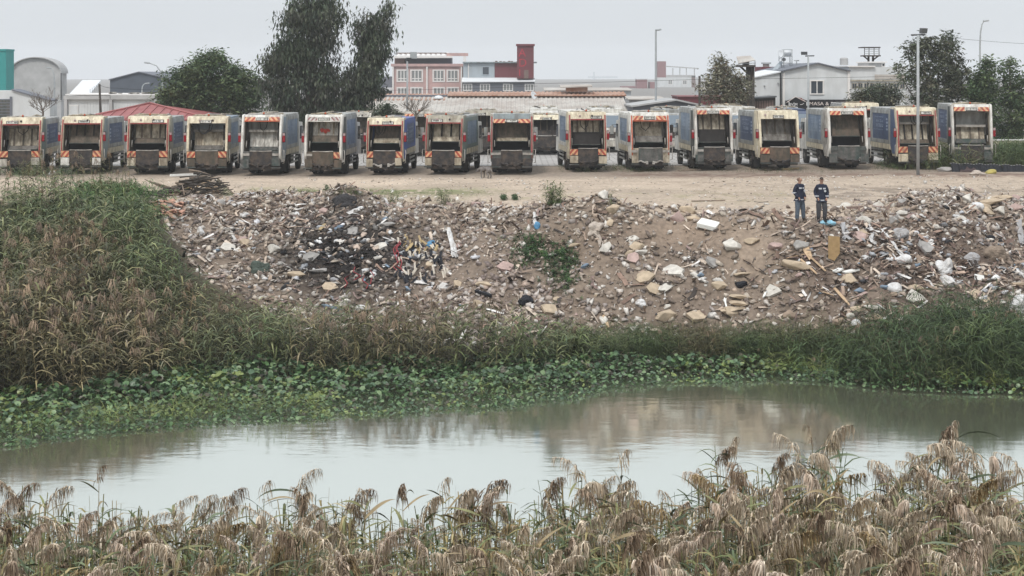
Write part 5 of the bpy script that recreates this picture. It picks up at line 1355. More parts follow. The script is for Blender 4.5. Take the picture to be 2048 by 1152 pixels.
tree('leafy_bush', 'dark leafy bush sticking up over the blue truck', 104, 775, [(770, 222, 14, 14), (758, 230, 18, 12), (785, 228, 14, 14)], 70, 22, 0.2, (0.2, 0.09), G_D, [(770, 215)], 0.06, hollow=0.1, cat='bush')
def bare_tree(label, px, py_base, py_top, Y, spread, seed):
    R = random.Random(seed)
    z0 = PZ(py_base, Y)
    t = thing('bare_tree', label, 'tree', (PX(px, Y), Y, z0))
    H = (py_base - py_top) * Y / F; S = spread * Y / F
    bm = nb(); tube(bm, [(0, 0, 0), (0.05, 0, H * 0.25), (0, 0, H * 0.35)], 0.09, 6, 0.07); obj('trunk', bm, M['bark'], t)
    bm = nb()
    def br(p, d, l, r, k):
        q = p + d * l
        m_ = p.lerp(q, 0.5) + Vector((R.uniform(-.1, .1), R.uniform(-.1, .1), R.uniform(-.05, .1))) * l
        tube(bm, [p, m_, q], r, 4, r * 0.55)
        if k:
            for _ in range(3):
                e = (d + Vector((R.uniform(-.8, .8), R.uniform(-.8, .8), R.uniform(-0.15, .6)))).normalized()
                br(p.lerp(q, R.uniform(0.5, 1)), e, l * R.uniform(0.55, 0.8), r * 0.6, k - 1)
    for k in range(9):
        a = 2 * PI * k / 9 + R.uniform(-.3, .3)
        d = Vector((math.cos(a) * S * 0.55, math.sin(a) * S * 0.4, H * R.uniform(0.25, 0.5))); l = d.length * 0.62
        br(Vector((0, 0, H * R.uniform(0.2, 0.35))), d.normalized(), l, 0.035, 3)
    obj('branches', bm, M['bark'], t)
bare_tree('leafless spreading tree behind the leftmost truck', 85, 240, 180, 116, 62, 5)
bare_tree('leafless grey shrub behind the blue truck, right of the leafy bush', 832, 245, 192, 106, 50, 6)

# ------------------------------------------------------------------ rubble slope
M['stone'] = attr_mat('rubble_stone', 0.92, 0.28, 9.0, 0.15, bump=0.4)
M['fibre'] = attr_mat('dry_scrap', 0.9, 0.25, 6.0, 0.15)
def hull(n, flat, seed):
    r = np.random.default_rng(seed)
    p = r.normal(size=(n, 3)); p /= np.linalg.norm(p, axis=1, keepdims=True); p *= r.uniform(0.75, 1.1, (n, 1)); p *= np.array([1, r.uniform(0.6, 0.95), flat])
    bm = nb(); vs_ = [bm.verts.new(v) for v in p]
    bmesh.ops.convex_hull(bm, input=vs_)
    for v in [v for v in bm.verts if not v.link_faces]: bm.verts.remove(v)
    bmesh.ops.recalc_face_normals(bm, faces=bm.faces)
    return bm
small = []
for k in range(14):
    bm = hull(8, 0.30 + 0.42 * (k % 4) / 3, 100 + k); me = bpy.data.meshes.new('chip'); bm.to_mesh(me); bm.free(); small.append(tri_data(me)); bpy.data.meshes.remove(me)
STONE = [(0.46, 0.40, 0.335), (0.35, 0.295, 0.245), (0.50, 0.455, 0.41), (0.26, 0.21, 0.17), (0.38, 0.30, 0.24), (0.58, 0.55, 0.51), (0.31, 0.27, 0.25), (0.20, 0.16, 0.135), (0.15, 0.12, 0.105)]
LEFT_EDGE = [(300, 395), (318, 420), (345, 470), (395, 545), (470, 590), (560, 640)]
def reed_edge(px): return np.interp(px, [-300, 0, 60, 120, 180, 260, 320, 350, 400, 470, 600, 750, 900, 1050, 1150, 1250, 1350, 1500, 1600, 1700, 1800, 1880, 1950, 2048, 2300],
                                   [372, 376, 360, 352, 376, 388, 424, 492, 556, 588, 604, 614, 622, 638, 652, 654, 650, 655, 640, 650, 650, 640, 625, 645, 640])
def scatter_rubble(n, smin, smax, power, mask):
    X = rng.uniform(-27, 27, n * 4); Y = rng.uniform(47, 86, n * 4); Z = terrain(X, Y)
    px, py = to_px(X, Y, Z)
    ok = rng.random(n * 4) < mask(X, Y, Z, px, py)
    X, Y, Z, px, py = (a[ok][:n] for a in (X, Y, Z, px, py))
    s = smin + (smax - smin) * rng.random(len(X)) ** power
    return X, Y, Z, px, py, s
def dens(X, Y, Z, px, py):
    past = Y - crestY(X)
    left = px > np.interp(py, [395, 420, 470, 545, 590, 640, 800], [296, 315, 340, 390, 460, 560, 700])
    d = np.where(past < 0.8, 1.0, 0.9 * np.exp(-(past - 0.8) / 1.6))
    d = d * left * (py < reed_edge(px) + 70) * (px > 280)
    n1 = fbm(X * 0.5, Y * 0.5 + 40, 3)
    d = d * np.clip(0.95 + 1.6 * n1, 0.42, 1)
    for cx, cy, rx, ry, k in ((1370, 462, 105, 32, 0.85), (1500, 500, 50, 55, 0.6), (1500, 480, 25, 40, 0.5), (1180, 560, 40, 60, 0.5), (1130, 520, 60, 60, 0.4), (1920, 585, 60, 30, 0.5)):
        d = d * (1 - k * np.exp(-((px - cx) / rx) ** 2 - ((py - cy) / ry) ** 2))
    return d
X, Y, Z, px, py, s = scatter_rubble(37000, 0.024, 0.25, 3.2, dens)
kp = ~((px > 1575) & (px < 1665) & (py > 430) & (py < 462) & (s > 0.05)); X, Y, Z, px, py, s = (a[kp] for a in (X, Y, Z, px, py, s))
n = len(X)
c = pick(STONE, n, 0.2)
pinkw = np.exp(-(((px - 1000) / 200) ** 2 + ((py - 560) / 80) ** 2))[:, None]; c = c * (1 - 0.25 * pinkw) + np.array([0.42, 0.34, 0.33]) * 0.25 * pinkw
blk = np.exp(-(((px - 695) / 148) ** 2 + ((py - 510) / 95) ** 2) ** 2) * (rng.random(n) < 0.76)
c = c * (1 - 0.92 * blk[:, None]) + np.array([0.016, 0.015, 0.017]) * 0.92 * blk[:, None]
brn = np.exp(-(((px - 1830) / 230) ** 2 + ((py - 540) / 95) ** 2) ** 2) * (rng.random(n) < 0.8)
c = c * (1 - 0.75 * brn[:, None]) + np.array([0.15, 0.11, 0.09]) * 0.75 * brn[:, None]
R_ = rand_rot(n, 0.9) * s[:, None, None]
kp = rng.random(n) > 0.55 * np.exp(-(((px - 1760) / 190) ** 2 + ((py - 540) / 95) ** 2) ** 2)
X, Y, Z, s, c = (a[kp] for a in (X, Y, Z, s, c)); R_ = R_[kp]; n = len(X)
V, T, Cc = replicate(small, rng.integers(0, len(small), n), R_, np.stack([X, Y, Z + s * 0.22], -1), c)
tag(link('rubble', np_mesh('rubble', V, T, Cc, M['stone'])), kind='stuff')
# gravel and pebbles on the flat lot
def dens2(X, Y, Z, px, py):
    past = Y - crestY(X)
    d = np.where(past > 1.0, 0.30, 0) + (past > 1) * (0.5 * np.exp(-((py - 352) / 9) ** 2) * sst(980, 1250, px)) + 0.25 * np.exp(-((past - 2.5) / 2.0) ** 2)
    d = d * np.clip(0.6 + 2.2 * fbm(X * 0.3, Y * 0.3, 3), 0.1, 1)
    return d * (px > 250) * (Y < 86)
X, Y, Z, px, py, s = scatter_rubble(17000, 0.013, 0.12, 4.0, dens2)
n = len(X)
V, T, Cc = replicate(small, rng.integers(0, len(small), n), rand_rot(n, 0.5) * s[:, None, None], np.stack([X, Y, Z + s * 0.2], -1), pick(STONE[:3] + STONE[5:6], n, 0.2))
tag(link('gravel', np_mesh('gravel', V, T, Cc, M['stone'])), kind='stuff')
# splinters, strips and rags among the rubble
def strip_proto(l, w, bend, seed):
    r = np.random.default_rng(seed); k = 4
    a = np.cumsum(r.normal(0, bend, k)); p = np.zeros((k, 3)); d = np.array([1.0, 0, 0])
    for i in range(1, k): p[i] = p[i - 1] + np.array([math.cos(a[i]), math.sin(a[i]) * 0.8, math.sin(a[i] * 1.7) * 0.5]) * l / (k - 1)
    p -= p.mean(0); V = []
    for q_ in p: V += [q_ + [0, w / 2, 0.01], q_ + [0, -w / 2, 0.0]]
    T = []
    for i in range(k - 1): T += [[2 * i, 2 * i + 1, 2 * i + 3], [2 * i, 2 * i + 3, 2 * i + 2]]
    return np.array(V), np.array(T)
strips = [strip_proto(1, 0.08 + 0.14 * (k % 4) / 3, 0.35, k) for k in range(10)]
def dens3(X, Y, Z, px, py):
    d = dens(X, Y, Z, px, py)
    w_ = 0.25 + 1.0 * np.exp(-(((px - 1800) / 250) ** 2 + ((py - 540) / 105) ** 2) ** 2) + 0.6 * np.exp(-(((px - 560) / 120) ** 2 + ((py - 430) / 40) ** 2)) + 0.5 * np.exp(-(((px - 1180) / 60) ** 2 + ((py - 450) / 30) ** 2))
    return d * np.clip(w_, 0, 1)
X, Y, Z, px, py, s = scatter_rubble(23000, 0.14, 0.85, 2.0, dens3)
n = len(X)
c = pick([(0.24, 0.165, 0.13), (0.34, 0.255, 0.20), (0.13, 0.09, 0.075), (0.42, 0.34, 0.275), (0.48, 0.40, 0.33), (0.22, 0.16, 0.145), (0.60, 0.58, 0.56), (0.06, 0.05, 0.045)], n, 0.3)
blk = np.exp(-(((px - 720) / 140) ** 2 + ((py - 515) / 85) ** 2) ** 2) * (rng.random(n) < 0.42)
c = c * (1 - 0.85 * blk[:, None]) + np.array([0.018, 0.017, 0.018]) * 0.85 * blk[:, None]
V, T, Cc = replicate(strips, rng.integers(0, len(strips), n), rand_rot(n, 0.6) * s[:, None, None], np.stack([X, Y, Z + 0.05 + 0.04 * rng.random(n)], -1), c)
tag(link('scrap_litter', np_mesh('scrap_litter', V, T, Cc, M['fibre'])), kind='stuff')

# broken slabs half buried in the slope
SLAB = {}
for k, nm in enumerate(('tan', 'pale', 'grey', 'pinkish')):
    for q_ in range(3):
        r_ = random.Random(900 + 10 * k + q_); n_ = r_.randint(5, 7)
        ol = [(math.cos(2 * PI * i / n_ + r_.uniform(-.3, .3)) * r_.uniform(0.7, 1.1), math.sin(2 * PI * i / n_ + r_.uniform(-.3, .3)) * r_.uniform(0.5, 0.9)) for i in range(n_)]
        bm = nb(); top = [bm.verts.new((x, y, 0.16 + r_.uniform(-.03, .03))) for x, y in ol]; bot = [bm.verts.new((x * 0.95, y * 0.95, -0.14)) for x, y in ol]
        bm.faces.new(top); bm.faces.new(bot[::-1])
        for i in range(n_): bm.faces.new((top[i], bot[i], bot[(i + 1) % n_], top[(i + 1) % n_]))
        SLAB[nm, q_] = bm

# shreds of plastic and foam in the tipped refuse
def dens4(X, Y, Z, px, py):
    return dens(X, Y, Z, px, py) * np.clip(0.05 + 0.9 * np.exp(-(((px - 1850) / 240) ** 2 + ((py - 535) / 110) ** 2) ** 2) + 0.9 * np.exp(-(((px - 720) / 170) ** 2 + ((py - 520) / 95) ** 2) ** 2) + 0.4 * np.exp(-(((px - 480) / 80) ** 2 + ((py - 450) / 50) ** 2)), 0, 1)
shred = []
for k in range(6):
    bm = nb(); bmesh.ops.create_icosphere(bm, subdivisions=2, radius=1.0); r_ = np.random.default_rng(700 + k)
    for v in bm.verts: v.co = Vector((v.co.x * r_.uniform(0.5, 1.3), v.co.y * r_.uniform(0.4, 1.0), v.co.z * r_.uniform(0.15, 0.6)))
    me = bpy.data.meshes.new('shred'); bm.to_mesh(me); bm.free(); shred.append(tri_data(me)); bpy.data.meshes.remove(me)
X, Y, Z, px, py, s = scatter_rubble(2300, 0.05, 0.24, 2.0, dens4)
n = len(X)
V, T, Cc = replicate(shred, rng.integers(0, 6, n), rand_rot(n, 0.6) * s[:, None, None], np.stack([X, Y, Z + 0.06], -1), pick([(0.62, 0.62, 0.62), (0.5, 0.5, 0.52), (0.30, 0.31, 0.33), (0.05, 0.05, 0.055), (0.10, 0.085, 0.08), (0.45, 0.36, 0.30), (0.20, 0.26, 0.33), (0.55, 0.52, 0.48)], n, 0.2))
tag(link('plastic_litter', np_mesh('plastic_litter', V, T, Cc, M['fibre'])), kind='stuff')

# individually lying stones, largest ones in view
big = []
for k in range(12):
    bm = hull(16 + k % 5, 0.5 + 0.25 * (k % 3) / 2, 300 + k)
    bmesh.ops.bevel(bm, geom=list(bm.edges), offset=0.05, segments=1, affect='EDGES')
    big.append(bm)
STONE_M = {}
for nm, c in (('tan', (0.46, 0.37, 0.27)), ('pale', (0.56, 0.53, 0.48)), ('grey', (0.33, 0.315, 0.30)), ('brown', (0.31, 0.235, 0.18)), ('pinkish', (0.42, 0.31, 0.28)), ('charred', (0.045, 0.043, 0.045))):
    STONE_M[nm] = mat(nm + '_stone', c, 0.92, 0.18, 5, tuple(0.7 * v for v in c), 0.4, 3, bump=0.5)
big_me = {}
for nm in STONE_M:
    for k, bm in enumerate(big):
        me = bpy.data.meshes.new('stone'); bm.to_mesh(me); me.materials.append(STONE_M[nm]); big_me[nm, k] = me
def stone(nm, px, py, s, label, name='stone', sink=0.25, rot=None, group=None, sc=(1, 1, 1), cat='stone'):
    p = hit(px, py)
    o = link(name, big_me[nm, random.randrange(12)], None, (p.x, p.y, p.z + s * (0.42 - sink)), rot or (random.uniform(-.3, .3), random.uniform(-.3, .3), random.uniform(0, 6.28)), (s * sc[0], s * sc[1], s * sc[2]))
    return tag(o, label, cat, group)
LAND = [(340, 425, 'near the broken roof tiles'), (480, 445, 'by the white sacks at the upper left of the slope'), (560, 500, 'left of the charred patch'), (700, 560, 'in the charred patch'), (850, 560, 'under the heap of yellow strips'), (960, 600, 'right of the yellow strips low on the slope'), (1100, 600, 'below the green creeper'), (1190, 480, 'by the torn beige cloth'), (1270, 590, 'on the lower middle slope'), (1370, 610, 'among the tan boulders'), (1480, 600, 'by the stacked tan slabs'), (1430, 490, 'below the white foam block'), (1560, 620, 'at the foot of the slope right of the slabs'), (1620, 545, 'beside the brown board'), (1720, 600, 'under the split planks'), (1800, 590, 'by the striped sack'), (1900, 620, 'below the white plastic tangle'), (2000, 600, 'low at the right edge'), (1980, 420, 'on the heap at the top right'), (1760, 450, 'on the rim right of the two men'), (1880, 480, 'high on the right slope')]
LP = np.array([(a, b_) for a, b_, _ in LAND], float)
cnt = 0; used = {}
X, Y, Z, px, py, s = scatter_rubble(420, 0, 1, 1, lambda *a: dens(*a) * (0.35 + 0.65 * (a[3] > 1180)) * (np.abs(a[4] - 500) < 175))
for i in range(len(X)):
    if cnt >= 285: break
    if py[i] > reed_edge(px[i]) + 5 or (1560 < px[i] < 1690 and 420 < py[i] < 470): continue
    size = 0.12 + 0.36 * random.random() ** 2.0 * (1.0 if 1180 < px[i] < 1600 else 0.75)
    nm = random.choices(('tan', 'pale', 'grey', 'brown', 'pinkish'), (4, 4, 2, 2, 2))[0]
    if 590 < px[i] < 820 and 440 < py[i] < 600 and random.random() < 0.6: nm = 'charred'
    j = int(np.argmin((LP[:, 0] - px[i]) ** 2 + ((LP[:, 1] - py[i]) * 1.5) ** 2))
    sz = 'large' if size > 0.27 else 'fist sized' if size < 0.15 else 'medium'
    lab = f'{sz} {nm} stone {LAND[j][2]}'
    o = link('stone', big_me[nm, random.randrange(12)], None, (X[i], Y[i], Z[i] + size * 0.2), (random.uniform(-.4, .4), random.uniform(-.4, .4), random.uniform(0, 6.28)), (size, size, size * random.uniform(0.7, 1.1)))
    tag(o, lab, 'stone', f'{sz} {nm} stones {LAND[j][2]}')
    cnt += 1
for nm, px, py, s, sc, lab in (
    ('tan', 1590, 541, 0.62, (1.15, 0.8, 0.75), 'big round tan boulder under the split planks'),
    ('tan', 1328, 637, 0.46, (1.1, 0.8, 0.8), 'big tan boulder at the foot of the slope behind the green reeds'),
    ('tan', 1437, 578, 0.38, (1.0, 0.8, 0.7), 'rounded tan boulder above the stacked slabs'),
    ('tan', 1484, 553, 0.32, (1.3, 0.7, 0.5), 'flat tan slab right of the rounded boulder'),
    ('tan', 1478, 598, 0.36, (1.5, 0.8, 0.35), 'topmost slab of the small tan slab stack'),
    ('tan', 1475, 612, 0.34, (1.4, 0.8, 0.4), 'second slab of the small tan slab stack'),
    ('tan', 1468, 625, 0.42, (1.5, 0.9, 0.4), 'lowest and widest slab of the small tan slab stack'),
    ('tan', 965, 572, 0.36, (1.3, 0.7, 0.5), 'long tan slab right of the yellow strips'),
    ('tan', 956, 612, 0.28, (1, 0.9, 0.9), 'rounded cream boulder low on the slope beside the black beam'),
    ('pale', 548, 504, 0.40, (1, 0.8, 0.85), 'pale round boulder left of the charred patch'),
    ('tan', 590, 553, 0.34, (1.3, 0.8, 0.6), 'tan boulder at the lower left of the charred patch'),
    ('grey', 640, 546, 0.34, (1.4, 0.8, 0.4), 'flat grey concrete chunk inside the charred patch'),
    ('grey', 775, 452, 0.30, (1.3, 0.8, 0.5), 'grey concrete chunk at the top of the charred patch'),
    ('pinkish', 920, 494, 0.26, (0.8, 0.6, 1.0), 'upright brownish block right of the hanging white rags'),
    ('brown', 1580, 638, 0.34, (0.9, 0.8, 1.1), 'upright brown boulder at the slope foot below the planks'),
    ('tan', 1714, 624, 0.32, (1, 0.8, 1), 'rounded tan boulder low on the slope under the brown scrap'),
    ('pale', 1742, 622, 0.34, (1.3, 0.7, 0.7), 'long white boulder low on the slope right of the tan one'),
    ('tan', 1503, 488, 0.34, (1.2, 0.8, 0.6), 'square pinkish tan block right of the white foam block'),
    ('grey', 1890, 343, 0.42, (1.5, 0.8, 0.7), 'grey boulder beside the black sheet near the last truck'),
    ('tan', 2000, 402, 0.5, (1.4, 0.8, 0.45), 'wide flat beige slab on top of the right heap'),
    ('tan', 1975, 410, 0.5, (1.5, 0.9, 0.4), 'second beige slab on the right heap, below the top one'),
    ('pale', 1950, 420, 0.42, (1.2, 0.8, 0.5), 'pale slab at the left end of the right heap'),
    ('pinkish', 2030, 420, 0.4, (1.2, 0.8, 0.6), 'reddish block on the right heap at the photo edge'),
    ('tan', 2035, 575, 0.4, (1.4, 0.8, 0.5), 'flat tan boulder at the right edge of the slope')):
    stone(nm, px, py, s, lab, 'boulder', 0.15, (random.uniform(-.15, .15), random.uniform(-.15, .15), random.uniform(-.5, .5)), None, sc, 'boulder')

for k in SLAB: SLAB[k] = mesh_of(SLAB[k], 'broken_chunk', STONE_M[k[0]])
for nm, q_, px, py, sz, tilt, lab in (
    ('tan', 0, 1290, 560, 0.42, 0.7, 'tilted tan slab on the middle slope above the knotted white bag'),
    ('pale', 1, 1345, 548, 0.48, 0.5, 'pale broken slab in the middle slope, left of the tan boulders'),
    ('tan', 2, 1310, 585, 0.36, 0.9, 'small upright tan slab above the big foot boulder'),
    ('pinkish', 0, 1265, 520, 0.34, 0.8, 'pinkish slab under the torn beige cloth'),
    ('grey', 0, 1425, 530, 0.40, 0.6, 'grey slab below the white foam block'),
    ('tan', 1, 1395, 640, 0.42, 0.5, 'tan slab at the slope foot right of the big boulder'),
    ('pale', 2, 1545, 590, 0.38, 0.8, 'pale slab right of the tan slab stack'),
    ('grey', 1, 705, 470, 0.40, 0.6, 'grey slab at the top of the charred patch under the black mound'),
    ('grey', 2, 620, 520, 0.42, 0.9, 'pale grey slab standing at the left of the charred patch'),
    ('pale', 0, 760, 500, 0.34, 0.6, 'pale slab inside the charred patch'),
    ('tan', 0, 660, 580, 0.36, 0.5, 'tan slab at the bottom of the charred patch'),
    ('pale', 1, 455, 500, 0.34, 0.7, 'pale slab among the cream stones at the left of the slope'),
    ('pinkish', 1, 1010, 540, 0.40, 0.6, 'pinkish slab between the yellow strips and the creeper'),
    ('pinkish', 2, 1720, 480, 0.36, 0.8, 'pinkish slab right of the brown board'),
    ('grey', 0, 1850, 500, 0.42, 0.7, 'grey slab high on the right slope above the white tangle'),
    ('tan', 2, 1960, 600, 0.44, 0.6, 'tan slab low on the right slope'),
    ('pale', 2, 1830, 600, 0.40, 0.7, 'pale slab low on the slope right of the striped sack'),
    ('tan', 1, 1100, 625, 0.36, 0.6, 'tan slab at the slope foot below the creeper')):
    p = hit(px, py)
    tag(link('broken_chunk', SLAB[nm, q_], None, p + Vector((0, 0, 0.10)), (tilt, random.uniform(-.3, .3), random.uniform(-.6, .6)), sz), lab, 'slab', None, 'thing')

# ------------------------------------------------------------------ rubbish one can point at
def plain(name, c, rough=0.6, var=0.12, dirt=None): return mat(name, c, rough, var, 6, dirt, 0.4, 4, bump=0.3)
M['bag_white'] = plain('white_plastic', (0.62, 0.62, 0.62), 0.45, 0.1, (0.38, 0.34, 0.3))
M['bag_grey'] = plain('grey_plastic', (0.36, 0.36, 0.37), 0.5, 0.1, (0.25, 0.22, 0.2))
M['bag_black'] = plain('black_plastic', (0.012, 0.013, 0.018), 0.7)
M['bag_blue'] = plain('blue_plastic', (0.09, 0.24, 0.40), 0.45)
M['sheet_blue'] = plain('pale_blue_sheet', (0.30, 0.56, 0.70), 0.5)
M['bag_yellow'] = plain('yellow_plastic', (0.42, 0.35, 0.09), 0.6, 0.2, (0.3, 0.28, 0.15))
M['cloth'] = plain('beige_cloth', (0.46, 0.40, 0.35), 0.9, 0.15, (0.3, 0.25, 0.2))
M['board'] = plain('brown_board', (0.28, 0.185, 0.09), 0.8, 0.15)
M['plank_new'] = plain('split_pale_wood', (0.50, 0.36, 0.23), 0.85, 0.2, (0.33, 0.23, 0.15))
M['plank_old'] = plain('weathered_wood', (0.23, 0.18, 0.14), 0.9, 0.2)
M['foam'] = plain('white_foam', (0.74, 0.74, 0.71), 0.7, 0.06)
M['strip_yellow'] = plain('yellow_brown_strips', (0.40, 0.30, 0.16), 0.85, 0.3, (0.2, 0.15, 0.1))
M['strip_pale'] = plain('pale_strips', (0.50, 0.45, 0.38), 0.85, 0.2)
M['cable_red'] = plain('red_cable', (0.26, 0.045, 0.05), 0.7)
M['tile'] = plain('terracotta_tile', (0.43, 0.235, 0.17), 0.85, 0.15, (0.5, 0.34, 0.26))
M['tarp_brown'] = plain('dark_brown_tarp', (0.055, 0.035, 0.035), 0.6)
def crumple(name, label, m, px, py, size, seed, cat='plastic bag', lump=0.28, lift=0.35, group=None, yaw=None):
    """Crumpled, knotted sheet or bag: a folded closed surface, wider than high."""
    bm = nb(); bmesh.ops.create_icosphere(bm, subdivisions=4, radius=1.0)
    r = np.random.default_rng(seed); ks = r.normal(0, 2.3, (9, 3)); ph = r.uniform(0, 6, 9); k2 = r.normal(0, 6.5, (7, 3)); p2 = r.uniform(0, 6, 7)
    for v in bm.verts:
        q_ = np.array(v.co)
        d = sum(np.sin(k @ q_ + p) for k, p in zip(ks, ph)) / 9 * lump * 2.2 + sum(abs(math.sin(k @ q_ + p)) for k, p in zip(k2, p2)) / 7 * lump * 0.9
        v.co = Vector(q_ * (0.85 + d))
    p = hit(px, py)
    o = obj(name, bm, m, None, (p.x, p.y, p.z + size[2] * lift), (random.uniform(-.2, .2), random.uniform(-.2, .2), random.uniform(0, 6) if yaw is None else yaw), size)
    return tag(o, label, cat, group)
def rag(name, label, m, pts, w, cat='rag', n=5, seed=0, jag=0.35):
    """Torn hanging cloth: several long folded strips that start together."""
    R = random.Random(seed); bm = nb()
    for k in range(n):
        P_ = [hit(a + R.uniform(-w, w) * (0.5 + 0.5 * i / max(1, len(pts) - 1)), b_ + R.uniform(-2, 2)) + Vector((0, -0.05, 0.05 + R.uniform(0, 0.08))) for i, (a, b_) in enumerate(pts)]
        last = None; ww = R.uniform(0.025, 0.07)
        for i, p in enumerate(P_):
            for j in range(2 if i < len(P_) - 1 else 1):
                q_ = p if j == 0 else p.lerp(P_[i + 1], 0.5) + Vector((R.uniform(-.05, .05), -0.02, R.uniform(-.03, .05)))
                h_ = ww * R.uniform(0.6, 1.3)
                row = [bm.verts.new(q_ + Vector((-h_, 0, 0))), bm.verts.new(q_ + Vector((0, -0.03, 0.02))), bm.verts.new(q_ + Vector((h_, 0.01, 0)))]
                if last: 
                    for a in range(2): bm.faces.new((last[a], last[a + 1], row[a + 1], row[a]))
                last = row
    return tag(obj(name, bm, m), label, cat)
def plank(label, m, p0, p1, w=0.12, th=0.03, lift=0.06, roll=0.0, cat='plank', name='plank', group=None):
    a, b_ = hit(*p0), hit(*p1); d = b_ - a; L_ = d.length
    bm = nb(); R = random.Random(int(p0[0] * 7 + p0[1]))
    pr = [(-w / 2, -L_ / 2), (w / 2 * R.uniform(.3, 1), -L_ / 2 + R.uniform(0, .1)), (w / 2, 0), (w / 2 * R.uniform(.5, 1), L_ / 2), (-w / 2 * R.uniform(0, .8), L_ / 2 - R.uniform(0, .15)), (-w / 2, 0.1)]
    top = [bm.verts.new((x, y, th / 2)) for x, y in pr]; bot = [bm.verts.new((x, y, -th / 2)) for x, y in pr]
    bm.faces.new(top); bm.faces.new(bot[::-1])
    for i in range(6): bm.faces.new((top[i], bot[i], bot[(i + 1) % 6], top[(i + 1) % 6]))
    o = obj(name, bm, m, None, a.lerp(b_, 0.5) + Vector((0, -0.02, lift)))
    o.rotation_euler = (d.to_track_quat('Y', 'Z') @ Euler((0, roll, 0)).to_quaternion()).to_euler()
    return tag(o, label, cat, group)

crumple('plastic_sheet', 'pale blue plastic sheet crumpled by the boots of the man in the cap', M['sheet_blue'], 1656, 450, (0.36, 0.28, 0.13), 1, 'plastic sheet', 0.32, yaw=-0.4)
crumple('plastic_bag', 'blue plastic bag snagged high on the slope above the green creeper', M['bag_blue'], 1074, 456, (0.15, 0.12, 0.17), 2)
rag('white_rag', 'white rag sticking up over the blue plastic bag', M['bag_white'], [(1069, 432), (1068, 442), (1072, 452)], 2, n=3, seed=3)
o = crumple('cloth_bundle', 'torn beige cloth bundle hanging under the rim in mid slope', M['cloth'], 1190, 464, (0.36, 0.24, 0.24), 4, 'cloth', 0.35)
rag('hanging_cloth', 'strip of beige cloth hanging down from the torn bundle', M['cloth'], [(1188, 470), (1198, 482), (1204, 497)], 5, 'cloth', 5, 5)
crumple('black_bag', 'black plastic bag with something red and white low on the middle slope', M['bag_black'], 1052, 606, (0.26, 0.2, 0.2), 6)
crumple('plastic_bag', 'knotted white bag with a dark stripe low in mid slope above the reeds', M['bag_white'], 1281, 612, (0.26, 0.2, 0.16), 7)
crumple('black_bag', 'small black bag beside the stacked tan slabs', M['bag_black'], 1482, 572, (0.22, 0.16, 0.12), 8)
crumple('plastic_tangle', 'big tangle of white plastic sheeting on the right slope', M['bag_white'], 1890, 545, (0.42, 0.26, 0.36), 9, 'plastic sheeting', 0.4)
crumple('plastic_tangle', 'lower crumple of white plastic hanging under the big tangle', M['bag_white'], 1893, 568, (0.26, 0.2, 0.2), 10, 'plastic sheeting', 0.4)
crumple('striped_sack', 'white sack with dark stripes half buried in brown scrap', M['bag_white'], 1791, 582, (0.32, 0.24, 0.22), 11, 'sack', 0.2)
crumple('white_sack', 'white slumped sack above the striped one', M['bag_white'], 1806, 524, (0.34, 0.24, 0.18), 12, 'sack', 0.3)
rag('white_rag', 'long white rag trailing down towards the slumped sack', M['bag_white'], [(1762, 462), (1778, 482), (1797, 506), (1812, 520)], 4, n=5, seed=13)
rag('white_rag', 'torn white rag hanging right of the brown board', M['bag_white'], [(1736, 455), (1744, 470), (1742, 484), (1752, 492)], 5, n=5, seed=14)
rag('grey_net', 'grey netting hanging beside the pale blue sheet', M['bag_grey'], [(1684, 452), (1690, 468), (1694, 484)], 8, 'netting', 8, 15)
rag('grey_net', 'pale netting hanging down at the right edge of the slope', M['bag_grey'], [(2036, 446), (2042, 470), (2046, 492)], 9, 'netting', 9, 16)
crumple('grey_bag', 'grey plastic bundle left of the brown rolled mat', M['bag_grey'], 1945, 524, (0.3, 0.22, 0.26), 17)
crumple('brown_bundle', 'dark brown fibrous bundle on the right slope', M['plank_old'], 1990, 515, (0.5, 0.3, 0.34), 18, 'bundle', 0.25)
crumple('black_bag', 'black bag high on the right slope', M['bag_black'], 1980, 480, (0.2, 0.16, 0.17), 19)
crumple('white_sack', 'white sack on the rim of the right heap', M['bag_white'], 1955, 418, (0.4, 0.24, 0.22), 20, 'sack', 0.25)
crumple('white_sack', 'white torn sack at the lower right edge above the reeds', M['bag_white'], 2036, 625, (0.3, 0.24, 0.42), 21, 'sack', 0.35)
crumple('plastic_bag', 'white crumpled plastic at the right edge, mid slope', M['bag_white'], 2030, 545, (0.36, 0.2, 0.12), 22)
crumple('plastic_bag', 'white plastic lump half hidden by the green reeds at right', M['bag_white'], 1895, 652, (0.3, 0.24, 0.14), 23)
crumple('plastic_bag', 'small white bag at the foot of the slope behind the green reeds', M['bag_white'], 1712, 652, (0.18, 0.15, 0.16), 24)
crumple('plastic_bag', 'white bag below the broken roof tiles at the left', M['bag_white'], 401, 470, (0.18, 0.14, 0.26), 25)
crumple('white_sack', 'upper of two white sacks at the upper left of the slope', M['bag_white'], 490, 433, (0.26, 0.2, 0.14), 26, 'sack')
crumple('white_sack', 'lower of two white sacks at the upper left of the slope', M['bag_white'], 481, 449, (0.26, 0.2, 0.14), 27, 'sack')
crumple('plastic_bag', 'white bag on the green weeds under the second truck', M['bag_white'], 106, 350, (0.34, 0.24, 0.16), 28)
crumple('yellow_sack', 'yellow plastic sack beside the black sheet near the last truck', M['bag_yellow'], 1983, 347, (0.28, 0.22, 0.17), 29, 'sack', 0.25)
crumple('plastic_bag', 'pale torn sack left of the yellow one', M['cloth'], 1955, 350, (0.42, 0.26, 0.16), 30, 'sack', 0.35)
crumple('tarpaulin', 'dark brown tarpaulin heap in front of the black sheet', M['tarp_brown'], 1933, 343, (0.75, 0.4, 0.26), 31, 'tarpaulin', 0.25, yaw=0)
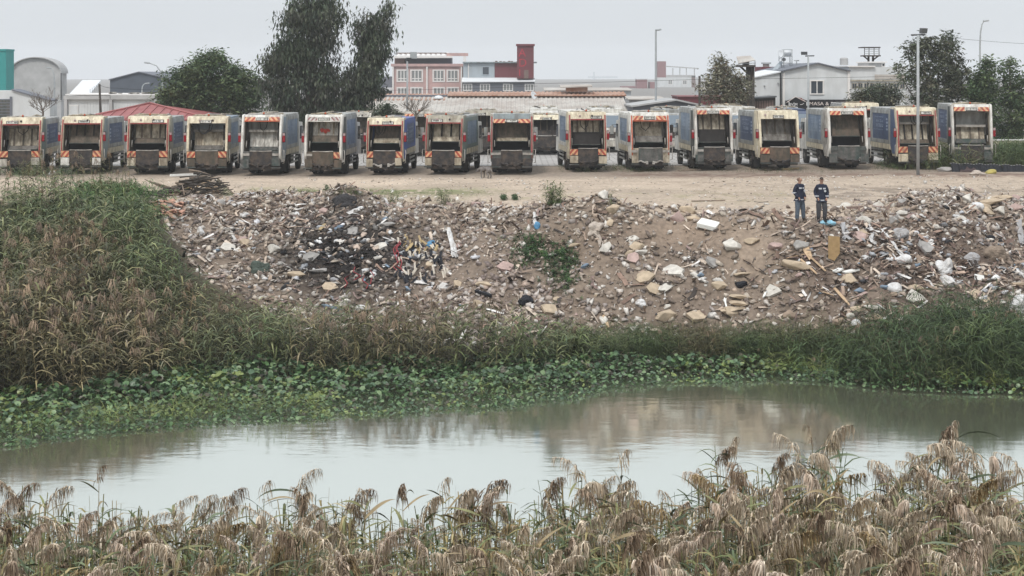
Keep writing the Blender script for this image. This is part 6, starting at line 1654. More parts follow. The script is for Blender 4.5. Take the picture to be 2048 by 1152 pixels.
crumple('grey_cloth', 'dark grey cloth tangle on the right slope above the netting', M['bag_grey'], 1798, 478, (0.34, 0.2, 0.26), 32, 'cloth', 0.4)
crumple('white_bag', 'white plastic scrap lying in the reeds in mid bank', M['bag_white'], 722, 620, (0.2, 0.14, 0.12), 33)
crumple('white_bag', 'white plastic scraps low on the slope left of the black beam', M['bag_white'], 888, 578, (0.24, 0.18, 0.16), 34)
crumple('green_net', 'crumple of dark green netting at the left of the slope', plain('green_netting', (0.075, 0.095, 0.08), 0.9), 525, 545, (0.34, 0.24, 0.3), 35, 'netting', 0.4)
rag('white_rag', 'white rags hanging right of the heap of yellow strips', M['bag_white'], [(898, 462), (901, 482), (908, 506), (912, 518)], 5, n=9, seed=36)
crumple('blue_bag', 'blue plastic on the right shoulder of the yellow strip heap', M['bag_blue'], 862, 493, (0.22, 0.16, 0.2), 37)
# white foam block, boards
p = hit(1417, 458)
bm = nb(); v = bx(bm, -0.42, 0.42, -0.25, 0.25, -0.1, 0.12); bmesh.ops.bevel(bm, geom=bm.edges, offset=0.025, segments=1, affect='EDGES')
tag(obj('foam_block', bm, M['foam'], None, p + Vector((0, 0, 0.16)), (0.35, 0.18, -0.5)), 'white foam block lying tilted on the bare slope', 'foam block')
p = hit(1958, 563)
bm = nb(); bx(bm, -0.2, 0.2, -0.03, 0.03, -0.12, 0.12); bmesh.ops.bevel(bm, geom=bm.edges, offset=0.01, segments=1, affect='EDGES')
tag(obj('foam_sheet', bm, M['foam'], None, p + Vector((0, -0.05, 0.14)), (-0.5, 0.2, 0.2)), 'small white panel on the right slope below the grey bundle', 'panel')
p = hit(1666, 516)
bm = nb(); prism_y(bm, [(-0.22, -0.42), (0.02, -0.5), (0.24, -0.2), (0.25, 0.44), (-0.2, 0.46)], -0.02, 0.02)
tag(obj('brown_board', bm, M['board'], None, p + Vector((0, -0.1, 0.40)), (-0.25, 0.06, 0.1)), 'brown board standing upright in the scrap below the pale blue sheet', 'board')
for a, b_, w_, lab in (((1605, 490), (1622, 528), 0.26, 'broad pale split plank standing above the big round boulder'),
                       ((1618, 520), (1652, 550), 0.14, 'pale split plank running down right of the big round boulder'),
                       ((1572, 524), (1618, 515), 0.13, 'pale split plank lying level over the big round boulder'),
                       ((1600, 526), (1635, 558), 0.1, 'thin pale splinter right beside the big round boulder'),
                       ((1668, 585), (1700, 620), 0.12, 'pale split plank sloping down under the white boards'),
                       ((1640, 590), (1668, 600), 0.12, 'pale broken plank left of the white boards')):
    plank(lab, M['plank_new'], a, b_, w_, 0.03, 0.14, random.uniform(-.3, .3))
plank('upper white board lying on brown scrap in the right slope', M['foam'], (1668, 553), (1684, 545), 0.2, 0.06, 0.12, 0.3, 'board', 'white_board')
plank('lower white board with dark edge lying on brown scrap in the right slope', M['foam'], (1685, 552), (1718, 546), 0.22, 0.06, 0.12, 0.2, 'board', 'white_board')
plank('white stick leaning left of the tan slab stack', M['foam'], (1448, 602), (1456, 634), 0.06, 0.03, 0.10, 0, 'stick', 'stick')
plank('white tube standing right of the tan slab stack', M['foam'], (1527, 604), (1532, 590), 0.08, 0.05, 0.12, 0, 'tube', 'tube')
plank('black charred beam low on the slope beside a cream boulder', M['bag_black'], (952, 588), (985, 598), 0.16, 0.1, 0.1, 0.1, 'beam', 'beam')
plank('long white beam lying on the lot behind the brushwood', M['foam'], (341, 354), (393, 351.5), 0.16, 0.12, 0.09, 0, 'beam', 'beam')
plank('thin dark stick leaning across the left slope', M['plank_old'], (585, 505), (612, 455), 0.06, 0.04, 0.12, 0, 'stick', 'stick')
plank('yellowish board at the upper left of the slope', M['strip_yellow'], (640, 466), (650, 452), 0.16, 0.04, 0.12, 0.3, 'board', 'board')
plank('dark plank half buried in the lot left of the two men', M['plank_old'], (1383, 404), (1450, 402), 0.10, 0.05, 0.04, 0)
plank('grey plank lying before the red framed truck', M['plank_old'], (1356, 343), (1402, 341), 0.16, 0.08, 0.06, 0)
plank('pale curved plank low in the reeds of the middle bank', M['plank_new'], (1205, 640), (1218, 668), 0.12, 0.04, 0.2, 0)
plank('pale board lying under the tall blank hooded truck', M['strip_yellow'], (1568, 341), (1596, 339), 0.2, 0.1, 0.08, 0)

# heap of yellow and pale strips spilling down
def strip_heap(name, label, cat, cx, cy, spec, parts):
    t = thing(name, label, cat, hit(cx, cy)); o0 = Vector(t.location); R = random.Random(int(cx))
    for pname, m, k, (ax, bxr), (ay, by), ln, w_ in parts:
        for _ in range(k):
            a = R.uniform(ax, bxr); b_ = R.uniform(ay, by)
            p = hit(a, b_) + Vector((0, -0.12, R.uniform(0.12, 0.3))); L_ = R.uniform(*ln)
            bm = nb(); ww = w_ * R.uniform(0.6, 1.3)
            f = R.uniform(-.3, .3)
            q0, q1, q2 = Vector((0, 0, 0)), Vector((f * L_ * 0.4, -0.12, -L_ * 0.45)), Vector((f * L_, -0.22, -L_ * 0.9))
            rows = [[bm.verts.new(q_ + Vector((s * ww, 0, 0)) + Vector((0, dy, 0))) for s, dy in ((-1, 0), (1, 0), (1, 0.012), (-1, 0.012))] for q_ in (q0, q1, q2)]
            for u, v in zip(rows, rows[1:]):
                for j in range(4): bm.faces.new((u[j], u[(j + 1) % 4], v[(j + 1) % 4], v[j]))
            bm.faces.new(rows[0][::-1]); bm.faces.new(rows[-1])
            obj(pname, bm, m, t, p - o0, (R.uniform(-.5, .2), R.uniform(-.6, .6), R.uniform(-.6, .6)))
    return t
strip_heap('strip_heap', 'heap of yellow and pale strips spilling down beside the charred patch', 'scrap heap', 838, 510, None,
           (('strip', M['strip_yellow'], 18, (805, 880), (478, 520), (0.25, 0.6), 0.05), ('strip', M['strip_pale'], 30, (795, 895), (482, 555), (0.25, 0.6), 0.04), ('strip', M['bag_black'], 40, (795, 885), (490, 565), (0.25, 0.55), 0.05)))
t = thing('red_cables', 'tangle of red cables at the right side of the charred patch', 'cables', hit(790, 510)); o0 = Vector(t.location); R = random.Random(5)
for k in range(11):
    a, b_ = (R.uniform(783, 802), R.uniform(480, 530)) if k < 7 else (R.uniform(680, 745), R.uniform(530, 562))
    p = [hit(a + R.uniform(-7, 7), b_ + 9 * i) + Vector((R.uniform(-.08, .08), -0.06, 0.12)) - o0 for i in range(4)]
    pipe('cable', M['cable_red'], t, p, 0.022, 5)
# broken terracotta tiles
t = thing('broken_tiles', 'pile of broken terracotta roof tiles under the brushwood heap', 'roof tiles', hit(340, 425)); o0 = Vector(t.location); R = random.Random(8)
for k in range(34):
    p = hit(R.uniform(306, 366), R.uniform(408, 440)) - o0; bm = nb()
    L_, n = R.uniform(0.2, 0.4), 5; r_ = 0.13
    o_ = [(r_ * math.cos(a), r_ * math.sin(a) * 0.6) for a in np.linspace(0.2, PI - 0.2, n)]; i_ = [(0.85 * x, 0.85 * z - 0.01) for x, z in o_[::-1]]
    prism_y(bm, o_ + i_, -L_ / 2, L_ / 2)
    obj('tile', bm, M['tile'], t, p + Vector((0, 0, 0.06 + R.uniform(0, 0.12))), (R.uniform(-.5, .5), R.uniform(-.6, .6), R.uniform(0, 6)))
# brushwood heap
t = thing('brushwood_heap', 'heap of dark branches, planks and dry fronds at the left edge of the lot', 'brushwood', hit(385, 394)); o0 = Vector(t.location); R = random.Random(21)
for k in range(130):
    u = R.random()
    px_ = R.uniform(345, 452) if u < 0.75 else R.uniform(293, 370)
    h_ = 1.05 * math.exp(-((px_ - 405) / 45) ** 2) * R.random() + 0.08
    p = hit(px_, R.uniform(388, 395)) - o0 + Vector((0, R.uniform(-.3, .4), h_)); L_ = R.uniform(0.5, 1.5)
    a, e = R.uniform(-0.5, 0.5) + (0 if R.random() < 0.7 else 1.5), R.uniform(-0.25, 0.35)
    d = Vector((math.cos(a) * math.cos(e), math.sin(a) * math.cos(e), math.sin(e))) * L_ / 2
    pipe('branch', R.choice((M['plank_old'], M['dark_wood'], M['dark_wood'], M['dark_wood'], M['bark'])), t, [p - d, p + Vector((0, 0, R.uniform(-.05, .08))), p + d], R.uniform(0.025, 0.075), 5, 0.02)
for k in range(7):
    p = hit(R.uniform(360, 440), 392) - o0 + Vector((0, 0, 0.25 + R.uniform(0, .4))); bm = nb(); bx(bm, -R.uniform(.2, .4), R.uniform(.2, .4), -0.06, 0.06, -0.02, 0.02)
    obj('plank', bm, R.choice((M['plank_new'], M['dark_wood'])), t, p, (R.uniform(-.5, .5), R.uniform(-.6, .6), R.uniform(-.6, .6)))
for k in range(6):
    a = hit(290 + 9 * k, 372 + 3 * k) - o0 + Vector((0, 0, 0.35)); b_ = hit(340 + 9 * k, 388 + k) - o0 + Vector((0, 0, 0.12))
    pipe('pole', M['plank_old'], t, [a, b_], 0.03, 5)
pipe('frond_stem', M['plank_old'], t, [hit(437, 385) - o0 + Vector((0, 0, 0.7)), hit(470, 392) - o0 + Vector((0, 0, 0.05))], 0.03, 5)
bm = nb()
for k in range(40):
    f = k / 40; c = (hit(437, 385) - o0 + Vector((0, 0, 0.7))).lerp(hit(470, 392) - o0 + Vector((0, 0, 0.05)), f)
    tube(bm, [c, c + Vector((-0.25 - 0.2 * R.random(), -0.1, -0.55 * (1 - f) - 0.05))], 0.012, 3)
obj('dry_frond', bm, mat('dry_frond_green', (0.10, 0.11, 0.06), 0.9), t)
# black corrugated sheet lying on edge
t = thing('black_sheet', 'long black corrugated sheet lying in front of the grass by the last truck', 'corrugated sheet', hit(1975, 345)); bm = nb(); o0 = Vector(t.location)
rows = []
for k in range(60):
    px_ = 1905 + 2.9 * k; p = hit(px_, 344) - o0; w_ = 0.06 * math.sin(k * 1.3)
    top = 0.48 - 0.14 * (px_ - 1905) / 170 + 0.03 * math.sin(k * 0.7)
    rows.append([bm.verts.new((p.x, p.y + w_, p.z - 0.05)), bm.verts.new((p.x, p.y + w_ + 0.35, p.z + top)), bm.verts.new((p.x, p.y + w_ + 0.38, p.z + top)), bm.verts.new((p.x, p.y + w_ + 0.03, p.z - 0.05))])
for a, b_ in zip(rows, rows[1:]):
    for j in range(4): bm.faces.new((a[j], a[(j + 1) % 4], b_[(j + 1) % 4], b_[j]))
obj('sheet', bm, M['bag_black'], t)
bm = nb()
for r_ in rows: pass
for k in range(0, 58, 2):
    px_ = 1905 + 2.9 * k; p = hit(px_, 344) - o0; top = 0.48 - 0.14 * (px_ - 1905) / 170 + 0.03 * math.sin(k * 0.7); bx(bm, p.x - 0.05, p.x + 0.05, p.y + 0.36, p.y + 0.40, p.z + top, p.z + top + 0.03)
obj('torn_edge', bm, M['bag_grey'], t)
# charred soil mound on the rim
bm = nb(); bmesh.ops.create_icosphere(bm, subdivisions=4, radius=1)
for v in bm.verts:
    q_ = v.co.copy(); f = 1 + 0.55 * float(fbm(q_.x * 2.2 + 3, q_.y * 2.2 + q_.z * 3, 4)); v.co = q_ * f
p = hit(690, 410); tag(obj('charred_mound', bm, STONE_M['charred'], None, p + Vector((0, 0.2, 0.0)), (0, 0, 0.4), (0.62, 0.5, 0.5)), 'black charred mound on the rim above the charred patch', 'soil mound')

# ------------------------------------------------------------------ reeds on the far bank, water hyacinth, weeds
M['reed'] = attr_mat('reed_leaves', 0.65, 0.2, 2.0, 0.2, 0.12)
M['hyacinth'] = attr_mat('hyacinth_leaves', 0.38, 0.15, 5.0, 0.45, 0.05)
def blade(P_, w):
    """Ribbon along points with half-width list; returns V, T."""
    V = []; T = []
    n = len(P_)
    for i, p in enumerate(P_):
        d = np.array(P_[min(i + 1, n - 1)]) - np.array(P_[max(i - 1, 0)]); s = np.cross(d, [0.3, 0.2, 1.0]); s /= (np.linalg.norm(s) + 1e-9)
        V += [np.array(p) + s * w[i], np.array(p) - s * w[i]]
    for i in range(n - 1): T += [[2 * i, 2 * i + 1, 2 * i + 3], [2 * i, 2 * i + 3, 2 * i + 2]]
    return np.array(V), np.array(T)
def join(parts):
    V, T, C_, off = [], [], [], 0
    for v, t, c in parts:
        V.append(v); T.append(t + off); C_.append(np.repeat(np.array(c, float)[None], len(v), 0)); off += len(v)
    return np.concatenate(V), np.concatenate(T), np.concatenate(C_)
def reed_proto(seed, nleaf=10, h=1.0, leaf_l=0.36, leaf_w=0.011, droop=0.5, plume=False, low=0.12, stem_w=0.004, seg=3):
    """Unit-height reed: cane, arching leaves, optional drooping plume. Colour factors: leaf 1,1,1; cane tan; plume straw."""
    r = np.random.default_rng(seed); parts = []
    lean = r.uniform(-.10, .10, 2)
    top = lambda t: np.array([lean[0] * t * t, lean[1] * t * t, t * h])
    parts.append((*blade([top(0), top(0.5), top(1.0)], [stem_w * 1.3, stem_w, stem_w * 0.5]), (1.2, 1.1, 0.9)))
    for k in range(nleaf):
        t = low + (0.97 - low) * (k + r.random()) / nleaf; a = r.uniform(0, 2 * PI); L_ = leaf_l * r.uniform(0.7, 1.25); p = top(t)
        up = r.uniform(0.35, 0.95); out = np.array([math.cos(a), math.sin(a), 0])
        pts = [p]; 
        for i in range(1, seg + 1):
            f = i / seg; pts.append(p + out * L_ * f * (0.85 if f < 1 else 0.95) + np.array([0, 0, L_ * (up * f - droop * 1.6 * f * f)]))
        w = [leaf_w * 0.7] + [leaf_w * (1 - 0.4 * (i / seg)) for i in range(1, seg)] + [0.001]
        g = r.uniform(0.55, 1.6); parts.append((*blade(pts, w), (g, g, g * r.uniform(0.75, 1.05))))
    if plume:
        a0 = r.uniform(0, 2 * PI); side = np.array([math.cos(a0), math.sin(a0), 0])
        for k in range(20):
            t = k / 20; p = top(0.93 + 0.10 * t) + side * 0.05 * t * t; a = r.uniform(0, 2 * PI); o_ = np.array([math.cos(a), math.sin(a), 0]) * 0.6 + side * 0.7; L_ = 0.10 * r.uniform(0.7, 1.3)
            parts.append((*blade([p, p + o_ * L_ * 0.5 + [0, 0, 0.02], p + o_ * L_ * 0.8 - [0, 0, L_ * 0.6]], [0.002, 0.0042, 0.002]), (2.6, 1.75, 1.35) if False else (-1, -1, -1)))
    return join(parts)
def reed_field(name, X, Y, Z, h, col, plume_p, plume_col, leaf_l=0.36, leaf_w=0.011, nleaf=10, droop=0.5, seed=0, tilt=0.12, kinds=8):
    n = len(X); protos, pc = [], []
    for k in range(kinds):
        V, T, C_ = reed_proto(seed + k, nleaf, 1.0, leaf_l, leaf_w, droop, plume=(k >= kinds // 2)); protos.append((V, T)); pc.append(C_)
    has = rng.random(n) < plume_p
    which = np.where(has, rng.integers(kinds // 2, kinds, n), rng.integers(0, kinds // 2, n))
    Rm = rand_rot(n, tilt) * (h[:, None, None])
    VV, TT, CC, off = [], [], [], 0
    for k in range(kinds):
        i = np.nonzero(which == k)[0]
        if not len(i): continue
        V, T = protos[k]
        v = np.einsum('nij,kj->nki', Rm[i], V) + np.stack([X[i], Y[i], Z[i]], -1)[:, None]
        f = pc[k][None]; c = np.where(f < 0, plume_col[i][:, None, :], col[i][:, None, :] * np.abs(f))
        t = T[None] + (np.arange(len(i)) * len(V))[:, None, None] + off; off += len(i) * len(V)
        VV.append(v.reshape(-1, 3)); TT.append(t.reshape(-1, 3)); CC.append(c.reshape(-1, 3))
    o = link(name, np_mesh(name, np.concatenate(VV), np.concatenate(TT), np.concatenate(CC), M['reed']))
    return tag(o, kind='stuff')
PLUME = [(0.29, 0.205, 0.14), (0.22, 0.16, 0.115), (0.35, 0.26, 0.185), (0.19, 0.14, 0.105)]
def reed_sites(n, hfun, xr=(-30, 30), yr=(44, 84)):
    X = rng.uniform(*xr, n); Y = rng.uniform(*yr, n); Z = terrain(X, Y); px, py = to_px(X, Y, Z)
    h = hfun(px, py, X, Y) * rng.uniform(0.75, 1.2, n)
    top = py - 0.88 * h * F / Y
    front = Y > shoreY(X) - 0.9 - 0.4 * np.sin(X * 0.9)
    gaps = fbm(X * 0.55, Y * 0.45 + 70, 3) > -0.16 - 0.2 * (px > 430) - 0.3 * (rng.random(n) < 0.25)
    ok = front & gaps & (top > reed_edge(px) + rng.normal(0, 7, n) * (1 + (px < 320)) + 34 * fbm(X * 0.45, Y * 0.3 + 90, 3) * 2 * ((px > 280) & (px < 1180))) & (px > -300) & (px < 2350) & ~((px < 330) & (py < 372)) & ((px < 1240) | (py > 690))
    return tuple(a[ok] for a in (X, Y, Z, px, py, h))
def hh(px, py, X, Y): return np.where(px < 1180, 1.85 + 0.4 * (px < 420) + 0.25 * sst(430, 600, px) + 0.5 * fbm(X * 0.25, Y * 0.25, 2), 1.25 + 0.9 * np.exp(-((px - 1960) / 110) ** 2) + 0.5 * fbm(X * 0.4, Y * 0.3, 2))
S1 = [a[:10500] for a in reed_sites(30000, hh)]
S1 = [a[S1[3] < 1200] for a in S1]
qx = rng.uniform(1020, 2180, 5200); qy = rng.uniform(686, 752, 5200)     # narrow green belt along the right foot of the slope
qP = np.array([[*on_level(a, b_, 0.5)] for a, b_ in zip(qx, qy)]); qX, qY = qP[:, 0], qP[:, 1]; qY = np.maximum(qY, shoreY(qX) - 0.8 + rng.uniform(0, 1.5, 5200)); qZ = np.maximum(terrain(qX, qY), 0.0)
qx, qy = to_px(qX, qY, qZ); qh = (1.15 + 0.8 * np.exp(-((qx - 1960) / 120) ** 2) + 0.6 * fbm(qX * 0.5, qY * 0.4, 2) - 0.1 * np.exp(-((qx - 1330) / 90) ** 2)) * rng.uniform(0.7, 1.2, 5200)
ok = (rng.random(5200) < 0.85 * sst(1030, 1180, qx)) & (qy - 0.9 * qh * F / qY > reed_edge(qx) - 14 + rng.normal(0, 7, 5200))
X, Y, Z, px, py, h = (np.concatenate([a, b_[ok]]) for a, b_ in zip(S1, (qX, qY, qZ, qx, qy, qh))); n = len(X)
zone = fbm(X * 0.3, Y * 0.25 + 20, 3) * 3.4
gr = np.clip(0.50 + rng.normal(0, 0.15, n) + zone + 0.75 * np.exp(-(((px - 170) / 200) ** 2 + ((py - 450) / 85) ** 2)) + 0.7 * sst(1140, 1300, px) - 0.28 * np.exp(-(((px - 200) / 300) ** 2 + ((py - 690) / 80) ** 2)) - 0.15 * (px < 1100), 0, 1)[:, None]
green = pick([(0.105, 0.135, 0.062), (0.145, 0.17, 0.09), (0.08, 0.11, 0.06), (0.19, 0.205, 0.12), (0.06, 0.08, 0.045)], n, 0.25)
deep = pick([(0.052, 0.085, 0.04), (0.065, 0.10, 0.043), (0.085, 0.115, 0.05)], n, 0.25)
olive = pick([(0.14, 0.13, 0.08), (0.20, 0.175, 0.11), (0.095, 0.092, 0.058), (0.265, 0.22, 0.15), (0.065, 0.064, 0.043)], n, 0.25)
wr = sst(1150, 1320, px)[:, None] * 0.85
green = green * (1 - wr) + deep * wr
col = olive * (1 - gr) + green * gr
plume_p = np.clip(0.5 - 0.6 * gr[:, 0], 0.02, 0.45) * (1 - 0.8 * sst(1150, 1300, px)) * (1 - 0.9 * np.exp(-(((px - 170) / 190) ** 2 + ((py - 440) / 70) ** 2)))
lo = px < 1190
for sel, nm, kw in ((lo, 'reed_bed', dict(leaf_l=0.30, leaf_w=0.0125, nleaf=12, droop=0.5)), (~lo, 'green_reed_bed', dict(leaf_l=0.40, leaf_w=0.0075, nleaf=13, droop=0.35))):
    reed_field(nm, X[sel], Y[sel], Z[sel] - 0.05, h[sel], col[sel], plume_p[sel], pick(PLUME, int(sel.sum()), 0.2), seed=50, **kw)
# extra dark green clump hanging over the water at the right
X = rng.normal(PX(1950, 50.0), 1.7, 1500); Y = rng.normal(51.9, 1.0, 1500); ok = (Y > 50.3); X, Y = X[ok], Y[ok]; n = len(X)
reed_field('overhanging_reeds', X, Y, np.maximum(terrain(X, Y), -0.05), rng.uniform(1.0, 2.0, n), pick([(0.055, 0.085, 0.04), (0.07, 0.105, 0.05), (0.042, 0.066, 0.035)], n, 0.25), np.full(n, 0.03), pick(PLUME, n), leaf_l=0.42, leaf_w=0.0075, nleaf=12, droop=0.5, seed=80, tilt=0.38)
# tall stems along the left top of the bank
X = rng.uniform(-24, -15.5, 260); Y = rng.uniform(66, 74, 260); Z = terrain(X, Y); px, py = to_px(X, Y, Z); ok = (px > -50) & (px < 270)
X, Y, Z = X[ok], Y[ok], Z[ok]; n = len(X)
reed_field('bank_top_reeds', X, Y, Z, rng.uniform(0.8, 2.3, n), pick([(0.13, 0.12, 0.07), (0.10, 0.115, 0.06), (0.16, 0.13, 0.09)], n, 0.2), np.full(n, 0.3), pick(PLUME, n), leaf_l=0.25, leaf_w=0.008, nleaf=9, seed=90)

# water hyacinth
def hy_leaf(seed):
    r = np.random.default_rng(seed); V = [[0, 0, 0]]; T = []
    k = 7
    for i in range(k):
        a = 2 * PI * i / k; V.append([math.cos(a) * 0.5 * (1.0 if abs(math.sin(a)) < .9 else 0.9), math.sin(a) * 0.5 + 0.05, 0.10 + 0.07 * math.cos(2 * a) + r.uniform(-.03, .03)])
    for i in range(k): T.append([0, 1 + i, 1 + (i + 1) % k])
    V += [[-0.05, -0.45, 0.05], [0.05, -0.45, 0.05], [0.0, -0.75, -0.7]]; T.append([k + 1, k + 3, k + 2])
    return np.array(V), np.array(T)
hyp = [hy_leaf(k) for k in range(6)]
n0 = 70000
X = rng.uniform(-24, 24, n0); Y = rng.uniform(41, 58, n0)
yf = frontY(X) + 0.35 * fbm(X * 0.9, X * 0 + 3, 3) * 2; yb = shoreY(X) + 1.1
ok = (Y > yf) & (Y < yb); X, Y, yf, yb = X[ok], Y[ok], yf[ok], yb[ok]; n = len(X)
f = np.clip((Y - yf) / np.maximum(yb - yf, 0.3), 0, 1)
lump = np.clip(0.5 + 1.6 * fbm(X * 0.7, Y * 0.6 + 11, 3), 0, 1)
zz = 0.06 + (0.10 + 0.75 * lump) * sst(0.0, 0.45, f) * rng.uniform(0.35, 1.0, n)
size = rng.uniform(0.075, 0.20, n) * (0.75 + 0.45 * sst(0.1, 0.5, f))
keep = rng.random(n) < np.clip(0.9 + 0.2 * f, 0, 1); X, Y, zz, size, f, lump = (a[keep] for a in (X, Y, zz, size, f, lump)); n = len(X)
c = pick([(0.07, 0.135, 0.05), (0.10, 0.175, 0.068), (0.045, 0.09, 0.042), (0.15, 0.22, 0.105), (0.078, 0.13, 0.07), (0.06, 0.055, 0.033)], n, 0.2)
yel = (fbm(X * 0.5, Y * 0.8 + 60, 3) > 0.10) & (rng.random(n) < 0.4); c[yel] = pick([(0.16, 0.20, 0.055), (0.13, 0.17, 0.05)], int(yel.sum()), 0.2)
V, T, Cc = replicate(hyp, rng.integers(0, 6, n), rand_rot(n, 0.75) * size[:, None, None], np.stack([X, Y, zz], -1), c)
tag(link('water_hyacinth', np_mesh('water_hyacinth', V, T, Cc, M['hyacinth'])), kind='stuff')
n = 700; X = rng.uniform(-20, 20, n); Y = frontY(X) + rng.uniform(0.1, 2.2, n); ok = fbm(X * 0.4, Y * 0.4 + 33, 2) > 0.02; X, Y = X[ok], Y[ok]; n = len(X)
reed_field('waterside_sedge', X, Y, np.full(n, 0.1), rng.uniform(0.35, 0.75, n), pick([(0.14, 0.18, 0.06), (0.17, 0.19, 0.08), (0.10, 0.14, 0.05)], n), np.zeros(n), pick(PLUME, n), leaf_l=0.7, leaf_w=0.016, nleaf=7, droop=0.3, seed=120)

# weeds, grass tufts and creeper
def weed_patch(name, cx, cy, rx, ry, n, h, cols_, leaf_l=0.5, leaf_w=0.02, nleaf=8, droop=0.4, seed=1, tilt=0.3, zoff=0.0, plume=0.0):
    u = rng.normal(0, 0.5, (n, 2)); pts = [hit(cx + rx * a, cy + ry * b_) for a, b_ in u]
    X = np.array([p.x for p in pts]); Y = np.array([p.y for p in pts]); Z = np.array([p.z for p in pts]) + zoff
    return reed_field(name, X, Y, Z - 0.02, rng.uniform(h[0], h[1], n), pick(cols_, n, 0.2), np.full(n, plume), pick(PLUME, n), leaf_l, leaf_w, nleaf, droop, seed, tilt)
GRASS = [(0.075, 0.11, 0.045), (0.10, 0.135, 0.06), (0.055, 0.085, 0.04)]
t = weed_patch('grass', 1910, 331, 105, 9, 1500, (0.5, 1.5), GRASS + [(0.13, 0.13, 0.07)], 0.5, 0.013, 9, 0.3, 210)
weed_patch('grass', 2030, 328, 60, 8, 900, (0.6, 1.5), GRASS, 0.5, 0.013, 9, 0.3, 215)
weed_patch('grass', 1790, 336, 60, 6, 260, (0.15, 0.5), GRASS + [(0.16, 0.14, 0.08)], 0.6, 0.018, 8, 0.4, 220)
weed_patch('grass', 1235, 340, 130, 6, 340, (0.12, 0.36), GRASS + [(0.15, 0.14, 0.08)], 0.7, 0.024, 8, 0.4, 225)
weed_patch('grass', 1560, 344, 160, 5, 260, (0.10, 0.30), GRASS[2:] + [(0.13, 0.10, 0.07), (0.16, 0.13, 0.09)], 0.7, 0.02, 8, 0.4, 226)
weed_patch('weeds', 70, 348, 110, 5, 420, (0.15, 0.5), [(0.06, 0.10, 0.055), (0.05, 0.085, 0.05)], 0.6, 0.035, 8, 0.5, 230)
weed_patch('weeds', 225, 396, 80, 16, 900, (0.25, 0.75), [(0.06, 0.125, 0.04), (0.085, 0.15, 0.05), (0.05, 0.095, 0.035)], 0.45, 0.035, 10, 0.5, 240, 0.5)
weed_patch('weeds', 265, 430, 60, 14, 420, (0.2, 0.6), [(0.055, 0.105, 0.04), (0.07, 0.115, 0.05)], 0.45, 0.035, 10, 0.5, 241, 0.5)
weed_patch('grass', 680, 386, 260, 6, 520, (0.05, 0.16), [(0.10, 0.145, 0.05), (0.13, 0.155, 0.07)], 0.9, 0.04, 8, 0.5, 245, 0.5)
weed_patch('creeper', 1062, 502, 40, 30, 260, (0.12, 0.32), [(0.045, 0.09, 0.035), (0.06, 0.11, 0.04), (0.035, 0.07, 0.03)], 0.6, 0.07, 8, 0.5, 250, 0.7)
weed_patch('creeper', 1122, 535, 38, 50, 340, (0.12, 0.32), [(0.045, 0.085, 0.035), (0.06, 0.10, 0.04), (0.035, 0.065, 0.03)], 0.6, 0.07, 8, 0.5, 255, 0.7)
def tuft(name, label, cx, cy, rx, n, h, cols_, cat, **kw):
    o = weed_patch(name, cx, cy, rx, 2.5, n, h, cols_, **kw); del o['kind']; return tag(o, label, cat)
def clump(name, label, cx, cy, rx, n, h, cols_, seed, leaf_l=0.34, leaf_w=0.016, nleaf=10, cat='reed clump', plume=0.0):
    t = thing(name, label, cat, hit(cx, cy)); o = weed_patch('leafy_canes', cx, cy, rx, 2.5, n, h, cols_, leaf_l, leaf_w, nleaf, 0.45, seed, 0.2, plume=plume)
    o.location = -Vector(t.location); o.parent = t
    return t
clump('reed_clump', 'tall green reed clump growing alone on the rim in mid picture', 1106, 412, 20, 60, (0.55, 1.15), [(0.085, 0.12, 0.05), (0.11, 0.14, 0.065)], 300)
clump('reed_clump', 'thin single reed tuft on the lot right of the big clump', 1222, 412, 6, 10, (0.5, 0.95), [(0.11, 0.135, 0.07), (0.13, 0.14, 0.08)], 305, 0.3, 0.013, 9)
clump('grass_clump', 'grass tuft on the rim right of the charred mound', 788, 408, 14, 26, (0.35, 0.7), [(0.10, 0.135, 0.06), (0.14, 0.16, 0.08)], 310, 0.6, 0.018, 7, 'grass tuft')
clump('grass_clump', 'taller grass tuft on the rim left of the two round weeds', 888, 410, 11, 26, (0.35, 0.85), [(0.10, 0.13, 0.06), (0.13, 0.15, 0.075)], 315, 0.6, 0.016, 7, 'grass tuft')
for cx, sd, lab in ((1007, 320, 'left of two low round green weeds on the lot'), (1029, 325, 'right of two low round green weeds on the lot'), (654, 330, 'small dark weed alone at the back of the lot')):
    clump('round_weed', lab, cx, 399 if cx > 900 else 379, 6 if cx > 900 else 3, 46 if cx > 900 else 14, (0.16, 0.30), [(0.045, 0.085, 0.035), (0.06, 0.10, 0.045)], sd, 0.55, 0.06, 9, 'weed')
clump('reed_clump', 'pale grassy clump in front of the leftmost truck', 62, 352, 26, 60, (0.4, 0.95), [(0.13, 0.15, 0.08), (0.16, 0.165, 0.10)], 335, 0.4, 0.014, 9)

# ------------------------------------------------------------------ the dog and the two men
M['skin'] = mat('skin', (0.40, 0.23, 0.165), 0.6, 0.06, 8)
M['jacket'] = mat('navy_work_jacket', (0.017, 0.021, 0.04), 0.8, 0.15, 9, bump=0.2)
M['jeans'] = mat('grey_blue_jeans', (0.085, 0.105, 0.135), 0.85, 0.15, 9, bump=0.2)
M['trousers'] = mat('dark_grey_trousers', (0.055, 0.055, 0.062), 0.85, 0.15, 9, bump=0.2)
M['reflect'] = mat('reflective_tape', (0.46, 0.47, 0.50), 0.4, 0.05)
M['boot'] = mat('black_boot', (0.02, 0.02, 0.022), 0.6, 0.1)
M['shoe'] = mat('brown_shoe', (0.07, 0.05, 0.04), 0.7, 0.1)
M['hair'] = mat('dark_short_hair', (0.03, 0.025, 0.022), 0.9, 0.2, 20)
M['hair_grey'] = mat('cropped_grey_brown_hair', (0.20, 0.13, 0.10), 0.85, 0.15, 20)
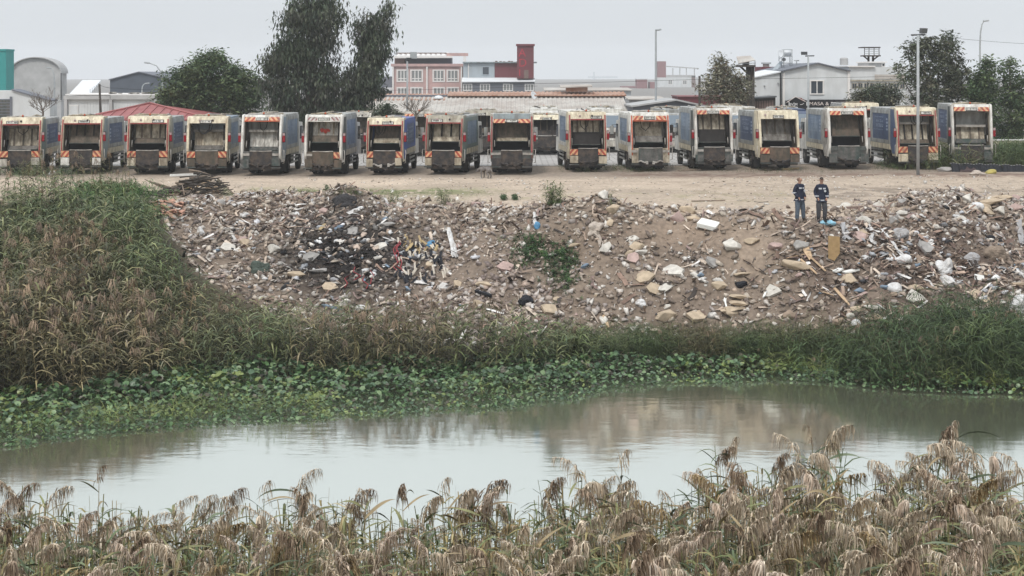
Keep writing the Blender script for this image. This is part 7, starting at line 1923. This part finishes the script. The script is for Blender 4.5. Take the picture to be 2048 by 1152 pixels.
M['fur'] = mat('grey_dog_fur', (0.14, 0.125, 0.12), 0.95, 0.25, 14, (0.26, 0.24, 0.22), 0.4, 6, bump=0.4)
def skin_mesh(name, verts, edges, radii, m, parent, root=0, sub=2):
    me = bpy.data.meshes.new(name + '_base'); me.from_pydata([Vector(v) for v in verts], edges, [])
    o = bpy.data.objects.new(name + '_base', me); COL.objects.link(o)
    md = o.modifiers.new('skin', 'SKIN'); md.use_smooth_shade = True
    for i, r in enumerate(radii):
        s = me.skin_vertices[0].data[i]; s.radius = r if hasattr(r, '__len__') else (r, r); s.use_root = (i == root)
    sb = o.modifiers.new('sub', 'SUBSURF'); sb.levels = sub; sb.render_levels = sub
    dg = bpy.context.evaluated_depsgraph_get()
    out = bpy.data.meshes.new_from_object(o.evaluated_get(dg)); out.name = name
    bpy.data.objects.remove(o); bpy.data.meshes.remove(me)
    out.materials.clear(); out.materials.append(m)
    out.polygons.foreach_set('use_smooth', [True] * len(out.polygons))
    return link(name, out, parent)
def man(label, px, py, yaw, H, legs, trousers, shoes, hairm, capped, head_yaw, cloth_seed, boots_high):
    p = hit(px, py); s = H / 1.75
    # figure faces local -y; feet at z = 0
    body_v = [(0, 0, 0.98), (0, 0.01, 1.18), (0, 0.015, 1.38), (0, 0.01, 1.47), (0, -0.005, 1.535), (0, -0.015, 1.60), (0, -0.02, 1.665), (0, -0.01, 1.715)]
    body_e = [(0, 1), (1, 2), (2, 3), (3, 4), (4, 5), (5, 6), (6, 7)]
    body_r = [(0.13, 0.10), (0.12, 0.09), (0.14, 0.09), (0.075, 0.065), (0.055, 0.055), (0.07, 0.08), (0.086, 0.10), (0.06, 0.07)]
    arms = {}
    for sd in (-1, 1):
        b0 = len(body_v)
        arm = [(sd * 0.165, 0.015, 1.42), (sd * 0.245, 0.06, 1.15), (sd * 0.20, -0.10, 0.985), (sd * 0.150, -0.145, 0.925)]
        body_v += arm; body_e += [(2, b0), (b0, b0 + 1), (b0 + 1, b0 + 2), (b0 + 2, b0 + 3)]; body_r += [0.06, 0.045, 0.034, (0.04, 0.025)]
        # thumb and fingers inside / at the pocket mouth
        for k, (dx, dz, l) in enumerate(((0.026, -0.03, 0.05), (0.012, -0.045, 0.07), (0.0, -0.05, 0.078), (-0.012, -0.048, 0.07), (-0.024, -0.042, 0.055))):
            i = len(body_v); h_ = arm[3]
            body_v += [(h_[0] + sd * dx * -1, h_[1] - 0.01, h_[2] + dz * 0.6), (h_[0] + sd * dx * -1.1, h_[1] + 0.0, h_[2] + dz * 0.6 - l * 0.7)]
            body_e += [(b0 + 3, i), (i, i + 1)]; body_r += [0.009, 0.008]
        arms[sd] = arm
        lg = legs[sd]; b1 = len(body_v)
        body_v += lg; body_e += [(0, b1), (b1, b1 + 1), (b1 + 1, b1 + 2), (b1 + 2, b1 + 3)]; body_r += [0.085, 0.055, 0.04, 0.035]
    t = skin_mesh('person', body_v, body_e, body_r, M['skin'], None, 0, 2)
    t.location = p; t.rotation_euler = (0, 0, yaw); t.scale = (s, s, s); tag(t, label, 'man')
    # jacket with sleeves
    v = [(0, 0, 0.83), (0, 0.005, 0.98), (0, 0.01, 1.2), (0, 0.015, 1.37), (0, 0.012, 1.46), (0, 0.005, 1.515)]
    e = [(0, 1), (1, 2), (2, 3), (3, 4), (4, 5)]; r = [(0.172, 0.135), (0.195, 0.155), (0.195, 0.155), (0.165, 0.135), (0.11, 0.10), (0.085, 0.085)]
    for sd in (-1, 1):
        a = arms[sd]; i = len(v)
        v += [(a[0][0] * 1.02, 0.015, 1.405), (sd * 0.225, 0.035, 1.28), a[1], (a[2][0], a[2][1], a[2][2]), (a[2][0] * 0.98, a[2][1] - 0.02, a[2][2] - 0.045)]
        e += [(3, i), (i, i + 1), (i + 1, i + 2), (i + 2, i + 3), (i + 3, i + 4)]; r += [0.095, 0.082, 0.075, 0.064, 0.055]
    skin_mesh('jacket', v, e, r, M['jacket'], t, 1, 2)
    v = [(0, 0.0, 1.0), (0, 0.0, 0.92)]; e = [(0, 1)]; r = [(0.165, 0.12), (0.16, 0.125)]
    for sd in (-1, 1):
        lg = legs[sd]; i = len(v)
        v += [(lg[0][0], lg[0][1], lg[0][2]), ((lg[0][0] + lg[1][0]) / 2, (lg[0][1] + lg[1][1]) / 2, (lg[0][2] + lg[1][2]) / 2), lg[1], ((lg[1][0] + lg[2][0]) / 2, lg[1][1] + 0.02, (lg[1][2] + lg[2][2]) / 2), (lg[2][0], lg[2][1], 0.08 if not boots_high else 0.13)]
        e += [(1, i), (i, i + 1), (i + 1, i + 2), (i + 2, i + 3), (i + 3, i + 4)]; r += [0.125, 0.118, 0.098, 0.088, 0.08]
    skin_mesh('trousers', v, e, r, trousers, t, 0, 2)
    for sd in (-1, 1):
        lg = legs[sd]; x, y = lg[2][0], lg[2][1]
        v = [(x, y, 0.42 if boots_high else 0.14), (x, y + 0.02, 0.07), (x + sd * 0.01, y - 0.08, 0.055), (x + sd * 0.03, y - 0.17, 0.04)]
        skin_mesh('boot', v, [(0, 1), (1, 2), (2, 3)], [0.085 if boots_high else 0.06, 0.066, 0.055, (0.055, 0.038)], shoes, t, 1, 2)
    # reflective tape: chest bars, hem band, sleeve bands
    def band(cz, ra, rb, a0, a1, w_=0.028, cx=0, cy=0.01, name='reflective_band'):
        bm = nb(); aa = np.linspace(a0, a1, 14)
        rows = [[bm.verts.new((cx + (ra + o_) * math.cos(q_), cy + (rb + o_) * math.sin(q_), cz + dz)) for o_, dz in ((0, -w_), (0, w_), (0.012, w_), (0.012, -w_))] for q_ in aa]
        for u, q_ in zip(rows, rows[1:]):
            for j in range(4): bm.faces.new((u[j], u[(j + 1) % 4], q_[(j + 1) % 4], q_[j]))
        obj(name, bm, M['reflect'], t)
    band(1.325, 0.197, 0.150, -PI / 2 + 0.12, -PI / 2 + 0.9); band(1.325, 0.197, 0.150, -PI / 2 - 0.9, -PI / 2 - 0.12)
    band(0.87, 0.196, 0.156, -PI - 0.1, 0.1, 0.02)
    for sd in (-1, 1):
        a = arms[sd]; band(a[1][2] - 0.01 if not capped else a[2][2] + 0.05, 0.082 if not capped else 0.07, 0.085 if not capped else 0.07, 0, 2 * PI, 0.022, a[1][0] if not capped else a[2][0], a[1][1] if not capped else a[2][1] + 0.03)
    bm = nb(); lathe(bm, [(0.001, 0), (0.045, 0.001), (0.045, 0.012), (0.001, 0.013)], 12); obj('round_badge', bm, M['reflect'], t, (0.10, -0.163, 1.23), (PI / 2, 0, 0))
    # face: nose, eyes, ears, mouth
    hd = thing('head_features', None, None); hd.parent = t; hd.location = (0, 0, 0)
    bpy.data.objects.remove(hd)
    ca, sa = math.cos(head_yaw), math.sin(head_yaw)
    def fl(x, y, z): return (x * ca - (y + 0.015) * sa, x * sa + (y + 0.015) * ca - 0.015, z)
    bm = nb(); bmesh.ops.create_icosphere(bm, subdivisions=2, radius=1); obj('nose', bm, M['skin'], t, fl(0, -0.105, 1.63), (0, 0, head_yaw), (0.014, 0.02, 0.026), True)
    for sd in (-1, 1):
        bm = nb(); bmesh.ops.create_icosphere(bm, subdivisions=2, radius=1); obj('eye', bm, M['hair'], t, fl(sd * 0.032, -0.088, 1.655), (0, 0, head_yaw), (0.013, 0.008, 0.007), True)
        bm = nb(); bmesh.ops.create_icosphere(bm, subdivisions=2, radius=1); obj('ear', bm, M['skin'], t, fl(sd * 0.074, 0.0, 1.64), (0, 0, head_yaw), (0.010, 0.018, 0.028), True)
    bm = nb(); bmesh.ops.create_icosphere(bm, subdivisions=2, radius=1); obj('mouth', bm, M['stain_red'] if False else M['lens_white'] if capped else M['hair_grey'], t, fl(0, -0.088, 1.59), (0, 0, head_yaw), (0.024, 0.008, 0.006), True)
    bm = nb(); bmesh.ops.create_icosphere(bm, subdivisions=3, radius=1)
    for q_ in list(bm.verts):
        if q_.co.z < (0.15 if capped else -0.05) and q_.co.y < (0.3 if not capped else 0.1): bm.verts.remove(q_)
    obj('cap' if capped else 'hair', bm, hairm, t, fl(0, 0.012, 1.668 if capped else 1.66), (0, 0, head_yaw), (0.079, 0.098, 0.095 if capped else 0.078), True)
    if capped:
        bm = nb(); prism_y(bm, [(-0.07, 0), (0.07, 0), (0.05, 0.012), (-0.05, 0.012)], -0.07, 0.0); obj('cap_peak', bm, hairm, t, fl(0, -0.085, 1.69), (0.15, 0, head_yaw))
    return t
man('bald man in a navy work jacket with reflective bars and blue jeans, looking right', 1599, 443, 0.62, 1.78,
    {-1: [(-0.10, 0, 0.88), (-0.125, -0.02, 0.50), (-0.13, 0.02, 0.09), (-0.135, -0.10, 0.04)], 1: [(0.10, 0, 0.88), (0.17, -0.03, 0.50), (0.24, 0.0, 0.09), (0.26, -0.11, 0.04)]}, M['jeans'], M['shoe'], M['hair_grey'], False, 1.0, 1, False)
man('smiling man in dark cap, navy jacket with round badge and dark boots', 1643, 445, 0.05, 1.80,
    {-1: [(-0.10, 0, 0.88), (-0.12, -0.03, 0.50), (-0.115, 0.01, 0.09), (-0.12, -0.10, 0.04)], 1: [(0.10, 0, 0.88), (0.13, -0.03, 0.50), (0.125, 0.01, 0.09), (0.14, -0.10, 0.04)]}, M['trousers'], M['boot'], M['hair'], True, -0.1, 2, True)
# dog: seen from behind, three quarter, head low
p = hit(978, 357)
v = [(0, 0, 0.47), (0, 0.22, 0.50), (0, 0.44, 0.48), (0, 0.60, 0.46), (0.03, 0.74, 0.42), (0.05, 0.86, 0.34), (0.05, 0.95, 0.28),
     (-0.09, -0.02, 0.36), (-0.10, 0.05, 0.26), (-0.10, -0.07, 0.17), (-0.10, -0.03, 0.02), (-0.10, -0.08, 0.015),
     (0.09, -0.02, 0.36), (0.10, 0.06, 0.26), (0.10, -0.05, 0.17), (0.10, -0.01, 0.02), (0.10, -0.06, 0.015),
     (-0.09, 0.46, 0.36), (-0.09, 0.47, 0.19), (-0.09, 0.46, 0.02), (-0.09, 0.50, 0.015), (0.09, 0.46, 0.36), (0.09, 0.45, 0.19), (0.09, 0.47, 0.02), (0.09, 0.51, 0.015),
     (0, -0.10, 0.47), (0.02, -0.17, 0.38), (0.03, -0.19, 0.27),
     (-0.03, 0.88, 0.42), (0.12, 0.86, 0.42)]
e = [(0, 1), (1, 2), (2, 3), (3, 4), (4, 5), (5, 6), (0, 7), (7, 8), (8, 9), (9, 10), (10, 11), (0, 12), (12, 13), (13, 14), (14, 15), (15, 16), (2, 17), (17, 18), (18, 19), (19, 20), (2, 21), (21, 22), (22, 23), (23, 24), (0, 25), (25, 26), (26, 27), (5, 28), (5, 29)]
r = [0.12, 0.115, 0.14, 0.10, 0.075, 0.075, 0.04, 0.085, 0.06, 0.035, 0.03, 0.03, 0.085, 0.06, 0.035, 0.03, 0.03, 0.06, 0.036, 0.028, 0.03, 0.06, 0.036, 0.028, 0.03, 0.04, 0.03, 0.02, 0.022, 0.022]
d = skin_mesh('dog', v, e, r, M['fur'], None, 1, 2); d.location = p; d.rotation_euler = (0, 0, 0.75); d.scale = (1.15,) * 3
tag(d, 'grey dog standing with its back to us in front of the trucks', 'dog')

# ------------------------------------------------------------------ near bank: plumed reeds
M['plume'] = attr_mat('dry_reed_plume', 0.85, 0.22, 14.0, 0.15, 0.18)
M['cane'] = mat('reed_cane', (0.20, 0.165, 0.10), 0.7, 0.2, 6)
M['cane_green'] = mat('green_reed_cane', (0.12, 0.13, 0.065), 0.7, 0.2, 6)
LEAFM = [mat('grey_green_reed_leaf', (0.145, 0.175, 0.11), 0.5, 0.25, 5), mat('olive_reed_leaf', (0.19, 0.19, 0.09), 0.6, 0.25, 5), mat('dry_reed_leaf', (0.30, 0.235, 0.14), 0.7, 0.2, 5), mat('deep_reed_leaf', (0.065, 0.085, 0.048), 0.55, 0.25, 5)]
SIL = [(-200, 990), (0, 992), (60, 962), (120, 1002), (200, 985), (260, 1012), (350, 1005), (480, 1000), (600, 968), (700, 985), (780, 1018), (850, 1015), (960, 965), (1050, 1014), (1100, 972), (1160, 938), (1230, 945), (1300, 1006), (1380, 958), (1450, 895), (1520, 925), (1600, 898), (1650, 872), (1700, 925), (1780, 945), (1850, 905), (1890, 880), (1950, 895), (2048, 955), (2250, 960)]
sx_, sy_ = zip(*SIL)
def sil(px): return np.interp(px, sx_, sy_)
def plume_mesh(seed, n=95, L=0.46, nod=0.26, cols_=((0.50, 0.41, 0.305), (0.62, 0.52, 0.40), (0.34, 0.265, 0.19), (0.70, 0.61, 0.49)), spread=0.5, drop=1.0, k=1.0, w=0.0058):
    """One nodding feathery plume leaning to local +x, base at the origin."""
    r = np.random.default_rng(seed); parts = []
    def ax(t): return np.array([nod * t ** 1.7, 0.02 * math.sin(t * 3), L * (t - 0.42 * t ** 2.6)])
    pts = [ax(t) for t in np.linspace(0, 1, 7)]; parts.append((*blade(pts, [0.005, 0.0045, 0.004, 0.0035, 0.003, 0.002, 0.001]), (0.28, 0.21, 0.13)))
    cols_ = np.array(cols_)
    for q_ in range(n):
        t = r.uniform(0.02, 1.0); p = ax(t); a = r.normal(0, 0.95) if r.random() < 0.8 else r.uniform(0, 2 * PI)
        out = np.array([math.cos(a), math.sin(a) * 0.8, 0]); l = (0.26 - 0.14 * t) * r.uniform(0.6, 1.25) * k
        up = r.uniform(0.5, 1.0) * (1 - 0.5 * t)
        c = []
        for i in range(6):
            f = i / 5; c.append(p + out * l * spread * (1.5 * f - 0.55 * f * f) + np.array([0, 0, l * (up * f - drop * 1.35 * f * f)]) + r.normal(0, 0.004, 3))
        ww = w * r.uniform(0.5, 1.4)
        parts.append((*blade(c, [ww * 0.35, ww * 0.8, ww, ww * 1.1, ww * 0.9, ww * 0.25]), cols_[r.integers(len(cols_))] * r.uniform(0.5, 1.35)))
    V, T, C_ = join(parts)
    V = V * 1.12
    return np_mesh('plume', V, T, C_, M['plume'])
DARKP = ((0.26, 0.19, 0.135), (0.34, 0.25, 0.18), (0.18, 0.13, 0.09), (0.42, 0.325, 0.24))
PALEP = ((0.47, 0.385, 0.285), (0.54, 0.45, 0.345), (0.39, 0.31, 0.23), (0.60, 0.52, 0.41))
PINKP = ((0.50, 0.40, 0.315), (0.60, 0.49, 0.395), (0.36, 0.275, 0.21), (0.67, 0.57, 0.47))
GOLD = ((0.32, 0.235, 0.125), (0.38, 0.29, 0.165), (0.25, 0.175, 0.095), (0.44, 0.345, 0.215))
PLK = [('full tan', plume_mesh(1)), ('full tan', plume_mesh(2, nod=0.32)), ('dark brown', plume_mesh(3, cols_=DARKP, n=110)), ('dark brown', plume_mesh(4, cols_=DARKP, n=100, nod=0.2)), ('pale cream', plume_mesh(5, cols_=PALEP)), ('pale cream', plume_mesh(6, cols_=PALEP, nod=0.34, L=0.46)), ('pinkish tan', plume_mesh(7, cols_=PINKP, n=110)), ('pinkish tan', plume_mesh(8, cols_=PINKP, nod=0.18, spread=0.4)), ('golden', plume_mesh(9, cols_=GOLD, n=100, nod=0.36)), ('thin sparse', plume_mesh(10, n=40, nod=0.12, spread=0.55, k=0.85)), ('thin sparse', plume_mesh(11, n=34, cols_=DARKP, nod=0.2, spread=0.6, k=0.8))]
def leaf_mesh(seed, L, w, droop, up):
    r = np.random.default_rng(seed); n = 8; pts = []; a = r.uniform(-.25, .25)
    for i in range(n + 1):
        f = i / n; pts.append(np.array([L * f * (1 - 0.12 * f), L * a * f * f, L * (up * f - droop * f * f)]))
    W = [w * min(1.0, 0.45 + 2.2 * i / n) * (1 - (i / n) ** 2.5) + 0.0006 for i in range(n + 1)]
    V = []; T = []
    for i, p in enumerate(pts):
        tw = 0.6 * math.sin(seed + 2.2 * i / n)
        s = np.array([0, math.cos(tw), math.sin(tw)]); V += [p + s * W[i], p + np.array([0, 0, -W[i] * 0.35]), p - s * W[i]]
    for i in range(n):
        a_, b_ = 3 * i, 3 * i + 3
        for j in range(2): T += [[a_ + j, a_ + j + 1, b_ + j + 1], [a_ + j, b_ + j + 1, b_ + j]]
    return np.array(V), np.array(T)
LV = []
for k in range(8):
    V, T = leaf_mesh(k, 0.44 + 0.06 * (k % 4), 0.016 + 0.004 * (k % 3), 0.35 + 0.12 * (k % 5), 0.75 - 0.08 * (k % 4))
    for m_ in LEAFM: LV.append(np_mesh('leaf', V, T, None, m_))
def cane_mesh(L, m):
    bm = nb(); tube(bm, [(0, 0, -L), (0.03, 0.01, -L * 0.66), (0.02, 0, -L * 0.33), (0, 0, 0.03)], 0.0085, 5, 0.0045); return mesh_of(bm, 'stem', m, True)
CANES = [cane_mesh(3.1, M['cane']), cane_mesh(3.1, M['cane_green'])]
BANDS = [(0, 'left corner'), (200, 'far left'), (430, 'left'), (680, 'left of centre'), (900, 'centre'), (1130, 'right of centre'), (1330, 'where the reeds rise'), (1530, 'left in the tall stand'), (1730, 'mid tall stand'), (1930, 'right corner')]
ROWS = ['against the water', 'in the second rank', 'deep in the thicket', 'at the bottom edge']
R = random.Random(77)
def near_reed(px, py_top, Y, kind, yaw, size, nleaf, label, group, lean=0.0):
    x, z = PX(px, Y), PZ(py_top, Y)
    pl = PLK[kind]
    top_z = z - 0.36 * size
    t = thing('plumed_reed', label, 'reed', (x, Y, top_z - 2.9), 0, group)
    link('stem', CANES[R.random() < 0.4], t, (0, 0, 2.9), (lean * 0.5, lean, 0), None)
    link('plume', pl[1], t, (0, 0, 2.9), (R.uniform(-.15, .15), R.uniform(-.1, .2), yaw), (size, size, size * R.uniform(0.9, 1.1)))
    for k in range(nleaf):
        q_ = 2.9 - 0.02 - k * R.uniform(0.09, 0.17)
        link('leaf', LV[R.randrange(len(LV))], t, (-lean * (2.9 - q_) * 0.6, 0, q_), (R.uniform(-.4, .4), R.uniform(-.3, .3), R.uniform(0, 6.28)), R.uniform(0.75, 1.25))
    return t
STAND = [(600, 932, 20.3, 4, 0.1, 0.95), (528, 958, 20, 9, 0.3, 0.8), (198, 925, 20.4, 10, 1.2, 0.7), (95, 962, 19.6, 0, 0.2, 1.0), (28, 955, 20.2, 0, 2.6, 0.9), (455, 975, 19.8, 2, 0.1, 0.9), (392, 988, 19.8, 4, 0.2, 0.9), (350, 985, 20, 1, 0.4, 0.8), (700, 968, 19.6, 2, 0.2, 1.0), (965, 948, 19.8, 2, 0.3, 1.0), (1097, 955, 20, 10, 0.6, 0.8), (1163, 908, 20.2, 5, 2.9, 0.95), (1243, 892, 20.4, 9, 0.4, 0.8), (1228, 955, 19.6, 0, 0.2, 0.9), (1440, 885, 20.3, 3, 0.4, 0.85), (1462, 868, 20.4, 9, 0.8, 0.8), (1405, 935, 20, 9, 2.0, 0.7), (1553, 905, 20, 3, 0.4, 0.8), (1655, 842, 20.4, 4, 0.25, 1.1), (1625, 848, 20.3, 10, 2.2, 0.8), (1890, 850, 20.4, 2, 0.9, 1.1), (1905, 838, 20.5, 9, 0.6, 0.8), (1955, 868, 20.2, 5, 3.0, 1.1), (1930, 905, 19.9, 0, 2.7, 1.0), (1820, 900, 20, 5, 0.3, 1.1), (1790, 912, 20, 4, 2.9, 1.0), (2044, 905, 20, 5, 2.6, 0.9), (730, 972, 19.4, 9, 2.6, 0.8), (805, 965, 19.8, 3, 1.5, 0.7), (885, 950, 20, 9, 0.5, 0.75)]
SIDE = {0: 'in the left corner', 1: 'above the far left reeds', 2: 'above the left reeds', 3: 'left of centre', 4: 'in the middle', 5: 'right of centre', 6: 'where the reeds rise', 7: 'over the tall right stand', 8: 'over the right stand', 9: 'in the right corner'}
seen_lab = {}
for (px, py, Y, k, yw, sz) in STAND:
    bi = min(9, int(px // 210))
    lab = f'{PLK[k][0]} reed plume clear against the water {SIDE[bi]}'
    seen_lab[lab] = seen_lab.get(lab, 0) + 1
    if seen_lab[lab] > 1: lab = lab.replace('clear against', 'leaning clear against' if seen_lab[lab] == 2 else 'high and clear against')
    near_reed(px, py, Y, k, yw, sz * 1.02, R.randint(4, 6), lab, 'plumed reeds on the near bank', R.uniform(-.06, .06))
for i in range(268):
    u = R.random() ** 1.15
    px = R.uniform(-60, 2110) if i % 3 else R.uniform(1250, 2110)
    Y = 20.2 - 6.0 * u
    top = float(sil(px)); py = top + (1150 - top) * u ** 0.95 + R.uniform(-34, 14)
    k = R.choices(range(11), (4, 4, 2.0, 2, 3, 3, 3, 3, 1.6, 1.6, 1.2))[0]
    b_ = max(j for j in range(10) if BANDS[j][0] <= max(px, 0)); rw = min(3, int(u * 4))
    yw = (0.2 if R.random() < 0.65 else 2.9) + R.gauss(0, 0.6)
    lab = f'{PLK[k][0]} reed plume nodding {"right" if math.cos(yw) > 0 else "left"} {ROWS[rw]}, {BANDS[b_][1]}'
    near_reed(px, py, Y, k, yw, R.uniform(0.75, 1.15), R.randint(4, 6), lab, lab + ' (alike)', R.uniform(-.08, .08))
# the uncountable rest of the thicket
n = 3900
u = rng.random(n); px = np.where(np.arange(n) < 3400, rng.uniform(-120, 2170, n), np.where(rng.random(n) < 0.5, rng.uniform(-700, -120, n), rng.uniform(2170, 2800, n))); Y = 20.5 - 7.0 * u
topy = sil(px) + 2 + (1215 - sil(px)) * u + rng.uniform(-10, 40, n)
X = (px - 1024) * Y / F; Zt = CAMZ - (topy - HOR) * Y / F
h = np.full(n, 3.0) * rng.uniform(0.85, 1.1, n)
gc = pick([(0.14, 0.165, 0.09), (0.17, 0.18, 0.10), (0.24, 0.21, 0.125), (0.085, 0.11, 0.068), (0.31, 0.26, 0.16), (0.16, 0.14, 0.085), (0.11, 0.14, 0.09)], n, 0.25)
reed_field('reed_thicket', X, Y, Zt - h, h, gc, np.zeros(n), gc, leaf_l=0.135, leaf_w=0.0062, nleaf=15, droop=0.45, seed=400, tilt=0.07, kinds=6).data.materials[0] = M['reed']
n = 320
u = rng.random(n); px = np.where(np.arange(n) < 180, np.where(rng.random(n) < 0.2, rng.uniform(2100, 2600, n), rng.uniform(-80, 2130, n)), rng.uniform(-400, 1330, n)); Y = 20.0 - 6.3 * u
topy = sil(px) + 4 + rng.normal(0, 10, n) + (1190 - sil(px)) * u ** 0.9 + rng.uniform(0, 40, n)
pp = []; pcs = []
for k in range(6):
    me = plume_mesh(40 + k, n=80, w=0.0062, nod=0.2 + 0.03 * k, **({}, dict(cols_=DARKP), dict(cols_=PINKP), dict(cols_=PALEP), dict(cols_=GOLD), {})[k]); V, T = tri_data(me); a = np.empty(len(V) * 4, np.float32); me.color_attributes['Col'].data.foreach_get('color', a); pp.append((V, T)); pcs.append(a.reshape(-1, 4)[:, :3])
V, T, Cc = replicate(pp, rng.integers(0, 6, n), rotz(rng.normal(0.3, 1.0, n)) * rng.uniform(0.75, 1.05, n)[:, None, None], np.stack([(px - 1024) * Y / F, Y, CAMZ - (topy - HOR) * Y / F - 0.36], -1), np.ones((n, 3)) * rng.uniform(0.8, 1.15, (n, 1)), pcs)
tag(link('plume_mass', np_mesh('plume_mass', V, T, Cc, M['plume'])), kind='stuff')
